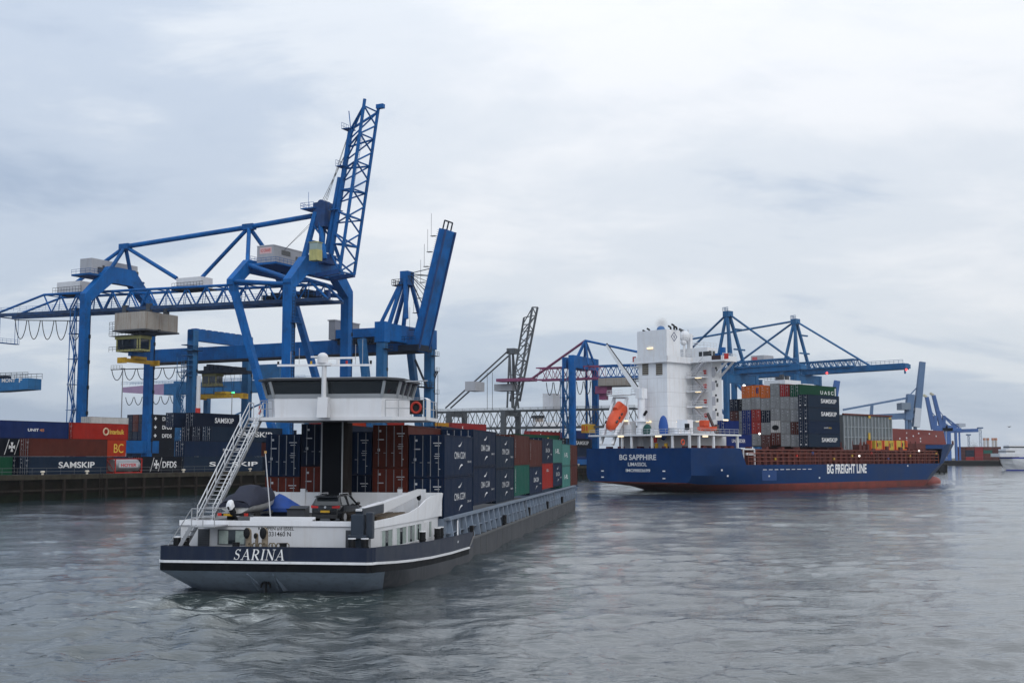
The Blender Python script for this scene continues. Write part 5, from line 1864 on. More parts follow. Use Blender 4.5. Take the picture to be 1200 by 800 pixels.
for f, k in ((0.3, 0.0), (0.45, 0.0), (0.62, 1), (0.7, 1)): mb.tube((MX, apx.y - 0.5, apx.z), Vector((MX, q0.y, q0.z)).lerp(Vector((MX, q1.y, q1.z)), f), 0.12, 5)
mb.build('mast_platform', CDARK, c2)
# trolley, cabin, spreader
y0_, y1_ = C2.hit(284, 440, 0, MX).y, C2.hit(243, 440, 0, MX).y
zt0, zt1 = C2.hit(262, 438, 0, MX).z, C2.hit(262, 427, 0, MX).z
mb = MB()
mb.box(MX - 4, MX + 4, y0_, y1_, zt0, zt0 + 0.9)
for k in range(8):
    y = y0_ + (y1_ - y0_) * (k + 0.5) / 8
    mb.box(MX - 3 + random.uniform(0, 1), MX + random.uniform(0, 3), y - 0.6, y + 0.5, zt0 + 0.9, zt0 + random.uniform(1.6, 2.9))
tr2 = mb.build('trolley', CDARK, c2)
k0, k1 = C2.hit(253, 452, 0, MX - 3), C2.hit(237, 438, 0, MX - 3)
mb = MB()
mb.box(MX - 3, MX, k0.y, k1.y, k0.z, k0.z + 0.8)
mb.box(MX - 3.1, MX + 0.1, k0.y - 0.1, k1.y + 0.1, k1.z - 0.7, k1.z)
for y in (k0.y, (k0.y + k1.y) / 2, k1.y - 0.25): mb.box(MX - 3, MX - 2.8, y, y + 0.25, k0.z + 0.8, k1.z - 0.7)
cb2 = mb.build('operator_cabin', paint('cabin_olive', (0.26, 0.24, 0.10), 0.5, 0.2), tr2)
mb = MB()
mb.box(MX - 2.9, MX - 0.1, k0.y + 0.1, k1.y - 0.1, k0.z + 0.82, k1.z - 0.72)
mb.build('cabin_window', WINDOW, cb2)
mb = MB()
mb.rail([(MX - 3.6, k0.y - 1.5, k0.z), (MX - 3.6, k1.y + 1, k0.z)], 1.1, 1.1, 0.06)
mb.box(MX - 3.6, MX, k0.y - 1.5, k1.y + 1, k0.z - 0.15, k0.z - 0.02)
mb.build('cabin_platform', DGREY, cb2)
s0, s1 = C2.hit(236, 465, 0, MX), C2.hit(287, 466, 0, MX)
mb = MB()
mb.box(MX - 0.8, MX + 0.8, s1.y, s0.y, s0.z - 0.5, s0.z + 0.7)
for y in (s1.y, s0.y - 0.7): mb.box(MX - 1.4, MX + 1.4, y, y + 0.7, s0.z - 0.8, s0.z + 0.6)
mb.box(MX - 1.2, MX + 1.2, (s0.y + s1.y) / 2 - 2, (s0.y + s1.y) / 2 + 2, s0.z + 0.7, s0.z + 1.3)
sp2 = mb.build('spreader', YELLOW, c2)
mb = MB()
for k in range(8):
    y = s1.y + 2 + (s0.y - s1.y - 4) * k / 7
    mb.tube((MX + (-1) ** k, y, s0.z + 0.6), (MX + (-1) ** k, y + (-1) ** k * 0.8, zt0), 0.06, 4)
mb.build('hoist_rope', BLACK, sp2)
mb = MB()
mb.box(MX - 0.3, MX + 0.3, s1.y + 4, s1.y + 4.5, s0.z + 0.72, s0.z + 1.2)
mb.build('signal_lamp', GLAMP, sp2)
fa, fb = C2.hit(130, 433, 0, MX - 3), C2.hit(222, 430, 0, MX - 3)
mb = MB()
festoon(mb, fa, fb, 6, 3.2, 0.12)
mb.beam(fa, fb, 0.25, 0.25)
mb.rail([fa, fa.lerp(fb, 0.15)], 1.2, 1.2, 0.05)
mb.build('festoon_cable', CDARK, c2)
mb = MB()
stair_tower(mb, -4.6, yl - 1.2, 2, zl - 8, 1.8, 2.4, 6.0, 0.12)
for k in range(7):
    mb.box(-3.2, -1.1, yl - 1.2, yl + 1.2, zl - 13 + k * 1.4, zl - 12.8 + k * 1.4)
mb.build('stair_tower', CBLUE2, c2)
mb = MB()
stair_tower(mb, D + 1.2, -1.0, 2, gb.z - 4, 1.5, 2.0, 6.0, 0.08)
mb.build('stair_tower', CDARK, c2)
mb = MB()
yy = C2.hit(500, 452, 0, D).y
mb.box(D - 9, D, -1.5, 0.8, gb.z - 9.0, gb.z - 8.8)
mb.rail([(D - 9, -1.5, gb.z - 8.8), (D, -1.5, gb.z - 8.8)], 1.3, 1.3, 0.06)
mb.beam((D - 3, -1, gb.z - 8.8), (D - 9, -1, gb.z - 2), 0.2, 0.7)
mb.build('access_walkway', CDARK, c2)

for k in range(14):
    mb = MB()
    y = 2 + k * 1.25
    mb.box(MX - 3.9, MX - 3.9 + random.uniform(0.6, 1.6), y, y + random.uniform(0.4, 1.0), gt.z - 1.6, gt.z - 0.4 + random.uniform(-.5, .3))
    mb.build('winch', CDARK, c2)
for x, y, z1 in ((0, 0, ztop - 7), (D, 0, ztop - 7), (0, yl, zl - 6), (D, yl, zl - 6)):
    mb = MB()
    mb.tube((x + 0.75, y - 1.15, 4), (x + 0.75, y - 1.15, z1), 0.09, 4)
    for k in range(5):
        z = 7 + k * (z1 - 8) / 5
        mb.box(x + 0.3, x + 0.95, y - 1.25, y - 1.02, z, z + 0.8)
    mb.box(x - 1.5, x + 1.5, y - 2.2, y - 1.02, z1, z1 + 0.12)
    mb.rail([(x - 1.5, y - 2.1, z1 + 0.1), (x + 1.5, y - 2.1, z1 + 0.1)], 1.1, 1.0, 0.05)
    mb.build('cable_tray', CDARK, c2)
mb = MB()
for k in range(5):
    a_ = Vector((MX - 1.5 + k * 0.7, apx.y - 1, apx.z - 0.3))
    mb.tube(a_, Vector((MX - 1.5 + k * 0.7, q0.y, q0.z)).lerp(Vector((MX - 1.5 + k * 0.7, q1.y, q1.z)), 0.38 + 0.06 * k) - nrm * 1.4, 0.07, 4)
mb.build('hoist_rope', BLACK, c2)

# ---- plain builders for the cranes farther off
def box_crane(frame, name, label, D, G, zg, hg, gap, y_sea, y_land, mat, girder_mat=None, end_mat=None, end_len=0, lattice=False, legw=1.8, portal_h=5.0, group=GRP, tz=None):
    t = thing(name, label, 'crane', frame.o, frame.deg, group)
    m = D / 2
    for x in (0, D):
        for y in (0, G):
            legbox((x, y, 1.6), (x, y, zg + hg + 0.2), legw, legw * 0.9, parent=t, mat=mat)
    for y in (0, G):
        mb = MB()
        mb.box(legw / 2 + 0.02, D - legw / 2 - 0.02, y - legw * 0.4, y + legw * 0.4, zg + hg + 0.2 - portal_h, zg + hg + 0.2)
        mb.build('portal_beam', mat, t)
        mb = MB()
        mb.box(-2, D + 2, y - legw * 0.42, y + legw * 0.42, 1.2, 2.6)
        for k in (-1, 1, D - 1, D + 1): mb.box(k - 0.7, k + 0.7, y - 0.4, y + 0.4, 0.0, 1.18)
        mb.build('sill_beam', mat, t)
    for x in (0, D):
        mb = MB()
        mb.beam((x, 1.0, 8), (x, G - 1.0, 8), 0.7, 1.0)
        mb.tube((x, 0.8, zg - 2), (x, G - 1, 9), 0.3, 6)
        mb.build('side_brace', mat, t)
    gm_ = girder_mat or mat
    mb = MB()
    if not lattice:
        mb.box(m - gap, m + gap, y_sea, y_land - end_len, zg, zg + hg)
    else:
        lattice_box(mb, m, gap, y_sea, y_land - end_len, zg, hg)
    g = mb.build('girder', gm_, t)
    if end_len:
        mb = MB()
        if not lattice:
            mb.prism([(y_land - end_len, zg), (y_land - end_len, zg + hg), (y_land, zg + hg * 0.8), (y_land, zg + hg * 0.35)], 0, m - gap + 0.02, m + gap - 0.02)
        else: lattice_box(mb, m, gap, y_land - end_len, y_land, zg, hg)
        mb.build('girder_end', end_mat or gm_, t)
    mb = MB()
    for sx in (-gap - 0.4, gap + 0.4): mb.rail([(m + sx, y_sea, zg + hg), (m + sx, y_land, zg + hg)], 1.1, 3.0, 0.05)
    mb.build('walkway_rail', mat, t)
    return t


def lattice_box(mb, m, gap, y0, y1, z0, h, r=0.26, pl=None, ck=1.0):
    n = max(2, int(abs(y1 - y0) / (pl or h * 0.95)))
    for sx in (-gap, gap):
        mb.beam((m + sx, y0, z0), (m + sx, y1, z0), 0.5 * ck, 0.7 * ck)
        mb.beam((m + sx, y0, z0 + h), (m + sx, y1, z0 + h), 0.4 * ck, 0.5 * ck)
        for i in range(n):
            a, c = y0 + (y1 - y0) * i / n, y0 + (y1 - y0) * (i + 1) / n
            mb.tube((m + sx, a, z0), (m + sx, (a + c) / 2, z0 + h), r * 0.6, 4).tube((m + sx, (a + c) / 2, z0 + h), (m + sx, c, z0), r * 0.6, 4)
            mb.tube((m + sx, a, z0), (m + sx, a, z0 + h), r * 0.4, 4)
    for i in range(n + 1):
        a = y0 + (y1 - y0) * i / n
        for z in (z0, z0 + h): mb.tube((m - gap, a, z), (m + gap, a, z), r * 0.6, 4)
    return mb


# crane whose plain girder crosses behind the second crane, mauve landside end
C3 = Frame(at(327, 540, 410), 63)
C3.o.z = QZ
C3 = Frame(C3.o, 63)
zg3 = C3.hit(260, 461, 0, 8).z
e3 = C3.hit(147, 455, 0, 8).y
G3 = C3.hit(207, 480, 0, 0).y
t3 = box_crane(C3, 'gantry_crane', 'faded blue crane with pale mauve girder end, seen between the legs of the nearer cranes', 16, G3, zg3, 4.2, 1.8, -6, e3, CBLUE2, CBLUE2, PINKP, (e3 - C3.hit(196, 455, 0, 8).y), False, 2.0, 4.0)
mb = MB()
hy0, hy1 = C3.hit(329, 455, 0, 5).y, C3.hit(298, 455, 0, 5).y
mb.box(4, 12, hy0, hy1, zg3 + 4.25, zg3 + 9.5)
mb.build('machinery_house', CBLUE2, t3)
mb = MB()
festoon(mb, (8, e3, zg3 - 0.3), (8, C3.hit(210, 455, 0, 8).y, zg3 - 0.3), 6, 3.0, 0.14)
mb.build('festoon_cable', CDARK, t3)
mb = MB()
stair_tower(mb, 1.5, G3 - 1, 1, zg3, 2.2, 2.6, 6.0, 0.14)
mb.build('stair_tower', CBLUE2, t3)

# boom of a crane standing outside the frame on the far left
CL_ = Frame((-178, 300, QZ), 63 + 9)
zl0 = CL_.hit(20, 458, 0, 0).z
zl1 = CL_.hit(20, 443, 0, 0).z
yE = CL_.hit(48.5, 450, 0, 4.5).y
t = thing('gantry_crane', 'blue box boom with tapered tip and white lettering entering at the far left edge', 'crane', CL_.o, CL_.deg, GRP)
mb = MB()
mb.prism([(yE, zl1), (yE, zl1 - 2.6), (yE + 9, zl0), (yE + 75, zl0), (yE + 75, zl1)], 0, 0, 4.5)
mb.build('boom', CBLUE2, t)
mb = MB()
for sx in (-0.2, 4.7): mb.rail([(sx, yE, zl1), (sx, yE + 75, zl1)], 1.3, 1.6, 0.06)
mb.box(0.8, 3.5, yE + 8, yE + 40, zl1 + 0.02, zl1 + 0.8)
mb.build('walkway_rail', CDARK, t)
for y in (yE + 45, yE + 70):
    for x in (-4, 8.5): legbox((x, y, 0), (x, y, zl1), 2, 2, parent=t, mat=CBLUE2)
    mb = MB()
    mb.box(-3, 7.5, y - 0.8, y + 0.8, zl0 - 3, zl0 - 0.05)
    mb.build('portal_beam', CBLUE2, t)
def px_letter(parent, fr, s, xa, xb, ya, yb, x, mat=LETTER):
    p, q = fr.hit(xa, yb, 0, x), fr.hit(xb, ya, 0, x)
    o = lettering(parent, s, (x, (p.y + q.y) / 2, (p.z + q.z) / 2), '-x', abs(q.y - p.y), abs(q.z - p.z), mat, 0.03)
    return o
px_letter(t, CL_, 'MONT', 2, 18, 443, 448, -0.06)
px_letter(t, CL_, 'F', 22, 26, 442, 448, -0.06)

# grey lattice crane with raised boom
C4 = Frame(at(590, 545, 425), 63)
C4 = Frame((C4.o.x, C4.o.y, QZ), 63)
D4 = 11.5
z0 = C4.hit(620, 501, 0, 5.5).z
z1 = C4.hit(620, 481, 0, 5.5).z
G4 = C4.hit(526, 520, 0, 0).y
yS, yL = C4.hit(748, 480, 0, 5.5).y, C4.hit(505, 480, 0, 5.5).y
yS = max(yS, -62)
t4 = box_crane(C4, 'gantry_crane', 'grey lattice crane with slender raised boom and long backstays, no blue paint', D4, G4, z0, z1 - z0, 3.0, yS, yL, LGREY, LGREY, None, 0, True, 1.7, 2.0, 'other cranes along the quay')
mb = MB()
n0, n1 = C4.hit(603, 482, 0, 3.5), C4.hit(624, 360, 0, 3.5)
m0, m1 = C4.hit(609, 470, 0, 8), C4.hit(630, 360, 0, 8)
k0, k1 = C4.hit(597, 415, 0, 5.7), C4.hit(614, 375, 0, 5.7)
for a, c in ((n0, n1), (m0, m1)): mb.beam(a, c, 0.55, 0.7)
o0 = C4.hit(598, 470, 0, 5.7)
mb.tube(o0, C4.hit(614, 372, 0, 5.7), 0.4, 6)
zig(mb, (n0, n1), (m0, m1), 12, 0.2)
zig(mb, (n0, n1), (o0, C4.hit(614, 372, 0, 5.7)), 12, 0.2)
zig(mb, (m0, m1), (o0, C4.hit(614, 372, 0, 5.7)), 12, 0.2, 1)
mb.tube(n1, m1, 0.25, 5)
mb.build('boom', LGREY, t4)
apx = C4.hit(599, 411, 0, 5.7)
mb = MB()
for (fx, fy) in ((598, 478), (604, 478)):
    for sx in (-2.5, 2.5):
        p = C4.hit(fx, fy, 0, 5.7)
        mb.beam((5.7 + sx, p.y, p.z), (5.7 + sx * 0.5, apx.y, apx.z), 0.5, 0.5)
mb.box(4, 7.4, apx.y - 2, apx.y + 1, apx.z - 1.2, apx.z + 0.8)
for f in (0.3, 0.6): mb.beam((3.6, apx.y, z1 + (apx.z - z1) * f), (7.8, apx.y, z1 + (apx.z - z1) * f), 0.3, 0.3)
mb.build('mast', LGREY, t4)
mb = MB()
for sx, ex in ((-2, 522), (2, 528)):
    mb.tube((5.7 + sx, apx.y, apx.z), C4.hit(ex, 478, 0, 5.7 + sx), 0.3, 6)
for ex in (571, 577): mb.tube(C4.hit(ex, 480, 0, 5.7), C4.hit(ex, 436, 0, 5.7), 0.1, 4)
mb.build('backstay', LGREY, t4)
mb = MB()
for x in (0, D4):
    for ex in (579, 599):
        mb.tube(C4.hit(ex if x == 0 else ex + 19, 500, 0, x), (x, 0, 6), 0.3, 6)
mb.build('side_strut', LGREY, t4)
def house(parent, fr, x, xa, xb, yt, yb, d, name, mat):
    p, q, r_ = fr.hit(xa, yb, 0, x), fr.hit(xb, yb, 0, x), fr.hit(xa, yt, 0, x)
    a, c = sorted((p.y, q.y))
    mb = MB()
    mb.box(x, x + d, a, c, p.z, r_.z)
    return mb.build(name, mat, parent)
hs4 = house(t4, C4, 3, 545, 557, 447, 458, 7, 'machinery_house', GREYH)
house(t4, C4, 3, 636, 648, 461, 481, 6, 'switch_house', WHITE)
house(t4, C4, 3, 579, 600, 450, 458, 6, 'winch_house', GREYH)
mb = MB()
festoon(mb, (2.2, yL - 1, z0 - 0.5), (2.2, 2, z0 - 0.5), 7, 2.6, 0.12)
mb.build('festoon_cable', CDARK, t4)

# blue crane with a magenta landside girder
C5 = Frame(at(671, 545, 405), 63)
C5 = Frame((C5.o.x, C5.o.y, QZ), 63)
D5 = 20
z0 = C5.hit(680, 444, 0, 10).z
z1 = C5.hit(680, 430, 0, 10).z
zt5 = C5.hit(671, 416, 0, 0).z
yS, yL = -45, C5.hit(585, 436, 0, 10).y
yP = C5.hit(706, 436, 0, 10).y
t5 = thing('gantry_crane', 'blue crane with a magenta lattice girder on its landside, left of the white ship tower', 'crane', C5.o, C5.deg, GRP)
for x in (0, D5):
    legbox((x, 0, 1.6), (x, 0, zt5), 2.0, 1.8, parent=t5)
    legbox((x, 3.4, 1.6), (x, 3.4, zt5 - 4), 0.7, 0.7, parent=t5)
for y in (0, 3.4):
    mb = MB()
    mb.box(0.9, D5 - 0.9, y - 0.9 + y / 30, y + 0.9 - y / 30, zt5 - 4.2, zt5 - y / 6)
    mb.build('portal_beam', CBLUE, t5)
    mb = MB()
    mb.box(-2, D5 + 2, y - 0.8, y + 0.8, 0.4, 2.2)
    mb.build('sill_beam', CBLUE, t5)
mb = MB()
lattice_box(mb, 10, 2.6, yS, yP, z0, z1 - z0)
mb.box(7.2, 12.8, yS, yP, z0 - 0.6, z0 - 0.3)
mb.build('boom', CBLUE, t5)
mb = MB()
lattice_box(mb, 10, 2.6, yP, yL - 16, z0, z1 - z0, 0.22, None, 0.8)
mb.box(7.6, 12.4, yL - 14, yL, z0 - 0.2, z0 + 0.9)
mb.build('girder', PINK, t5)
ap5 = C5.hit(686, 399, 0, 10)
mb = MB()
for sx in (-3, 3):
    mb.beam((10 + sx, 1, zt5), (10, ap5.y, ap5.z), 0.8, 0.8).beam((10 + sx, -3, zt5 - 3), (10, ap5.y, ap5.z), 0.6, 0.6)
mb.build('mast', CBLUE, t5)
mb = MB()
mb.tube(ap5, C5.hit(620, 446, 0, 10), 0.45, 6)
mb.build('backstay', PINK, t5)
mb = MB()
mb.tube(ap5, (10, -38, z1), 0.45, 6)
mb.tube((0, 1, 9), (0, 3.2, zt5 - 12), 0.3, 6).tube((D5, 1, 9), (D5, 3.2, zt5 - 12), 0.3, 6)
mb.build('forestay', CBLUE, t5)
mb = MB()
festoon(mb, (7, yL - 20, z0 - 1), (7, yP, z0 - 1), 7, 4.5, 0.14)
mb.build('festoon_cable', CDARK, t5)
tr5 = house(t5, C5, 5, 701, 733, 443, 452, 10, 'trolley', BEIGE)
mb = MB()
p = C5.hit(707, 458, 0, 8)
mb.box(6, 11, p.y - 2, p.y + 2.2, p.z - 1, p.z + 1.6)
mb.box(7, 10, p.y - 1, p.y + 1.2, p.z - 3, p.z - 1)
mb.build('head_block', PINK, tr5)
mb = MB()
p = C5.hit(689, 502, 0, 8)
mb.box(5, 11, p.y - 1.4, p.y + 1.2, p.z - 1.5, p.z + 1.5)
sp5 = mb.build('spreader', YELLOW, t5)
mb = MB()
for q in (-0.9, 0.1, 0.8): mb.box(4.93, 4.98, p.y + q - 0.18, p.y + q + 0.18, p.z - 0.9, p.z + 0.9)
mb.build('red_bar', RED, sp5)
mb = MB()
for q in (6, 10): mb.tube((q, p.y, p.z + 1.5), (q, p.y, z0), 0.06, 4)
mb.build('hoist_rope', BLACK, sp5)
mb = MB()
stair_tower(mb, -3.5, 0.5, 1, zt5 - 6, 2.0, 2.2, 5.5, 0.13)
mb.build('stair_tower', CBLUE2, t5)

# two blue cranes with lowered booms behind the container ship
ANG = ang2
def ship_crane(foot_px, dist, label, apy, boom_end_px, boom_y, stay_px, back_px, boom_top, house_px=None, lamp=False, legs=True):
    o = at(foot_px, 545, dist)
    f = Frame((o.x, o.y, QZ), ANG)
    t = thing('gantry_crane', label, 'crane', f.o, f.deg, GRP)
    D = 18
    m = 9
    zb0, zb1 = f.hit(foot_px, boom_y, 0, m).z, f.hit(foot_px, boom_top, 0, m).z
    yE = f.hit(boom_end_px, boom_y - 5, 0, m).y
    for x in (0, D):
        for y in (0, 30):
            legbox((x, y, 1.6), (x, y, zb0 - 0.1), 1.9, 1.8, parent=t, mat=CBLUE2)
        legbox((x, 1.5, 8), (x, 29, zb0 - 2), 1.0, 1.0, 'side_brace', CBLUE2, t)
    for y in (0, 30):
        mb = MB()
        mb.box(-1, D + 1, y - 1, y + 1, zb0 - 0.08, zb0 + 0.2)
        mb.box(1, D - 1, y - 0.8, y + 0.8, zb0 - 3.5, zb0 - 0.1)
        mb.build('portal_beam', CBLUE2, t)
        mb = MB()
        mb.box(-2, D + 2, y - 0.8, y + 0.8, 0.4, 2.2)
        mb.build('sill_beam', CBLUE2, t)
    mb = MB()
    mb.box(m - 2.2, m + 2.2, yE, 42, zb0 + 0.25, zb0 + 2.6)
    mb.build('boom', CBLUE2, t, bevel=0.06)
    mb = MB()
    lattice_box(mb, m, 2.4, -24, 34, zb0 + 2.6, max(2.2, zb1 - zb0 - 2.6), 0.3)
    mb.build('girder', CBLUE2, t)
    mb = MB()
    mb.rail([(m - 2.2, yE, zb0 + 2.6), (m - 2.2, -24, zb0 + 2.6)], 1.3, 2.0, 0.07)
    mb.tube((m, yE + 0.5, zb0 + 0.3), (m, yE + 0.5, zb0 - 1.4), 0.4, 6)
    mb.box(m - 2, m + 2, yE - 0.8, yE - 0.02, zb0 + 0.6, zb0 + 2.2)
    mb.build('walkway_rail', CBLUE2, t)
    ap = f.hit(foot_px, apy, 0, m)
    mb = MB()
    for sx in (-4.5, 4.5):
        mb.beam((m + sx, 0.5, zb0), (m + sx * 0.15, ap.y, ap.z), 1.0, 1.0)
        mb.beam((m + sx, 9.0, zb0), (m + sx * 0.15, ap.y + 0.4, ap.z - 1), 0.9, 0.9)
    mb.box(m - 1.6, m + 1.6, ap.y - 1.3, ap.y + 1.3, ap.z - 1.5, ap.z + 0.8)
    for fz in (0.4, 0.72): mb.beam((m - 4.5 + 3 * fz, 0.5, zb0 + (ap.z - zb0) * fz), (m + 4.5 - 3 * fz, 0.5, zb0 + (ap.z - zb0) * fz), 0.6, 0.6)
    mb.rail([(m - 1.6, ap.y - 1.3, ap.z + 0.8), (m - 1.6, ap.y + 1.3, ap.z + 0.8), (m + 1.6, ap.y + 1.3, ap.z + 0.8)], 1.4, 1.2, 0.08)
    mb.build('mast', CBLUE2, t)
    mb = MB()
    for (px, py) in stay_px:
        mb.tube(ap, f.hit(px, py, 0, m), 0.42, 7)
    mb.build('forestay', CBLUE2, t)
    mb = MB()
    for (px, py) in back_px:
        mb.tube(ap, f.hit(px, py, 0, m), 0.45, 7)
    mb.build('backstay', CBLUE2, t)
    if house_px:
        h_ = house(t, f, m - 3, *house_px, 7, 'machinery_house', GREYH)
        a = f.hit(house_px[0] + 1, house_px[2] + 2, 0, m - 3)
        mb = MB()
        p, q = f.hit(house_px[0] + 1.5, house_px[2] + 1.5, 0, m - 3), f.hit(house_px[0] + 7.5, house_px[2] + 4.5, 0, m - 3)
        ya, yb = sorted((p.y, q.y))
        mb.box(m - 3.06, m - 3.02, ya, yb, q.z, p.z)
        mb.build('sign_board', paint('sign_red', (0.55, 0.12, 0.12), 0.5, 0.1), h_)
    if lamp:
        for (px, py) in ((1062, 433), (969, 437)):
            p = f.hit(px, py, 0, m - 2.5)
            mb = MB()
            mb.ball(p, 0.45, nu=8, nv=6)
            mb.build('warning_lamp', RLAMP, t)
    return t, f


ship_crane(853, 452, 'blue crane standing just behind the bridge of the white ship tower, boom lowered', 367, 940, 440, [(937, 428)], [(800, 418)], 432)
ship_crane(932, 486, 'blue crane behind the ship containers with a long lowered boom and red warning lamps', 376, 1062, 441, [(1022, 430)], [(812, 397), (857, 431)], 426, (880, 895, 417, 428), True)
# ------------------------------------------------------------------ the blue container ship
SF = Frame((25.97, 250.1, 0), 44)
HB = 14.1
sh_ = thing('container_ship', 'blue hulled container ship with tall white tower and white lettering on stern and side', 'ship', SF.o, SF.deg)
SBL = paint('ship_blue', (0.003, 0.033, 0.125), 0.45, 0.2, 0.25, 0.35, (0.012, 0.035, 0.09), patch=0.3, bump=0.3, spec=0.12)
SRED = paint('boot_red', (0.31, 0.075, 0.06), 0.6, 0.25, 0.3, 0.6, (0.10, 0.05, 0.045), patch=0.4)
SDECK = paint('ship_deck_brown', (0.13, 0.035, 0.028), 0.7, 0.3, 0.8, 0.4, (0.05, 0.03, 0.025))
SWH = paint('ship_white', (0.75, 0.765, 0.79), 0.45, 0.06, 0.4, 0.38, (0.50, 0.42, 0.34))
# rows of the shell, aft to fore: (x, half breadth, z)
row1 = [(0, HB, 5.6), (4, HB, 5.6), (9, HB, 5.6), (14, HB, 5.6), (22, HB, 5.6), (32, HB, 5.6), (60, HB, 5.6), (106, HB, 5.6), (112, 11.8, 5.6), (118, 8.8, 5.6), (124, 5.9, 5.6), (130, 2.9, 5.6), (135.6, 0.25, 5.6)]
row2 = [(0, HB, 3.6), (4, HB, 3.5), (9, 13.9, 3.4), (14, 13.9, 3.4), (22, HB, 3.4), (32, HB, 3.4), (60, HB, 3.4), (101, HB, 3.4), (108, 11.7, 3.4), (114, 8.8, 3.4), (120, 5.8, 3.4), (126, 2.8, 3.4), (131.4, 0.25, 3.4)]
row3 = [(0.05, 13.0, 2.1), (4, 12.6, 1.75), (9, 12.2, 1.6), (14, 12.6, 1.55), (22, 13.6, 1.5), (32, HB, 1.5), (60, HB, 1.5), (98, HB, 1.5), (105, 11.5, 1.5), (111, 8.6, 1.5), (117, 5.6, 1.5), (122.5, 2.8, 1.5), (127.5, 0.25, 1.5)]
row4 = [(0.3, 11.0, 1.9), (4, 9.6, 1.45), (9, 8.0, 0.9), (13, 8.6, 0.0), (22, 11.8, 0), (32, 13.6, 0), (60, 13.9, 0), (96, 13.9, 0), (103, 11.2, 0), (109, 8.3, 0), (115, 5.2, 0), (120.5, 2.4, 0), (125.5, 0.25, 0)]
row5 = [(0.4, 0, 1.8), (4, 0, 1.35), (9, 0, 0.7), (13, 0, -0.5), (22, 8, -1.5), (32, 12, -1.5), (60, 13, -1.5), (95, 13, -1.5), (102, 10.6, -1.5), (108, 7.8, -1.5), (114, 4.8, -1.5), (119.5, 2.1, -1.5), (124.8, 0.2, -1.5)]
blu, red = MB(), MB()
for sg in (1, -1):
    S = lambda r: [(x, sg * y, z) for x, y, z in r]
    blu.loft([S(row1), S(row2), S(row3)])
    red.loft([S(row3), S(row4), S(row5)])
# transom
blu.add([(0, -HB, 5.6), (0, HB, 5.6), (0, HB, 3.6), (0, 13.85, 2.7), (0.05, 13.0, 2.1), (0.05, -13.0, 2.1), (0, -13.85, 2.7), (0, -HB, 3.6)], [tuple(range(8))])
red.add([(0.05, 13.0, 2.1), (0.05, -13.0, 2.1), (0.3, -11, 1.9), (0.4, 0, 1.8), (0.3, 11, 1.9)], [tuple(range(5))])
# poop: upper band of the hull, falling away to the main deck
ZP = SF.hit(808, 524.5, 0, 0).z
xe = SF.hit(868, 524.5, 1, -HB).x
xf = SF.hit(874.5, 543, 1, -HB).x
ZD = 5.6
blu.add([(0, -HB, ZD), (0, HB, ZD), (0, HB, ZP), (0, -HB, ZP)], [(0, 1, 2, 3)])
for y in (-HB, HB):
    blu.add([(0, y, ZD), (xf, y, ZD), (xe, y, ZP), (0, y, ZP)], [(0, 1, 2, 3)])
# forecastle bulwark with flare
bow = SF.hit(1117, 522, 1, 0)
xb = 106.0
ZF = 10.6
rt = [(xb + 1.5, 14.1, ZF - 0.1), (112, 13.9, ZF), (118, 11.9, ZF), (123, 9.5, ZF + 0.1), (128, 7.1, ZF + 0.1), (133, 4.8, ZF + 0.2), (137, 2.8, ZF + 0.3), (140, 1.0, ZF + 0.4), (140.8, 0.2, ZF + 0.45)]
rb_ = [(xb - 0.6, 14.1, ZD), (107.5, 13.9, ZD), (112, 11.8, ZD), (118, 8.8, ZD), (124, 5.9, ZD), (128, 3.9, ZD), (131.5, 2.2, ZD), (134.5, 0.8, ZD), (135.6, 0.25, ZD)]
for sg in (1, -1):
    blu.loft([[(x, sg * y, z) for x, y, z in rt], [(x, sg * y, z) for x, y, z in rb_]])
hull_ = blu.build('hull', SBL, sh_, smooth=35)
red.build('boot_topping', SRED, sh_, smooth=35)
mb = MB()
mb.ball((128.5, 0, 0.3), 4.6, 1.7, 1.6, 14, 9)
mb.build('bulbous_bow', paint('bulb_red', (0.30, 0.075, 0.065), 0.55, 0.2, 0.4, 0.4), sh_, smooth=60)
mb = MB()
yv = [(x, y) for x, y, z in row1]
mb.add([(x, y - 0.02, ZD - 0.02) for x, y in yv] + [(x, -y + 0.02, ZD - 0.02) for x, y in yv], [(i, i + 1, 13 + i + 1, 13 + i) for i in range(12)])
mb.box(0.1, xe - 0.2, -HB + 0.1, HB - 0.1, ZP - 1.3, ZP - 1.2)
mb.add([(xb, 13.5, ZF - 1.2), (117, 11.5, ZF - 1.2), (139.5, 0.8, ZF - 1.2), (139.5, -0.8, ZF - 1.2), (117, -11.5, ZF - 1.2), (xb, -13.5, ZF - 1.2)], [tuple(range(6))])
mb.build('deck', SDECK, sh_)
# lettering
def pxl(fr, parent, s, xa, xb_, ya, yb, axis, c, face, off, bold=0.02, mat=None):
    p, q = fr.hit(xa, ya, axis, c), fr.hit(xb_, yb, axis, c)
    m_ = (p + q) / 2
    u = 1 - axis
    loc = [0, 0, m_.z]
    loc[axis] = c + off
    loc[u] = m_[u]
    return lettering(parent, s, loc, face, abs(p[u] - q[u]), abs(p.z - q.z), mat, bold)


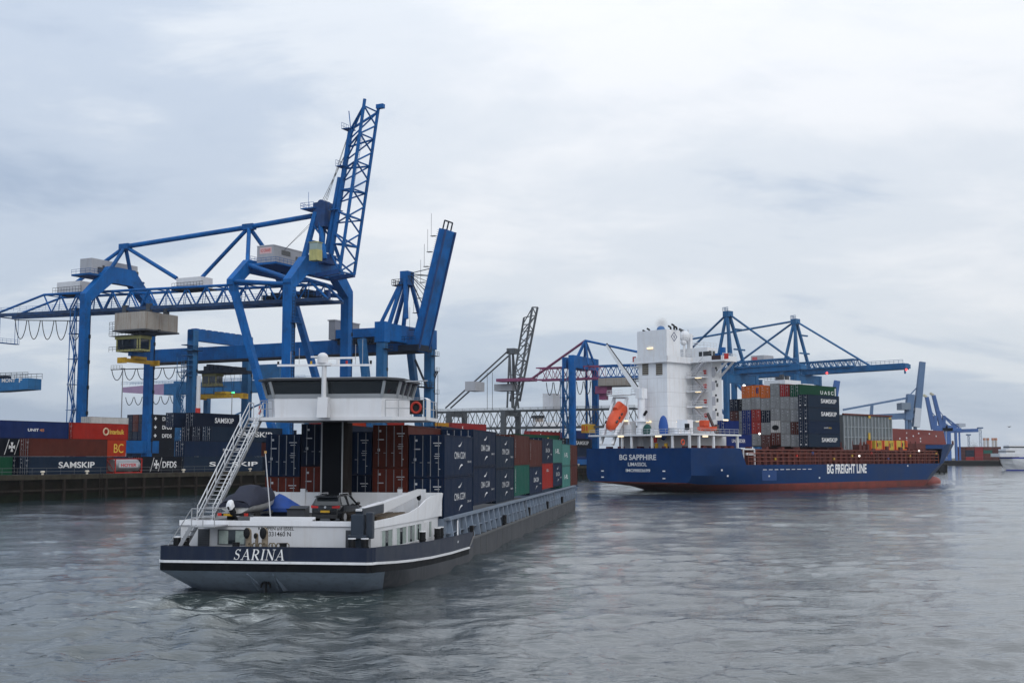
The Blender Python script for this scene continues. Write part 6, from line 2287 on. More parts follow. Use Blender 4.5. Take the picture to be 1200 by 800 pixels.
pxl(SF, sh_, 'BG SAPPHIRE', 726, 769, 532.3, 538.8, 0, 0, '-x', -0.03, 0.018)
pxl(SF, sh_, 'LIMASSOL', 736, 758, 541.5, 546, 0, 0, '-x', -0.03, 0.018)
pxl(SF, sh_, 'IMO9803699', 733.5, 762, 549, 553, 0, 0, '-x', -0.03, 0.018)
pxl(SF, sh_, 'BG FREIGHT LINE', 969, 1015.5, 543.5, 554, 1, -HB, '-y', -0.03, 0.03)
bl = lettering(sh_, 'BG SAPPHIRE', (124.0, -7.7, 8.3), '-y', 7.0, 1.1, None, 0.02)
bl.rotation_euler = (R(90 + 8), 0, R(27))
for i in range(9):
    x = 25 + i * 2.2
    mb = MB()
    mb.box(x, x + 1.4, -HB - 0.03, -HB - 0.015, 4.5, 4.62)
    mb.build('marking', LETTER, sh_)
for (x, z) in ((10, 4.4), (12, 3.2), (27, 3.0), (55, 4.9), (88, 4.9), (47, 2.4)):
    mb = MB()
    mb.box(x, x + 0.5, -HB - 0.035, -HB - 0.015, z, z + 0.35)
    mb.build('marking', LETTER, sh_)
for (y, z) in ((9.5, 4.2), (-7.2, 4.3), (9.5, 2.9), (-7.2, 2.8)):
    mb = MB()
    mb.box(-0.035, -0.015, y - 0.35, y + 0.35, z, z + 0.22)
    mb.build('marking', LETTER, sh_)

mb = MB()
x0_, x1_ = SF.hit(893, 553, 1, -HB).x, SF.hit(910, 553, 1, -HB).x
mb.box(x0_, x1_, -HB - 0.012, -HB - 0.004, 2.2, 4.4)
mb.build('paint_patch', paint('patch_blue', (0.004, 0.048, 0.19), 0.4, 0.1), sh_)
# open poop under a white upper deck on pillars
ZU = SF.hit(760, 508.5, 0, 1).z
mb = MB()
mb.box(0.4, xe + 0.6, -HB + 0.2, HB - 0.2, ZU - 0.35, ZU)
ud = mb.build('upper_deck', SWH, sh_)
for px in (729, 740, 764, 788):
    p = SF.hit(px, 515, 0, 0.8)
    mb = MB()
    mb.box(0.65, 1.05, p.y - 0.2, p.y + 0.2, ZP - 1.2, ZU - 0.36)
    mb.build('deck_pillar', SWH, ud)
for px in (808, 819, 836, 864):
    p = SF.hit(px, 515, 1, -HB + 0.6)
    mb = MB()
    mb.box(p.x - 0.22, p.x + 0.22, -HB + 0.4, -HB + 0.8, ZP - 1.2, ZU - 0.36)
    mb.build('deck_pillar', SWH, ud)
mb = MB()
mb.rail([(0.6, HB - 0.4, ZU), (0.6, -HB + 0.4, ZU), (xe, -HB + 0.4, ZU)], 1.0, 1.6, 0.05)
mb.build('deck_railing', STEEL, ud)
mb = MB()
mb.box(6, 19, -9, 10, ZP - 1.2, ZU - 0.4)
mb.build('poop_house', SWH, sh_)
mb = MB()
for k in range(13):
    y = HB - 2 - k * 2.0
    mb.box(1.6 + (k % 3) * 0.8, 2.8 + (k % 3) * 0.8, y - 0.5, y + 0.5, ZP - 1.2, ZP - 0.1 + 0.5 * (k % 2))
for k in range(6):
    x = 5 + k * 2.4
    mb.tube((x, -HB + 2, ZP - 0.2), (x, -HB + 3.4, ZP - 0.2), 0.75, 10)
mb.build('mooring_winch', SDECK, sh_)
mb = MB()
p = SF.hit(800, 522, 1, -HB + 0.5)
mb.path([(p.x + 0.5 * math.cos(a), -HB + 0.45, p.z + 0.7 + 0.5 * math.sin(a)) for a in np.linspace(0, 6.29, 12)], 0.13, 6)
mb.build('lifebuoy', ORANGE, sh_)
for px, c, y0 in ((767.5, RED, 515.5), (769, YELLOW, 522), (780, YELLOW, 522)):
    p = SF.hit(px, y0, 0, 1.8)
    mb = MB()
    mb.box(1.7, 2.1, p.y - 0.3, p.y + 0.3, p.z - 0.5, p.z + 0.5)
    mb.build('deck_locker', c, sh_)
# tower: engine casing aft
yA, yB = SF.hit(782, 460, 0, 9).y, SF.hit(748.5, 460, 0, 9).y
xC = SF.hit(811, 460, 1, yA).x
zk = SF.hit(770, 425, 0, 9).z
zt_ = SF.hit(770, 386.5, 0, 9).z
mb = MB()
mb.box(9, xC, yA, yB, ZU + 0.01, zk)
cas = mb.build('engine_casing', SWH, sh_)
xU = SF.hit(797, 405, 1, yA).x
mb = MB()
mb.box(9, xU, yA, yB + 0.3, zk + 1.3, zt_)
mb.box(8.2, xC + 0.8, yA - 0.7, yB + 0.8, zk, zk + 0.3)
mb.box(8.3, 8.42, yA - 0.65, yB + 0.7, zk + 0.3, zk + 1.35)
mb.box(8.3, xC + 0.7, yA - 0.65, yA - 0.55, zk + 0.3, zk + 1.35)
fun = mb.build('funnel_casing', SWH, sh_)
mb = MB()
for px0, px1 in ((753, 760), (769, 776.5)):
    a, c = SF.hit(px1, 440, 0, 9).y, SF.hit(px0, 440, 0, 9).y
    z0_, z1_ = SF.hit(px0, 439.5, 0, 9).z, SF.hit(px0, 425.5, 0, 9).z
    mb.box(8.93, 8.97, a, c, z0_, z1_ - 0.1)
lv = mb.build('louvre', paint('louvre_dark', (0.10, 0.09, 0.08), 0.7, 0.2), cas)
mb = MB()
for px0, px1 in ((753, 760), (769, 776.5)):
    a, c = SF.hit(px1, 440, 0, 9).y, SF.hit(px0, 440, 0, 9).y
    for k in range(6):
        z = SF.hit(px0, 439.5, 0, 9).z + 0.15 + k * (2.6 / 6)
        mb.box(8.86, 8.93, a, c, z, z + 0.12)
mb.build('slat', paint('louvre_slat', (0.38, 0.34, 0.28), 0.7, 0.2), lv)
mb = MB()
for z in np.arange(ZU + 3.0, zk - 0.5, 3.05):
    mb.box(8.985, 8.999, yA, yB, z, z + 0.07)
    mb.box(9, xC, yA - 0.015, yA - 0.001, z, z + 0.07)
for y in (yA + 2.6, yA + 5.4): mb.box(8.986, 8.998, y, y + 0.06, ZU, zk - 3.4)
mb.build('weld_seam', paint('seam_grey', (0.55, 0.55, 0.56), 0.6, 0.1), cas)
# diamond emblem on the starboard face of the funnel casing
pc = SF.hit(789.8, 394.5, 1, yA)
mb = MB()
rw, rh = abs(SF.hit(793.5, 394.5, 1, yA).x - pc.x), abs(SF.hit(789.8, 388.7, 1, yA).z - pc.z)
def dia(k): return [(pc.x + rw * k, pc.z), (pc.x, pc.z + rh * k), (pc.x - rw * k, pc.z), (pc.x, pc.z - rh * k)]
o1, i1 = dia(1.0), dia(0.78)
mb.add([(a, yA - 0.03, c) for a, c in o1] + [(a, yA - 0.03, c) for a, c in i1], [(i, (i + 1) % 4, 4 + (i + 1) % 4, 4 + i) for i in range(4)])
s_ = rw * 0.5
for (a, c, d, e) in ((-0.55, 0.32, 0.5, 0.16), (-0.55, -0.12, 0.5, -0.28), (-0.15, 0.75, 0.05, 0.3), (0.05, 0.3, 0.3, -0.75)):
    x0_, x1_ = sorted((pc.x + a * s_, pc.x + d * s_))
    z0_, z1_ = sorted((pc.z + c * rh * 0.5, pc.z + e * rh * 0.5))
    mb.add([(x0_, yA - 0.032, z0_), (x1_, yA - 0.032, z0_), (x1_, yA - 0.032, z1_), (x0_, yA - 0.032, z1_)], [(0, 1, 2, 3)])
mb.build('diamond_emblem', paint('emblem_navy', (0.02, 0.04, 0.13), 0.5, 0.05), fun)
# exhaust stacks and mast gear on top
for px, h in ((756, 0.3), (761, 0.6), (786, 0.7), (790, 1.0), (793, 0.5)):
    p = SF.hit(px, 385, 0, 12)
    mb = MB()
    mb.tube((12, p.y, zt_), (12, p.y, zt_ + h), 0.2, 8).tube((12, p.y, zt_ + h), (11.5, p.y + 0.3, zt_ + h + 0.3), 0.2, 8)
    mb.build('exhaust_pipe', BLACK, fun)
mb = MB()
p = SF.hit(774.5, 385, 0, 11)
mb.tube((11, p.y, zt_), (11, p.y, zt_ + 0.2), 0.95, 14)
mb.ball((11, p.y, zt_ + 0.2), 0.95, 0.95, 0.9, 12, 8)
mb.build('funnel_dome', paint('dome_blue', (0.05, 0.14, 0.32), 0.4, 0.1), fun)
mb = MB()
mb.rail([(xU + 0.2, yA, zk + 1.3), (xC, yA, zk + 1.3), (xC, yB, zk + 1.3)], 1.0, 1.2, 0.05)
for px, y0, r_ in ((802, 394, 1.25), (801, 401, 0.7), (806, 399, 0.6)):
    p = SF.hit(px, y0, 1, yA + 1.5)
    mb.ball(p, r_, nu=12, nv=8)
    mb.tube((p.x, p.y, zk + 1.3), p, 0.2, 6)
p = SF.hit(808.5, 392, 1, yA + 1)
mb.box(p.x - 0.4, p.x + 0.4, p.y - 0.4, p.y + 0.4, zk + 1.3, zt_ - 0.3)
mb.box(xU, xC + 0.6, yA, yB, zk + 1.0, zk + 1.28)
mb.build('radar_dome', SWH, fun)
mb = MB()
a, c = SF.hit(796, 386, 1, yA + 2), SF.hit(806, 391, 1, yA + 2)
mb.beam(a, c, 0.3, 0.6)
mb.beam(c + Vector((-1, 0, -0.5)), c + Vector((1.5, 0, -0.5)), 0.4, 0.4)
mb.build('aerial_frame', DGREY, fun)
# accommodation block forward of the casing, stairs on its after side, bridge on top
xM = xC + 0.1
yM = SF.hit(835, 470, 0, xM).y
zW = SF.hit(830, 424.5, 0, xM).z
mb = MB()
mb.box(xM, xM + 3.4, yM, 10.5, ZP - 1.0, zW - 0.02)
acc = mb.build('accommodation_block', SWH, sh_)
yW = SF.hit(847, 424, 0, xM - 1.5).y
mb = MB()
mb.box(xM - 1.5, xM + 3.6, yW, 13.5, zW, zW + 0.3)
mb.box(xM - 0.2, xM + 3.3, yM + 1.0, 9, zW + 0.3, zW + 3.3)
mb.box(xM - 1.5, xM - 1.42, yW, yA - 1.5, zW + 0.3, zW + 1.2)
mb.box(xM - 1.5, xM + 3.6, yW, yW + 0.08, zW + 0.3, zW + 1.2)
for xx in (xM + 0.5, xM + 2.8): mb.beam((xx, yM + 0.1, zW - 3.2), (xx, yW + 0.4, zW - 0.1), 0.3, 0.4)
br = mb.build('bridge', SWH, sh_)
mb = MB()
for px in (821, 826, 830):
    p = SF.hit(px, 414.5, 0, xM - 0.2)
    mb.box(xM - 0.24, xM - 0.21, p.y - 0.45, p.y + 0.45, zW + 1.4, zW + 2.4)
for k in range(2):
    mb.box(xM + 0.4 + k * 1.2, xM + 1.3 + k * 1.2, yM + 0.96, yM + 0.99, zW + 1.5, zW + 2.6)
mb.build('bridge_window', WINDOW, br)
mb = MB()
p = SF.hit(845, 419, 0, xM - 1.3)
mb.box(xM - 1.56, xM - 1.51, p.y - 0.1, p.y + 2.3, zW + 0.35, zW + 1.25)
p = SF.hit(851.5, 420, 0, xM - 1.5)
mb.build('dark_canvas', paint('canvas_maroon', (0.05, 0.03, 0.035), 0.8, 0.2), br)
mb = MB()
mb.box(xM - 1.62, xM - 1.57, p.y - 0.55, p.y + 0.55, zW + 0.3, zW + 1.5)
mb.build('lifebuoy_case', RED, br)
mb = MB()
for (px, y0, w_, h_) in ((845.5, 410, 0.8, 1.2), (840, 416, 0.9, 0.8)):
    p = SF.hit(px, y0, 0, xM + 1.4)
    mb.box(xM + 1.4, xM + 2.4, p.y - w_ / 2, p.y + w_ / 2, zW + 0.3, p.z + h_ / 2)
mb.build('magnetic_compass_stand', CBLUE, br)
mb = MB()
mb.rail([(xM - 1.4, yA - 1.2, zW + 3.3), (xM - 1.4, yM + 1, zW + 3.3), (xM + 3.2, yM + 1, zW + 3.3)], 1.0, 1.2, 0.05)
mb.rail([(xM - 1.4, yW + 0.1, zW + 1.2), (xM + 3.5, yW + 0.1, zW + 1.2)], 0.5, 1.4, 0.05)
for q, h in ((-1.6, 3), (-0.4, 4.5), (0.8, 2.5)):
    mb.tube((xM + 2 + q, 1.0, zW + 3.3), (xM + 2 + q, 1.0, zW + 3.3 + h), 0.12, 6)
    mb.tube((xM + 2 + q, -0.6, zW + 3.0 + h * 0.7), (xM + 2 + q, 2.6, zW + 3.0 + h * 0.7), 0.08, 5)
mb.build('monkey_island_gear', SWH, br)
lev = [SF.hit(830, y0, 0, xM - 1.0).z for y0 in (441, 457.5, 475.5, 492)]
for k, z in enumerate(lev):
    mb = MB()
    mb.box(xM - 2.6, xM - 0.02, yM + 1.2, yA - 0.4, z - 0.22, z)
    ld = mb.build('stair_landing', SWH, acc)
    mb = MB()
    mb.rail([(xM - 2.5, yA - 0.5, z), (xM - 2.5, yM + 1.3, z), (xM - 0.2, yM + 1.3, z)], 1.05, 1.1, 0.045)
    mb.build('landing_railing', paint('rail_pale', (0.6, 0.6, 0.62), 0.5, 0.05), ld)
    mb = MB()
    zt2 = lev[k - 1] if k else zW
    ya_, yb_ = yA - 1.4, yA - 4.6
    for xx in (xM - 2.2, xM - 1.3):
        mb.beam((xx, yb_ if k % 2 else ya_, z), (xx, ya_ if k % 2 else yb_, zt2), 0.08, 0.3)
        mb.tube((xx, yb_ if k % 2 else ya_, z + 1), (xx, ya_ if k % 2 else yb_, zt2 + 1), 0.05, 4)
    for q in range(9):
        f = (q + 0.5) / 9
        y = (yb_ if k % 2 else ya_) * (1 - f) + (ya_ if k % 2 else yb_) * f
        mb.box(xM - 2.2, xM - 1.3, y - 0.12, y + 0.12, z + (zt2 - z) * f - 0.03, z + (zt2 - z) * f)
    mb.build('stair_flight', paint('stair_grey', (0.40, 0.40, 0.43), 0.6, 0.1), acc)
    mb = MB()
    mb.box(xM - 0.06, xM - 0.01, yA - 6.2, yA - 5.3, z + 0.1, z + 2.0)
    mb.build('deck_door', paint('door_grey', (0.45, 0.45, 0.48), 0.5, 0.1), acc)
    mb = MB()
    mb.box(xM - 0.35, xM - 0.01, yM + 1.5, yM + 2.1, z + 0.6, z + 1.5)
    mb.build('fire_box', RED, acc)
    mb = MB()
    mb.box(xM - 2.4, xM - 1.6, yM + 1.6, yM + 2.8, z - 0.34, z - 0.225)
    mb.build('deck_lamp', WARM, acc)
mb = MB()
for y0 in (431, 447, 463, 480):
    for px in (840,):
        p = SF.hit(px, y0, 0, xM)
        mb.tube((xM - 0.05, p.y + 0.2, p.z), (xM - 0.01, p.y + 0.2, p.z), 0.28, 10)
for k in range(4):
    for q in range(1):
        mb.box(xM + 1.4 + q * 3, xM + 2.1 + q * 3, yM - 0.03, yM - 0.01, lev[k] + 0.9, lev[k] + 1.7)
mb.build('porthole', WINDOW, acc)
# port side balconies seen past the casing
mb = MB()
for z in [zW] + lev[:2]:
    mb.box(xM - 2.6, xM + 2, yB + 1.0, 14.4, z - 0.2, z)
    mb.rail([(xM - 2.5, yB + 1.2, z), (xM - 2.5, 14.2, z)], 1.1, 1.0, 0.05)
mb.build('port_balcony', SWH, acc)
for (px, y0) in ((743.5, 421),):
    p = SF.hit(px, y0, 0, xM - 2.55)
    mb = MB()
    mb.box(xM - 2.62, xM - 2.56, p.y - 0.5, p.y + 0.5, p.z - 0.6, p.z + 0.6)
    mb.build('lifebuoy_case', RED, acc)
# lamps under decks and on the casing
for (px, y0, x_) in ((762, 408, 8.95), (760, 494, 8.95), (772, 511, 0.6), (797, 494, 8.95), (728, 511, 0.6), (733, 493, 6)):
    p = SF.hit(px, y0, 0, x_)
    mb = MB()
    mb.box(x_ - 0.25, x_ - 0.02, p.y - 0.75, p.y + 0.75, p.z - 0.14, p.z + 0.14)
    mb.build('deck_lamp', WARM, sh_)
for (px, y0, x_) in ((826, 511, -HB + 0.3), (850, 492, -9.0)):
    p = SF.hit(px, y0, 1, x_)
    mb = MB()
    mb.box(p.x - 0.8, p.x + 0.8, p.y - 0.2, p.y, p.z - 0.15, p.z + 0.15)
    mb.build('deck_lamp', WARM, sh_)
# provision crane with white boom
pb = SF.hit(752, 505, 0, 6.5)
ph = SF.hit(753, 458, 0, 6.5)
mb = MB()
mb.tube((6.5, pb.y, ZP - 1), (6.5, pb.y, ph.z - 6.5), 0.95, 14).tube((6.5, pb.y, ph.z - 6.5), (6.5, pb.y, ph.z), 0.8, 14)
mb.tube((6.5, pb.y, ph.z - 6.6), (6.5, pb.y, ph.z - 6.3), 1.7, 14)
mb.box(5.6, 7.4, pb.y - 0.9, pb.y + 0.9, ph.z - 1.6, ph.z + 0.6)
pcn = mb.build('provision_crane', SWH, sh_, smooth=40)
tipp = SF.hit(711, 404.5, 0, 4.5)
mb = MB()
mb.beam((6.2, pb.y + 0.6, ph.z), tipp, 0.9, 1.1, w2=0.5, h2=0.5)
mb.build('boom', SWH, pcn)
mb = MB()
mb.tube(Vector((6.0, pb.y + 0.5, ph.z + 0.9)), tipp + Vector((0, 0, 0.4)), 0.16, 5)
mb.tube((6.2, pb.y - 1, ph.z - 5.2), (6.0, pb.y - 1.8, ph.z - 4.4), 0.3, 8)
mb.build('luffing_wire', BLACK, pcn)
# free fall lifeboat on its ramp, on the port quarter
A0, A1 = SF.hit(704, 521, 0, 0.6), SF.hit(720, 466, 0, 8)
B0, B1 = SF.hit(718, 521, 0, 0.6), SF.hit(735, 466, 0, 8)
mb = MB()
for a, c in ((A0, A1), (B0, B1)):
    mb.beam(a, c, 0.55, 0.6)
    mb.beam((a.x + 5.5, a.y, ZU), c, 0.35, 0.35)
mb.beam(A1, B1, 0.4, 0.4).beam(A0, B0, 0.35, 0.35)
mb.beam(SF.hit(723, 506, 0, 3), SF.hit(734, 484, 0, 7), 0.5, 0.5)
mb.box(6, 9, A1.y - 4.2, A1.y + 0.5, A1.z + 0.4, A1.z + 0.55)
mb.rail([(6, A1.y + 0.4, A1.z + 0.5), (6, A1.y - 4, A1.z + 0.5)], 1.0, 1.0, 0.05)
mb.build('lifeboat_ramp', SWH, sh_)
la, lb2 = SF.hit(713.5, 503, 0, 1.5), SF.hit(730, 477, 0, 7.0)
lt = thing('lifeboat', 'orange enclosed lifeboat nose down on a white ramp at the ship stern', 'lifeboat', SF.w(la), 0)
axis = (SF.m.to_3x3() @ (lb2 - la))
Ln = axis.length
rot = axis.to_track_quat('X', 'Z')
lt.rotation_mode = 'QUATERNION'
lt.rotation_quaternion = rot
prof_l = [(0.0, 0.2, 0.2), (0.06, 0.95, 0.9), (0.18, 1.3, 1.3), (0.4, 1.6, 1.55), (0.7, 1.6, 1.55), (0.92, 1.4, 1.35), (1.0, 1.1, 1.1)]
mb = MB()
mb.loft([[(f * Ln, w_ * math.cos(a), h * math.sin(a)) for a in np.linspace(0, 2 * math.pi, 15)[:-1]] for f, w_, h in prof_l], True, True)
lb_h = mb.build('hull', ORANGE, lt, smooth=50)
mb = MB()
mb.loft([[(f * Ln, w_ * math.cos(a), 1.0 + h * math.sin(a)) for a in np.linspace(0, math.pi, 8)] for f, w_, h in ((0.62, 0.7, 0.3), (0.66, 0.9, 1.1), (0.94, 0.9, 1.1), (0.97, 0.7, 0.4))], False, False)
mb.build('canopy', ORANGE, lt, smooth=40)
mb = MB()
for f in (0.25, 0.42, 0.58):
    for s in (-1, 1): mb.box(f * Ln - 0.35, f * Ln + 0.35, s * 1.45 - 0.12, s * 1.45 + 0.12, 0.35, 0.75)
mb.build('porthole', WINDOW, lt)
# small rescue boat under its davit, starboard
rc = SF.hit(830, 500, 1, -12)
rbt = thing('rescue_boat', 'small open orange rescue boat under a davit on the ship starboard deck', 'rescue boat', SF.w((rc.x, -12, ZU + 0.5)), SF.deg)
mb = MB()
mb.loft([[(x, -w_, 1.0 + 0.15 * x / 3), (x, -w_ * 0.9, 0.35), (x, 0, 0.1 + max(0, x - 1) * 0.1), (x, w_ * 0.9, 0.35), (x, w_, 1.0 + 0.15 * x / 3), (x, w_ * 0.6, 0.95)] for x, w_ in ((-2.6, 0.9), (-1, 1.1), (1, 1.05), (2.2, 0.6), (2.8, 0.08))], True, True)
mb.build('hull', ORANGE, rbt, smooth=40)
mb = MB()
mb.box(-2.2, -0.4, -0.7, 0.7, 1.0, 2.3)
mb.build('console', ORANGE, rbt, bevel=0.15)
mb = MB()
a = SF.hit(840, 506, 1, -12)
c_ = SF.hit(829, 484, 1, -12)
mb.beam((a.x, -12, ZU), c_, 0.4, 0.5)
mb.beam((a.x, -12, ZU), (a.x, -12, ZU + 2), 0.6, 0.6)
mb.build('rescue_davit', paint('davit_dark', (0.10, 0.08, 0.08), 0.6, 0.2), sh_)
# blue oval cover before the casing, deck clutter on the upper deck
p = SF.hit(777.5, 507, 0, 5.0)
pt_ = SF.hit(777.5, 486.5, 0, 5.0)
mb = MB()
mb.ball((5.0, p.y, (p.z + pt_.z) / 2 - 0.8), 0.8, 1.15, (pt_.z - p.z) / 2 + 0.8, 14, 10)
mb.build('covered_reel', paint('cover_blue', (0.02, 0.08, 0.30), 0.6, 0.1), sh_, smooth=60)
mb = MB()
p = SF.hit(758.5, 502, 0, 6)
mb.ball((6, p.y, p.z - 0.4), 0.8, 1.1, 1.4, 12, 8)
mb.build('green_cover', paint('cover_green', (0.01, 0.07, 0.06), 0.6, 0.1), sh_, smooth=60)
for px, h, w_ in ((726, 1.6, 2.2), (738, 2.2, 2.0), (766, 1.3, 1.6), (788, 1.4, 2.2), (795, 1.0, 1.5)):
    p = SF.hit(px, 506, 0, 6.5)
    mb = MB()
    mb.box(5.8, 7.2, p.y - w_ / 2, p.y + w_ / 2, ZU, ZU + h)
    mb.build('deck_locker', SWH, sh_)
for px, h in ((737, 3.0), (803, 3.0)):
    p = SF.hit(px, 500, 0, 8.0)
    mb = MB()
    mb.box(7, 8.8, p.y - 1.4, p.y + 1.4, ZU, ZU + h)
    mb.build('deck_house', SWH, sh_)

mb = MB()
for px in (737, 805):
    p = SF.hit(px, 497, 0, 6.9)
    mb.box(6.9, 6.98, p.y - 0.6, p.y + 0.6, ZU + 0.9, ZU + 2.2)
mb.build('dark_hatch', BLACK, sh_)
# cargo deck: hatch coaming, rails, lashing gear
ZH = SF.hit(940, 524.5, 1, -12.5).z
mb = MB()
mb.box(22, 105, -12.4, 12.4, ZD, ZH - 0.7)
for x in np.arange(22, 105, 2.4):
    mb.box(x, x + 0.3, -13.1, -12.4, ZD, ZH - 0.5)
mb.box(21.8, 105.2, -13.2, 13.2, ZH - 0.7, ZH - 0.35)
hc = mb.build('hatch_coaming', SDECK, sh_)
mb = MB()
mb.rail([(xf + 1, -HB + 0.15, ZD), (105, -HB + 0.15, ZD)], 2.4, 2.2, 0.09, 4, 2)
mb.rail([(xf + 1, -HB + 0.3, ZH - 1.6), (105, -HB + 0.3, ZH - 1.6)], 1.0, 3.1, 0.06, 4, 1)
mb.build('deck_railing', paint('rail_brown_red', (0.17, 0.05, 0.035), 0.65, 0.3, 0.6), hc)
YM = paint('lash_yellow', (0.5, 0.33, 0.04), 0.6, 0.2)
for i, x in enumerate((30, 38.5, 45, 54, 62, 71, 79, 90, 104)):
    mb = MB()
    mb.box(x, x + 0.5, -HB + 0.2, -HB + 0.5, ZD + 1.0 + (i % 3) * 0.6, ZD + 1.6 + (i % 3) * 0.6)
    mb.build('deck_box', (YM, RED, CBLUE, YM)[i % 4], hc)
for x in np.arange(24, 104, 6.2):
    mb = MB()
    mb.box(x, x + 0.8, -11.6, -10.4, ZH - 0.35, ZH + 0.15)
    mb.build('lashing_gear', SDECK, hc)
for (px, y0) in ((1007, 534), (1077, 528), (890, 508)):
    p = SF.hit(px, y0, 1, -HB + 0.1)
    mb = MB()
    mb.ball(p, 0.24, nu=8, nv=6)
    mb.build('work_lamp', WLAMP, sh_)
# white gangway frame just forward of the poop
a, c_ = SF.hit(871, 526, 1, -HB + 0.3), SF.hit(884, 528, 1, -HB + 0.3)
mb = MB()
mb.beam((a.x, -HB + 0.3, a.z), (c_.x, -HB + 0.3, a.z), 0.3, 0.3)
mb.beam((a.x + 1, -HB + 0.3, a.z - 1), (c_.x - 0.5, -HB + 0.3, a.z - 1), 0.3, 0.5)
for x in (a.x, c_.x): mb.beam((x, -HB + 0.3, ZD), (x, -HB + 0.3, a.z), 0.25, 0.25)
mb.build('gangway_frame', SWH, sh_)
# tall grey cell guide bulkheads forward of the stacks
g0, g1 = SF.hit(988, 500, 1, -11), SF.hit(1044, 500, 1, -11)
gzb, gzt = SF.hit(1015, 524, 1, -11).z, SF.hit(1015, 487, 1, -11).z
CG = paint('cell_guide_grey', (0.19, 0.215, 0.23), 0.6, 0.15, 0.4, 0.5, (0.08, 0.07, 0.06))
mb = MB()
mb.box(g0.x, g1.x, -11.0, 10.5, gzb - 0.6, gzt)
cg = mb.build('hatch_panel_stack', CG, sh_)
mb = MB()
n_ = 14
for i in range(n_ + 1):
    x = g0.x + (g1.x - g0.x) * i / n_
    mb.box(x - 0.16, x + 0.16, -11.3, -11.0, gzb - 0.5, gzt - 0.3)
for f in (0.3, 0.62): mb.box(g0.x, g1.x, -11.2, -11.0, gzb + (gzt - gzb) * f, gzb + (gzt - gzb) * f + 0.2)
mb.build('panel_rib', paint('rib_grey', (0.26, 0.29, 0.31), 0.6, 0.15), cg)
mb = MB()
mb.box(g0.x - 0.2, g1.x + 0.2, -11.4, -10.9, gzt, gzt + 0.35)
mb.build('panel_cap', SDECK, cg)
mb = MB()
for px, y0, y1 in ((1019, 507, 515), (1019, 487, 490), (1043, 489, 491)):
    p = SF.hit(px, y1, 1, -11.42)
    q = SF.hit(px, y0, 1, -11.42)
    mb.box(p.x - 0.45, p.x + 0.45, -11.46, -11.31, p.z, q.z)
mb.build('yellow_bracket', YM, cg)
# red breakwater and brown deck gear forward
w0, w1, wt = SF.hit(1041, 503.5, 1, -9), SF.hit(1109, 503, 1, -4), None
zb_, zt2 = SF.hit(1075, 520, 1, -8).z, SF.hit(1075, 503, 1, -8).z
xw0, xw1 = SF.hit(1037, 515, 1, -9).x, 131.0
BRK = paint('breakwater_red', (0.17, 0.032, 0.026), 0.6, 0.2, 0.5, 0.3, (0.08, 0.03, 0.03))
mb = MB()
mb.add([(xw0, -9.3, zb_), (xw1 - 1, -4.0, zb_), (xw1 - 2.5, -4.0, zt2), (xw0 + 2.0, -9.3, zt2)] + [(xw0, 9.3, zb_), (xw1 - 1, 4.0, zb_), (xw1 - 2.5, 4.0, zt2), (xw0 + 2.0, 9.3, zt2)], [(0, 1, 2, 3), (4, 7, 6, 5), (0, 3, 7, 4), (1, 5, 6, 2), (3, 2, 6, 7), (0, 4, 5, 1)])
bw = mb.build('breakwater', BRK, sh_)
mb = MB()
for f, hz in ((0.12, 0.7), (0.3, 0.75), (0.3, 0.4), (0.3, 0.2), (0.52, 0.75), (0.55, 0.4), (0.55, 0.2), (0.72, 0.75), (0.85, 0.6), (0.18, 0.35), (0.42, 0.55)):
    x = xw0 + 2 + (xw1 - xw0 - 5) * f
    y = -9.3 + 5.3 * (x - xw0) / (xw1 - 1 - xw0)
    z = zb_ + (zt2 - zb_) * hz
    mb.box(x - 0.28, x + 0.28, y - 0.06, y - 0.0, z - 0.2, z + 0.2)
mb.build('hole_marking', WHITE2, bw)
mb = MB()
mb.box(62, 105, -10.5, 10.5, ZD, zb_ + 0.1)
for k in range(18):
    x = 63 + k * 2.2
    mb.box(x, x + random.uniform(0.6, 1.5), -12 - random.uniform(0, 0.8), -10.4, ZD, ZD + random.uniform(2.5, 5.0))
for k in range(11):
    x = 64 + k * 3.5
    mb.tube((x, -11, ZH), (x + random.uniform(-1, 1), -11, ZH + random.uniform(1.2, 2.6)), 0.15, 5)
mb.build('deck_machinery', SDECK, sh_)
mb = MB()
a, c_ = SF.hit(1017, 521, 1, -11.6), SF.hit(1004, 521, 1, -11.6)
mb.prism([(SF.hit(1003, 524, 1, -11).x, ZH - 0.3), (SF.hit(1036, 524, 1, -11).x, ZH - 0.3), (SF.hit(1036, 518, 1, -11).x, ZH + 1.6), (SF.hit(1008, 518, 1, -11).x, ZH + 1.6)], 1, -11.2, 8)
mb.build('hatch_cover', SDECK, sh_)
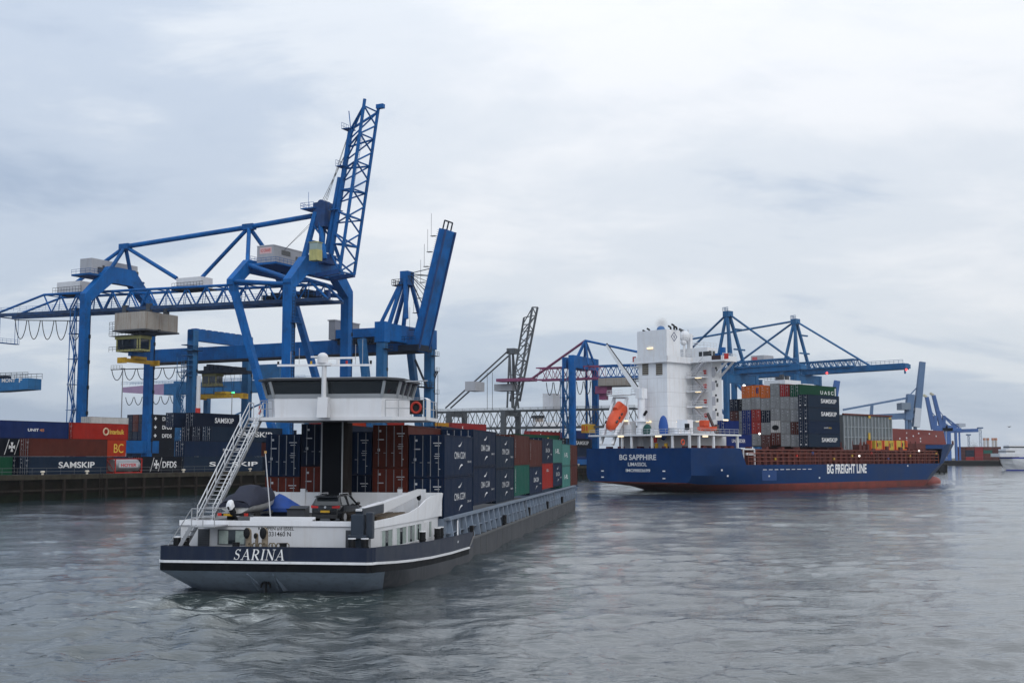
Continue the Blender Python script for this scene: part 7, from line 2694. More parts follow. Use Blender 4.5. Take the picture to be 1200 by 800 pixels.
# yellow gear crates standing on the hatch
for i, (xa, xb2, y0, y1, lab) in enumerate(((1021, 1034, 516, 527, 'yellow gear crate with an orange end post, aftmost of the three on the ship deck'),
                                           (1036, 1048, 516, 529, 'yellow gear crate with dark openings, middle and deepest of the three on the ship deck'),
                                           (1050, 1063, 516, 527, 'yellow and orange gear crate nearest the red breakwater on the ship deck'))):
    p, q = SF.hit(xa, y1, 1, -12.2), SF.hit(xb2, y0, 1, -12.2)
    t = thing('gear_crate', lab, 'crate', SF.w((p.x, -12.2, p.z)), SF.deg, 'yellow gear crates on the ship deck')
    L_, h_ = q.x - p.x, q.z - p.z
    mb = MB()
    mb.box(L_ * (0.34 if i == 0 else 0.02), L_ * (0.75 if i == 2 else 0.98), 0, 2.0, 0.05, h_ - 0.05)
    b_ = mb.build('panel', paint('crate_yellow', (0.5, 0.37, 0.04), 0.5, 0.15, 1.0), t)
    mb = MB()
    for x in (0, L_ - 0.35, L_ * 0.45):
        mb.box(x, x + 0.35, -0.06, 2.05, 0, h_)
    mb.box(0.35, L_ - 0.36, -0.05, -0.01, 0, 0.3)
    mb.build('frame', paint('crate_orange', (0.60, 0.10, 0.03), 0.5, 0.15), t)
    mb = MB()
    mb.box(L_ * 0.52, L_ * 0.62, -0.04, -0.012, h_ * 0.35, h_ * 0.75)
    mb.box(L_ * 0.75, L_ * 0.8, -0.04, -0.012, h_ * 0.5, h_ * 0.8)
    mb.build('opening', BLACK, b_)
# foremast stub and bow rail
mb = MB()
mb.rail([(118, -11.8, ZF), (133, -4.7, ZF + 0.2), (140, -0.8, ZF + 0.4)], 0.9, 1.6, 0.05)
mb.build('bow_rail', SDECK, sh_)

# ------------------------------------------------------------------ boxes on the ship
GS = 'containers on the ship'
XS = 44.6
zb0 = SF.hit(965, 523.5, 1, -13.2).z
ht = (SF.hit(965, 478, 1, -13.2).z - zb0) / 3.0
HT = ht - 0.02
pitch = 2.68
W_ = 2.58
cols_ = [
    ('samskip', [('slate navy', 'SAMSKIP'), ('navy', 'swirl'), ('slate navy', 'SAMSKIP'), ('slate navy', 'SAMSKIP')], 0, 0),
    ('c1', [('grey', 0), ('brown', 0), ('grey', 0), ('grey', 0), ('dark green', 'U A S C')], 0.0, 0),
    ('c2', [('grey', 0), ('grey', 0), ('grey', 0), ('grey', 0), ('crimson', 0)], 0.15, 0),
    ('c3', [('brown', 0), ('white', 'blk'), ('grey', 0), ('grey', 0), ('grey', 0)], 0.45, 0),
    ('c4', [('brown', 0), ('grey', 0), ('dark navy', 0), ('grey', 0), ('orange', 0)], 0.0, 0),
    ('c5', [('grey', 0), ('red', 0), ('red', 0), ('grey', 0), ('orange', 'E')], 0.3, 0),
    ('c6', [('grey', 0), ('royal blue', 0), ('royal blue', 0), ('grey', 0), ('orange', 0)], 0.2, 0),
    ('c7', [('grey', 0), ('grey', 0), ('grey', 0), ('black', 0)], 0.2, 1),
    ('c8', [('brown', 0), ('brown', 0), ('brown', 0), ('dark navy', 0)], 0.2, 1),
]
TI = ['bottom', 'second', 'third', 'fourth', 'top']
for k, (nm, tiers, dz, back) in enumerate(cols_):
    y = -13.0 + W_ / 2 + k * pitch - (0.25 if k == 0 else 0)
    for i, (c, s) in enumerate(tiers):
        h = HT if k == 0 else HT * 0.965
        z = zb0 + dz + i * ((ht if k == 0 else ht * 0.965))
        if k == 0: lab = f'{c} long container, {TI[i]} of the outer starboard stack on the blue ship'
        else: lab = f'{c} container end, {TI[i] if i < len(tiers) - 1 else "topmost"} tier, {ORD[k]} stack from starboard on the blue ship'
        L_ = 13.4 if k == 0 else 12.2
        if c == 'dark green': L_ = 16.0
        o = container(c, L_, h, lab, (XS + (1.2 if k else 0) + back * 2.5 - (0 if k else 0), y, z), 0, SF, detail=2 if k else 2, group=GS, W=W_)
        if s == 'SAMSKIP': lettering(o, 'SAMSKIP', (L_ * 0.66, -W_ / 2 - 0.0 + 0.02, h * 0.55), '-y', L_ * 0.5, h * 0.34, None, 0.02)
        elif s == 'swirl':
            lettering(o, 'unit', (L_ * 0.56, -W_ / 2 + 0.02, h * 0.5), '-y', L_ * 0.14, h * 0.13, STEN)
            lettering(o, '45', (L_ * 0.68, -W_ / 2 + 0.02, h * 0.48), '-y', L_ * 0.1, h * 0.12, YM)
        elif s == 'U A S C':
            lettering(o, s, (L_ * 0.74, -W_ / 2 + 0.02, h * 0.45), '-y', L_ * 0.36, h * 0.3, None, 0.03)
            mb = MB()
            mb.box(L_ * 0.955, L_ * 0.985, -W_ / 2 + 0.012, -W_ / 2 + 0.02, h * 0.2, h * 0.85)
            mb.build('white_bar', LETTER, o)
        elif s == 'E':
            lettering(o, 'E', (-0.06, -0.55, h * 0.55), '-x', 0.75, 1.3, paint('mark_navy', (0.03, 0.02, 0.10), 0.5, 0.1), 0.06)
        elif s == 'blk':
            mb = MB()
            mb.ball((-0.06, 0.0, h * 0.42), 0.02, 0.95, 0.62, 12, 7)
            mb.build('round_mark', BLACK, o)
        if k == 0:
            mb = MB()
            for y2 in (-0.75, 0.6): mb.box(-0.07, -0.062, y2, y2 + 0.32, 0.42, 0.66)
            mb.build('stencil_lettering', LETTER, o)
# two royal blue boxes between the tower and the stacks
for (xa, xb2, y0, y1, yy, lab) in ((850, 866, 493, 508, -8.6, 'royal blue container, upper of two beside the white tower of the ship'), (850, 881, 509, 524, -8.0, 'royal blue container with white lettering, lower of two beside the white tower of the ship')):
    p, q = SF.hit(xa, y1, 1, yy), SF.hit(xb2, y0, 1, yy)
    L_ = q.x - p.x
    o = container('royal blue', L_, q.z - p.z, lab, (p.x, yy + 1.22, p.z), 0, SF, group=GS)
    if L_ > 7: lettering(o, 'UNIFEEDER', (L_ * 0.5, -1.2, (q.z - p.z) * 0.5), '-y', L_ * 0.5, 0.75, None, 0.02)

# thin smoke at the funnel
mb = MB()
p = SF.hit(775, 379, 0, 11)
mb.ball((0, 0, 0), 1.6, 2.4, 1.5, 14, 10)
sm_m = bpy.data.materials.new('funnel_smoke')
sm_m.use_nodes = True
t_ = NB(sm_m.node_tree)
sm_m.node_tree.nodes.clear()
pv = t_.n('ShaderNodeVolumePrincipled')
pv.inputs['Color'].default_value = (0.45, 0.38, 0.36, 1)
tcx = t_.n('ShaderNodeTexCoord')
nz_ = t_.n('ShaderNodeTexNoise', i_Scale=0.7, i_Detail=4.0)
t_.l(tcx.outputs['Object'], nz_.inputs[0])
ln_ = t_.n('ShaderNodeVectorMath', operation='LENGTH')
mpx = t_.n('ShaderNodeMapping')
mpx.inputs['Scale'].default_value = (0.62, 0.42, 0.66)
t_.l(tcx.outputs['Object'], mpx.inputs[0])
t_.l(mpx.outputs[0], ln_.inputs[0])
fall = t_.math('MULTIPLY', t_.math('SUBTRACT', 1.0, ln_.outputs['Value']), 1.0, True)
t_.l(t_.math('MULTIPLY', t_.math('MULTIPLY', fall, nz_.outputs[0]), 0.5), pv.inputs['Density'])
vo = t_.n('ShaderNodeOutputMaterial')
t_.l(pv.outputs[0], vo.inputs['Volume'])
mb.build('smoke', sm_m, loc=SF.w((11, p.y, p.z)), kind='stuff')
# ------------------------------------------------------------------ containers on the left quay
GQ = 'containers stacked on the quay'
HQ = 3.08
YELTX = paint('yellow_lettering', (0.62, 0.42, 0.06), 0.5, 0.1)
REDTX = paint('red_lettering', (0.5, 0.04, 0.05), 0.5, 0.1)
ORGTX = paint('orange_lettering', (0.6, 0.24, 0.05), 0.5, 0.1)


def qbox(v, tier, xl, xr, c, label, text=None, tw=0.4, th=0.35, xc=0.55, zc=0.52, mat=None, cross=False, H=HQ, L=None, detail=2, z=None, bold=0.02):
    a = QF.hit(xl, 545, 1, v)
    L_ = L or (QF.hit(xr, 545, 1, v).x - a.x)
    zz = QZ + 0.02 + tier * (H + 0.015) if z is None else z
    o = container(c, L_, H, label, (a.x, v + 1.22, zz), 0, QF, detail=detail, group=GQ)
    if text: lettering(o, text, (L_ * xc, -1.205, H * zc), '-y', L_ * tw, H * th, mat, bold)
    if cross:
        mb = MB()
        s = H * 0.26
        for dx, dz in ((1, 0), (-1, 0), (0, 1), (0, -1)):
            ex, ez = (dz, dx)
            mb.add([(dx * 0.12 * s - ex * 0.12 * s, 0, dz * 0.12 * s - ez * 0.12 * s), (dx * s - ex * 0.42 * s, 0, dz * s - ez * 0.42 * s), (dx * s + ex * 0.42 * s, 0, dz * s + ez * 0.42 * s), (dx * 0.12 * s + ex * 0.12 * s, 0, dz * 0.12 * s + ez * 0.12 * s)], [(0, 1, 2, 3)])
        mb.add([(-0.15 * s, 0.001, -0.15 * s), (0.15 * s, 0.001, -0.15 * s), (0.15 * s, 0.001, 0.15 * s), (-0.15 * s, 0.001, 0.15 * s)], [(0, 1, 2, 3)])
        for u in (-1.7, 1.55):
            mb.add([(u * s - 0.6, 0, -H * 0.42), (u * s - 0.45, 0, -H * 0.42), (u * s + 0.65, 0, H * 0.42), (u * s + 0.5, 0, H * 0.42)], [(0, 1, 2, 3)])
        mb.build('cross_mark', LETTER, o, loc=(L_ * (xc - tw / 2) - s * 1.7 - 0.3, -1.206, H * 0.52), scale=(0.8, 1, 1))
    return o


# front row along the edge
qbox(4, 0, -34, 14.5, 'dark green', 'dark green container at the far left, bottom of its stack beside the navy door end')
qbox(7.5, 0, 19, 60, 'dark navy', 'dark navy container with white marked door end, between the green and the slate navy boxes')
qbox(4, 0, 34, 125, 'slate navy', 'slate navy long container with big white lettering, under the plain brown one', 'SAMSKIP', 0.47, 0.36, 0.6)
qbox(4, 1, 34, 125, 'brown', 'plain brown long container on top of the slate navy one at the left quay edge')
qbox(8, 1, -24, 66, 'black', 'near black container with white cross emblem, partly behind the plain brown one', 'DFDS', 0.36, 0.42, 0.68, 0.5, None, True)
qbox(8, 0, 60, 133, 'rust red', 'rust red container low behind the slate navy one, left of the silver tank')
ub = qbox(9.5, 2, -30, 79, 'blue', 'long blue container, topmost at the far left edge, with small white and orange lettering', 'UNIT', 0.12, 0.16, 0.60, 0.5, None)
lettering(ub, '45', (ub['box'][0] * 0.695, -1.205, HQ * 0.5), '-y', ub['box'][0] * 0.05, HQ * 0.16, ORGTX, 0.02)
qbox(9.5, 0, -30, 18, 'navy', 'navy container, bottom box under the long blue one at the far left')
qbox(24, 2, 25, 77, 'navy', 'navy container with small blue mark showing just above the long blue one')
qbox(9.0, 1, 86, 147, 'orange red', 'orange red container with big yellow lettering, behind the right end of the brown one', 'BC', 0.19, 0.55, 0.855, 0.5, YELTX, bold=0.0)
ib = qbox(9.0, 2, 84, 149, 'red', 'bright red container with pale ring emblem and yellow lettering, on the orange red one', 'Interbulk', 0.27, 0.30, 0.79, 0.5, YELTX)
mb = MB()
mb.path([(0.62 * math.cos(a), 0, 0.62 * math.sin(a)) for a in np.linspace(0, 6.29, 16)], 0.16, 5)
mb.build('ring_emblem', paint('ring_cream', (0.6, 0.45, 0.3), 0.5, 0.1), ib, loc=(ib['box'][0] * 0.585, -1.2, HQ * 0.5))
qbox(9.0, 0, 95, 150, 'navy', 'navy container, bottom box under the orange red one')
qbox(14, 2, 104, 149, 'white', 'white topped container peeping over the bright red one', z=QZ + 7.6)
o = qbox(4, 0, 167, 213, 'black', 'near black container with white cross emblem and lettering, beside the silver tank', 'DFDS', 0.36, 0.40, 0.68, 0.5, None, True)
qbox(4, 0, 215, 308, 'slate navy', 'slate navy container with spaced white letters, bottom of the stack behind the gangway stairs', 'S    SKIP', 0.62, 0.3, 0.62, 0.5)
qbox(4, 1, 215.5, 306, 'navy', 'navy container with faint lettering, middle of the stack behind the gangway stairs', 'SAMSKIP', 0.28, 0.16, 0.62, 0.45, STEN)
for i, (v, xl, xr) in enumerate(((4.2, 246.5, 330), (7.0, 234.5, 320), (9.8, 222, 310))):
    qbox(v, 2, xl, xr, 'dark navy' if i else 'slate navy', ('slate navy container with big white letter, top tier in front behind the stairs', 'dark navy door end, middle of three on the top tier left of the stairs', 'dark navy door end, leftmost of three on the top tier left of the stairs')[i], 'SAMSKIP' if i == 0 else None, 0.5, 0.36, 0.6)
qbox(7.0, 1, 229, 300, 'navy', 'navy container hidden on the middle tier behind the stair stack, second row')
qbox(7.0, 0, 229, 300, 'navy', 'navy container hidden on the bottom tier behind the stair stack, second row')
qbox(14, 3, 226, 279.5, 'dark navy', 'dark navy container with white lettering, high behind the crane spreader left of the stairs', 'SAMSKIP', 0.42, 0.36, 0.66)
for t_ in range(3): qbox(14, t_, 226, 279.5, 'navy', f'navy container, tier {t_ + 1} of the stack under the high lettered box by the stairs', detail=0)
qbox(18, 3, 203, 226, 'navy', 'short navy container high beside the red and white striped mast')
for t_, c_ in enumerate(('navy', 'rust red', 'dark navy')):
    qbox(12.5, t_, 300, 347, c_, f'{c_} container, {["bottom", "middle", "top"][t_]} tier on the quay between the stairs and the barge cargo')
# tall stack farther inland
for r_, c in ((0, ('black', 'black', 'black')), (1, ('dark navy', 'navy', 'navy')), (2, ('rust red', 'rust red', 'navy')), (3, ('navy', 'navy', 'dark navy'))):
    for t_ in range(6):
        cc = c[min(2, 5 - t_)]
        v = 133 + r_ * 2.6
        a = QF.hit(172.0, 500, 1, 133)
        o = container(cc, 12.2, 2.88, f'{cc} container, {["lowest", "second", "third", "fourth", "fifth", "top"][t_]} tier, {["front", "second", "third", "rear"][r_]} row of tall inland stack', (a.x, v, QZ + t_ * 2.9), 0, QF, detail=1 if t_ > 2 else 0, group=GQ)
        if r_ == 0 and t_ > 2:
            lettering(o, 'DFDS', (8.4, -1.205, 1.5), '-y', 4.6, 1.3, None, 0.02)
            mb = MB()
            mb.box(2.2, 3.4, -1.21, -1.2, 1.3, 1.7).box(2.6, 3.0, -1.212, -1.202, 0.9, 2.1)
            mb.build('cross_mark', LETTER, o)
# boxes seen over and between the barge's cargo
for i, (xl, xr, c, top_, lab) in enumerate(((372, 392, 'red', 494.5, 'red container top showing just left of the black wheelhouse column'), (412, 438, 'orange red', 494, 'orange red container top under the wheelhouse floor, right of the black column'), (448, 474, 'red', 494.5, 'red container top under the wheelhouse floor, beside the pale blue crane leg'),
                                            (508, 526, 'yellow', 495, 'yellow container with a round green mark, above the barge cargo by the lifebuoy'), (530, 570, 'crimson', 496, 'crimson container standing high above the barge cargo, between grey crane legs'),
                                            (622, 660, 'crimson', 505.5, 'crimson container behind the green one, below the white moored ship'), (604, 656, 'dark green', 509, 'dark green container with small yellow mark, just above the brown barge boxes'))):
    v = 8.0 if c != 'crimson' or xl < 600 else 14.0
    a, e = QF.hit(xl, 500, 1, v), QF.hit(xr, 500, 1, v)
    zt = QF.hit((xl + xr) / 2, top_, 1, v).z
    k = max(1, round((zt - QZ) / 3.0))
    H = (zt - QZ) / k
    Lq = e.x - a.x
    for t_ in range(k):
        cc = c if t_ == k - 1 else 'navy'
        o = container(cc, Lq, H - 0.02, lab if t_ == k - 1 else f'navy container, {["bottom", "second", "third", "fourth"][t_]} tier under the {" ".join(lab.split(",")[0].split()[:8])}', (a.x, v + 1.22, QZ + t_ * H), 0, QF, detail=1 if t_ == k - 1 else 0, group=GQ)
    if c == 'yellow':
        mb = MB()
        mb.tube((Lq * 0.78, -1.2, H * 0.4), (Lq * 0.78, -1.23, H * 0.4), 0.95, 14)
        mb.build('green_mark', paint('mark_green', (0.01, 0.13, 0.05), 0.5, 0.1), o)
    if c == 'dark green':
        mb = MB()
        mb.tube((Lq * 0.72, -1.2, H * 0.6), (Lq * 0.72, -1.23, H * 0.6), 0.6, 10)
        mb.build('yellow_mark', YELTX, o)
    if c == 'crimson':
        lettering(o, 'K', (Lq * 0.3, -1.205, H * 0.6), '-y', 0.7, 0.8)
# stack between barge bow and ship stern
for (v, t_, xl, xr, c, lab, s) in ((5, 2, 662, 692, 'black', 'near black container with cut white lettering, top of stack left of the ship stern', 'SAMSKIP'),
                                   (5, 1, 664, 694, 'navy', 'navy container with white dot, middle of the stack between barge bow and ship stern', None),
                                   (5, 0, 664, 694, 'blue', 'blue container with ribbed wall, bottom of the stack between barge bow and ship stern', None),
                                   (12, 3, 676, 702, 'royal blue', 'royal blue container with white mark, showing behind the stack at the ship stern', None)):
    o = qbox(v, t_, xl, xr, c, lab, s, 0.5, 0.42, 0.68)
for t_ in range(3): qbox(12, t_, 676, 702, 'navy', f'navy container, {["bottom", "second", "third"][t_]} tier under the royal blue one behind the ship stern', detail=0)

# silver tank container in a red frame
a, e = QF.hit(135, 545, 1, 4.0), QF.hit(166.5, 545, 1, 4.0)
Lt = e.x - a.x
tk = thing('tank_container', 'silver tank container in a red frame with red lettering on the quay', 'tank container', QF.w((a.x, 5.2, QZ + 0.02)), QF.deg)
mb = MB()
mb.tube((0.35, 0, 1.45), (Lt - 0.35, 0, 1.45), 1.12, 20)
mb.build('tank', paint('tank_silver', (0.36, 0.37, 0.39), 0.35, 0.12, 0.8, 0.4, (0.2, 0.19, 0.18), metal=0.4), tk, smooth=50)
mb = MB()
for x in (0.08, Lt - 0.08):
    for y in (-1.15, 1.15): mb.beam((x, y, 0), (x, y, 2.75), 0.16, 0.16)
    for z in (0.1, 2.68): mb.beam((x, -1.15, z), (x, 1.15, z), 0.16, 0.16)
    mb.beam((x, -1.15, 0.1), (x, 1.15, 2.68), 0.08, 0.08)
for y in (-1.15, 1.15):
    mb.beam((0, y, 0.12), (Lt, y, 0.12), 0.14, 0.2).beam((0, y, 2.66), (Lt, y, 2.66), 0.12, 0.12)
mb.build('frame', RED, tk)
mb = MB()
mb.box(Lt * 0.14, Lt * 0.86, -1.19, -1.14, 1.0, 1.9)
pl_ = mb.build('name_board', paint('board_silver', (0.45, 0.46, 0.48), 0.5, 0.1), tk)
lettering(tk, 'HOYER', (Lt * 0.5, -1.21, 1.5), '-y', Lt * 0.58, 0.62, REDTX, 0.03)

# masts and lamp posts on the quay
p = at(231.5, 500, 300)
sm_ = thing('striped_mast', 'white mast with red bands rising behind the second crane leg', 'mast', (p.x, 300, QZ), 0)
base = p.z - QZ
tp = at(231.5, 440, 300).z - QZ
mb = MB()
mb.tube((0, 0, 0), (0, 0, tp), 0.6, 10, 0.5)
mb.build('pole', WHITE2, sm_, smooth=50)
for ya, yb in ((491, 499), (478, 484)):
    mb = MB()
    mb.tube((0, 0, at(231, yb, 300).z - QZ), (0, 0, at(231, ya, 300).z - QZ), 0.63, 10)
    mb.build('red_band', RED, sm_, smooth=50)
for px, y0, d, lab in ((144, 432, 330, 'slim lamp post rising left of the pale mauve girder end'), (272, 462, 330, 'slim lamp post standing right of the yellow spreader')):
    tq = at(px, y0, d)
    t = thing('lamp_post', lab, 'lamp post', (tq.x, d, QZ), 0, 'lamp posts on the quay')
    mb = MB()
    mb.tube((0, 0, 0), (0, 0, tq.z - QZ), 0.2, 6, 0.12)
    mb.build('pole', STEEL, t)
    mb = MB()
    mb.box(-0.6, 0.6, -0.2, 0.2, tq.z - QZ, tq.z - QZ + 0.15)
    mb.build('lamp_head', DGREY, t)

# white ship moored far behind the brown barge boxes
w0 = at(640, 530, 520)
MS = Frame((w0.x, 520, 0), 20)
ms_ = thing('moored_ship', 'distant white ship superstructure with beige funnel behind the brown barge containers', 'ship', MS.o, MS.deg)
zt1, zt2_ = at(640, 499, 520).z, at(640, 490, 520).z
mb = MB()
mb.box(-9, 9, -6, 6, 6, zt1)
mb.box(-7, 5, -5, 5, zt1, zt1 + 1.6)
mb.build('accommodation_block', SWH, ms_)
mb = MB()
for k in range(9): mb.box(-8 + k * 1.9, -7.1 + k * 1.9, -6.06, -6.01, zt1 - 3.4, zt1 - 2.2)
for k in range(9): mb.box(-8 + k * 1.9, -7.1 + k * 1.9, -6.06, -6.01, zt1 - 6.4, zt1 - 5.3)
mb.build('window_pane', WINDOW, ms_)
mb = MB()
mb.rail([(-9, -6, zt1), (9, -6, zt1)], 1.2, 1.5, 0.07)
for k, h in ((-6, 5), (-2, 8), (3, 6), (6, 4)): mb.tube((k, -2, zt1), (k, -2, zt1 + h), 0.2, 5)
mb.beam((-4, -2, zt1 + 5), (0, -2, zt1 + 5), 0.2, 0.2)
mb.build('mast', SWH, ms_)
p = MS.l(at(628, 495, 520))
mb = MB()
mb.box(p.x - 1.6, p.x + 1.6, -3, 1, 6, at(628, 490, 520).z)
fb = mb.build('funnel', paint('funnel_beige', (0.34, 0.29, 0.25), 0.6, 0.1), ms_)
mb = MB()
mb.box(p.x - 2.2, p.x + 2.2, -3.5, 1.5, at(628, 490, 520).z + 0.02, at(628, 487, 520).z)
mb.build('funnel_cap', BLACK, fb)
mb = MB()
mb.prism([(-40, 0.0), (60, 0.0), (64, 6.5), (-42, 6.5)], 1, -8, 8)
mb.build('hull', SBL, ms_)
# white block of another ship behind the orange boxes
b0 = at(895, 460, 420)
BS = Frame((at(914, 460, 420).x, 420, 0), 44)
bs = thing('white_deckhouse_ship', 'white ship deckhouse showing above the grey boxes behind the orange containers', 'ship', BS.o, BS.deg)
tz = at(914, 446, 420).z
xa, xb3 = BS.hit(895.5, 455, 0, -4).y, BS.hit(920, 455, 0, -4).y
mb = MB()
mb.box(-4, 6, xb3, xa, 8, tz)
mb.box(6.02, 13, xb3 - 1, xa - 2, 8, tz - 1)
mb.build('deckhouse', SWH, bs)
mb = MB()
mb.rail([(-4, xa, tz), (-4, xb3, tz)], 1.0, 1.5, 0.07)
for k, h in ((0.25, 1.6), (0.5, 2.2), (0.7, 1.4)):
    y = xb3 + (xa - xb3) * k
    mb.box(0, 1.2, y - 0.6, y + 0.6, tz, tz + h)
mb.build('roof_gear', DGREY, bs)
mb = MB()
mb.prism([(-20, 0), (60, 0), (66, 8), (-22, 8)], 1, -11, 11)
mb.build('hull', SBL, bs)
p = at(872, 453, 420)
fp = thing('floodlight', 'small white floodlight on a post left of the white deckhouse', 'light', (p.x, 420, QZ), 0)
mb = MB()
mb.tube((0, 0, 0), (0, 0, p.z - QZ), 0.15, 6)
mb.build('post', STEEL, fp)
mb = MB()
mb.ball((0, 0, p.z - QZ + 0.3), 0.55, nu=8, nv=6)
mb.build('lamp', WLAMP, fp)

# ------------------------------------------------------------------ cranes and banks farther off on the right
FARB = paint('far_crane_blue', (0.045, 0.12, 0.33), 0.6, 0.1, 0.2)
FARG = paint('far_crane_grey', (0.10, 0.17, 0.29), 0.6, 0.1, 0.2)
GF = 'far cranes on the right'
def raised_far(px, y, dist, tipx, tipy, label, mat, tipw, leg_px, tower_h_px, body=None, stay=None):
    o = at(px, 540, dist)
    t = thing('gantry_crane', label, 'crane', (o.x, dist, QZ), 0, GF)
    def P(x, yy, dy=0): 
        v = at(x, yy, dist + dy)
        return Vector((v.x - o.x, dy, v.z - QZ))
    mb = MB()
    mb.beam(P(px, y), P(tipx, tipy), tipw, tipw * 0.8, (0, 1, 0), tipw * 0.8, tipw * 0.6)
    bo = mb.build('boom', mat, t)
    for i, (lx, dy) in enumerate(leg_px):
        mb = MB()
        q = P(lx, tower_h_px, dy)
        mb.beam((q.x, dy, 0), q, tipw * 0.4, tipw * 0.4)
        mb.build('leg', mat, t)
    mb = MB()
    a, c = P(leg_px[0][0], tower_h_px), P(leg_px[-1][0], tower_h_px, leg_px[-1][1])
    mb.beam(a, c, tipw * 0.6, tipw * 0.7)
    mb.build('portal_beam', mat, t)
    if body:
        mb = MB()
        mb.beam(P(*body[0]), P(*body[1]), tipw * 0.8, body[2])
        mb.build('girder', mat, t)
    if stay:
        mb = MB()
        for s in stay: mb.beam(P(*s[0]), P(*s[1]), s[2], s[2])
        mb.build('stay', mat, t)
    return t, P


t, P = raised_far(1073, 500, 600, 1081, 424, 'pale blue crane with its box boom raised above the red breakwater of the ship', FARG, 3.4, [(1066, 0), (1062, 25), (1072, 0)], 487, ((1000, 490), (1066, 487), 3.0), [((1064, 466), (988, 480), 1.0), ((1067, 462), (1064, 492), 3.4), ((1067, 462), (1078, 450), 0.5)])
mb = MB()
a, c = P(1054, 480), P(1064, 472)
mb.box(a.x, c.x, -4, 4, a.z, c.z)
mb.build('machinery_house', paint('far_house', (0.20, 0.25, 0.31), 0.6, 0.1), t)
mb = MB()
a, c = P(1073, 500), P(1075, 478)
mb.beam(a, c, 3.6, 3.0)
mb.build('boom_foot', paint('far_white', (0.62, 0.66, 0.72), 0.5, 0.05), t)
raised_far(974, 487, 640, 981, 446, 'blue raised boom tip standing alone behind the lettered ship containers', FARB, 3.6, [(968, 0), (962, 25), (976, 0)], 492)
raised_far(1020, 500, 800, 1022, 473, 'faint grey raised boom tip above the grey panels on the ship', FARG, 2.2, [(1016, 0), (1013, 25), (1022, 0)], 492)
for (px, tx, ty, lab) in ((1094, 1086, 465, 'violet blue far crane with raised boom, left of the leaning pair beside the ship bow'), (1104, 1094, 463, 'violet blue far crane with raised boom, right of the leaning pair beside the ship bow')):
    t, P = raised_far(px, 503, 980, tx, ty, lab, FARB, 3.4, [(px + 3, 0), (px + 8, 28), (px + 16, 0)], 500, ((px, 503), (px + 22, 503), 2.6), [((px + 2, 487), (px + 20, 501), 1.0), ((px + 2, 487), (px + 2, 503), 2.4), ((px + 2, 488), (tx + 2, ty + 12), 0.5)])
    mb = MB()
    mb.beam(P(tx, ty), P(tx - 4, ty - 2.5), 1.8, 1.6)
    mb.build('boom_tip', paint('tip_yellow', (0.45, 0.42, 0.30), 0.6, 0.1), t)
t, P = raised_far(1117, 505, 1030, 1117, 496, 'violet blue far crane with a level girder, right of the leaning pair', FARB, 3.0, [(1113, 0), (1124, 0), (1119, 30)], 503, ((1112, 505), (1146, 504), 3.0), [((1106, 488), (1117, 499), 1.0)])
mb = MB()
a, c = P(1121, 500), P(1129, 496)
mb.box(a.x, c.x, -5, 5, a.z, c.z)
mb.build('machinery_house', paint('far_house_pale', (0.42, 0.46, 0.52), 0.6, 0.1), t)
# far containers
GC = 'containers on the far bank'
random.seed(3)
rows = [('brown', 1121), ('rust red', 1131.5), ('crimson', 1142), ('rust red', 1152.5), ('brown', 1163), ('dark navy', 1173.5), ('brown', 1184)]
for i, (c0, px) in enumerate(rows):
    for k in range(4):
        c = c0
        if (i, k) == (1, 2): c = 'slate navy'
        if (i, k) == (1, 1): c = 'dark navy'
        if (i, k) == (1, 0): c = 'red'
        if (i, k) == (3, 2): c = 'teal green'
        if (i, k) == (5, 0): c = 'royal blue'
        if (i, k) == (5, 3): continue
        p = at(px, 540, 1048)
        container(c, 7.4, 2.9, f'{c} far container, {["bottom", "second", "third", "top"][k]} tier, {ORD[i]} stack from the left across the river', (p.x, 1048, 4.32 + k * 2.92), 0, detail=0, group=GC)
# chimneys, lattice light masts
for i, px in enumerate((1154.5, 1158.5, 1164.5, 1168)):
    p, q = at(px, 540, 1120), at(px, 513, 1120)
    t = thing('chimney', f'{["leftmost", "second", "third", "rightmost"][i]} of four pale chimneys with orange tops across the river', 'chimney', (p.x, 1120, 4.3), 0, 'chimneys across the river')
    mb = MB()
    mb.tube((0, 0, 0), (0, 0, q.z - 6.5), 1.1, 10)
    mb.build('stack', paint('chimney_pale', (0.55, 0.52, 0.50), 0.6, 0.1), t)
    mb = MB()
    mb.tube((0, 0, q.z - 6.45), (0, 0, q.z - 4.3), 1.3, 10)
    mb.build('top_band', paint('chimney_orange', (0.50, 0.24, 0.15), 0.6, 0.1), t)
for px, y0, w_, lab in ((1150, 502, 2.0, 'tall lattice light mast between the far crane and the chimneys'), (1136, 510, 1.6, 'shorter lattice light mast right of the level far girder')):
    p, q = at(px, 540, 1060), at(px, y0, 1060)
    t = thing('light_mast', lab, 'mast', (p.x, 1060, 4.3), 0)
    mb = MB()
    h = q.z - 4.3
    for sx in (-w_ / 2, w_ / 2):
        for sy in (-w_ / 2, w_ / 2): mb.tube((sx, sy, 0), (sx * 0.7, sy * 0.7, h), 0.14, 4)
    zig(mb, ((-w_ / 2, -w_ / 2, 0), (-w_ / 2, -w_ / 2, h)), ((w_ / 2, -w_ / 2, 0), (w_ / 2, -w_ / 2, h)), 10, 0.1)
    mb.build('lattice', FARG, t)
    mb = MB()
    mb.box(-w_, w_, -w_, w_, h, h + 1.2)
    mb.build('lamp_rack', FARG, t)
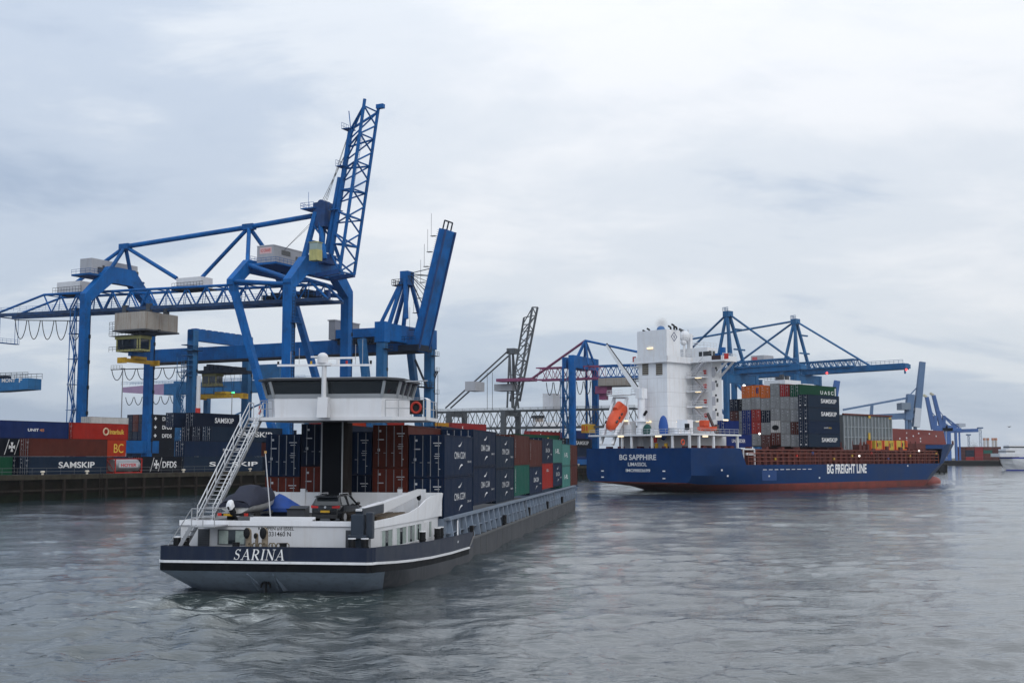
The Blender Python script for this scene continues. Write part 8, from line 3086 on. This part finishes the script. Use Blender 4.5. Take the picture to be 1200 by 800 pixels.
# trees beyond the far stacks
def tree(px, dist, h, w_, lab):
    p = at(px, 540, dist)
    t = thing('tree', lab, 'tree', (p.x, dist, 4.3), 0)
    mb = MB()
    mb.tube((0, 0, 0), (0, 0, h * 0.5), 0.4, 6, 0.2)
    mb.build('trunk', paint('bark', (0.06, 0.05, 0.04), 0.9, 0.2), t)
    mb = MB()
    rr = random.Random(int(px))
    for k in range(420):
        a, b_, c = rr.gauss(0, 0.33), rr.gauss(0, 0.33), rr.gauss(0, 0.3)
        v = Vector((a * w_, b_ * w_, h * 0.62 + c * h * 0.5))
        d1 = Vector((rr.uniform(-1, 1), rr.uniform(-1, 1), rr.uniform(-1, 1))) * 0.6
        d2 = Vector((rr.uniform(-1, 1), rr.uniform(-1, 1), rr.uniform(-1, 1))) * 0.6
        mb.add([v, v + d1, v + d2], [(0, 1, 2)])
    mb.build('crown', paint('leaves_dark', (0.035, 0.05, 0.03), 0.8, 0.3, 0.5), t)
tree(1142, 1095, 17, 6, 'dark tree top showing above the far red containers')
# dark mooring dolphin by the bow, white ferry on the right, gull
d0, d1 = at(1095, 553, 520), at(1108, 553, 520)
dk = thing('mooring_pier', 'low black pier on piles just right of the ship bow', 'pier', (d0.x - 3, 520, 0), 0)
mb = MB()
mb.box(0, d1.x - d0.x + 3, 0, 8, 1.2, at(1100, 545.5, 520).z)
mb.build('deck', BLACK, dk)
for x in (0.6, 3, 5.5, 7.4):
    mb = MB()
    mb.tube((x, 0.5, -1), (x, 0.5, 1.2), 0.35, 8)
    mb.build('pile', BLACK, dk)
FD = 640
f0 = at(1171.5, 549, FD)
FE = Frame((f0.x, FD, 0), 6)
fe = thing('ferry', 'white ferry with a blue band entering at the right edge', 'ferry', FE.o, FE.deg)
def hz(y): return at(1180, y, FD).z
mb = MB()
mb.loft([[(x, -yy, z) for x, yy, z in ((0.2, 0.3, hz(537)), (5, 4, hz(537)), (12, 6, hz(537)), (40, 6.2, hz(537)))], [(x, -yy, z) for x, yy, z in ((1.0, 0.3, hz(543)), (6, 3.6, hz(543)), (12, 5.8, hz(543)), (40, 6.2, hz(543)))], [(x, -yy, z) for x, yy, z in ((3.5, 0.2, 0.4), (9, 3.2, 0.4), (14, 5.4, 0.4), (40, 6.0, 0.4))]])
mb.loft([[(x, yy, z) for x, yy, z in ((0.2, 0.3, hz(537)), (5, 4, hz(537)), (12, 6, hz(537)), (40, 6.2, hz(537)))], [(x, yy, z) for x, yy, z in ((1.0, 0.3, hz(543)), (6, 3.6, hz(543)), (12, 5.8, hz(543)), (40, 6.2, hz(543)))], [(x, yy, z) for x, yy, z in ((3.5, 0.2, 0.4), (9, 3.2, 0.4), (14, 5.4, 0.4), (40, 6.0, 0.4))]])
mb.add([(0.2, 0.3, hz(537)), (5, 4, hz(537)), (12, 6, hz(537)), (40, 6.2, hz(537)), (40, -6.2, hz(537)), (12, -6, hz(537)), (5, -4, hz(537)), (0.2, -0.3, hz(537))], [tuple(range(8))])
mb.build('hull', SWH, fe)
BB = paint('ferry_blue', (0.03, 0.05, 0.32), 0.4, 0.05)
mb = MB()
for s in (-1, 1):
    mb.loft([[(0.0, s * 0.35, hz(535.4)), (5, s * 4.05, hz(535.4)), (12, s * 6.05, hz(535.4)), (40, s * 6.25, hz(535.4))], [(0.2, s * 0.35, hz(537.2)), (5, s * 4.05, hz(537.2)), (12, s * 6.05, hz(537.2)), (40, s * 6.25, hz(537.2))]])
    mb.loft([[(3.4, s * 0.25, 0.9), (9, s * 3.3, 0.9), (14, s * 5.5, 0.9), (40, s * 6.1, 0.9)], [(3.5, s * 0.25, -0.3), (9, s * 3.25, -0.3), (14, s * 5.45, -0.3), (40, s * 6.05, -0.3)]])
mb.build('blue_band', BB, fe)
mb = MB()
x1, x2 = FE.hit(1179, 530, 1, -4).x, FE.hit(1186, 525, 1, -4).x
mb.box(x1 - 4, 40, -4.8, 4.8, hz(535), hz(531))
mb.box(x1, 38, -4, 4, hz(531), hz(526))
mb.box(x2 - 1, 24, -3, 3, hz(526), hz(521.5))
mb.build('deckhouse', SWH, fe)
mb = MB()
mb.box(x2 - 1.1, 24.1, -3.1, 3.1, hz(524.5), hz(523))
mb.box(x1 - 0.1, x1 + 5, -4.05, 4.05, hz(529.5), hz(528.2))
mb.build('window_strip', WINDOW, fe)
mb = MB()
mb.rail([(1, -1, hz(535.4)), (5, -4.0, hz(535.4)), (12, -6.0, hz(535.4)), (40, -6.0, hz(535.4))], 1.0, 1.2, 0.05)
mb.tube((x2 + 1, 0, hz(521.5)), (x2 + 1, 0, hz(517)), 0.12, 5)
mb.build('railing', SWH, fe)
gp_ = at(1182.5, 500, 260)
gu = thing('gull', 'small dark gull gliding in the sky above the white ferry', 'bird', gp_, 20)
mb = MB()
mb.ball((0, 0, 0), 0.32, 0.10, 0.09, 10, 8)
mb.ball((0.34, 0, 0.03), 0.09, 0.07, 0.07, 8, 6)
mb.add([(-0.28, -0.03, 0.0), (-0.28, 0.03, 0.0), (-0.5, 0.09, 0.01), (-0.5, -0.09, 0.01)], [(0, 1, 2, 3)])
for s in (-1, 1):
    mb.loft([[(0.14, s * 0.06, 0.03), (-0.12, s * 0.06, 0.03)], [(0.20, s * 0.34, 0.14), (-0.02, s * 0.34, 0.14)], [(0.02, s * 0.72, 0.06), (-0.06, s * 0.70, 0.06)]])
mb.build('body', paint('gull_grey', (0.10, 0.10, 0.11), 0.7, 0.2), gu)
# ------------------------------------------------------------------ the damp air over the harbour
mb = MB()
mb.box(-2700, 3300, -25, 3000, -2.5, 112)
hm = bpy.data.materials.new('haze_air')
hm.use_nodes = True
hn = hm.node_tree
hn.nodes.clear()
hv = hn.nodes.new('ShaderNodeVolumePrincipled')
hv.inputs['Color'].default_value = (0.86, 0.91, 1.0, 1)
hv.inputs['Density'].default_value = 0.00006
hv.inputs['Anisotropy'].default_value = 0.3
ho = hn.nodes.new('ShaderNodeOutputMaterial')
hn.links.new(hv.outputs[0], ho.inputs['Volume'])
mb.build('haze', hm, kind='stuff')
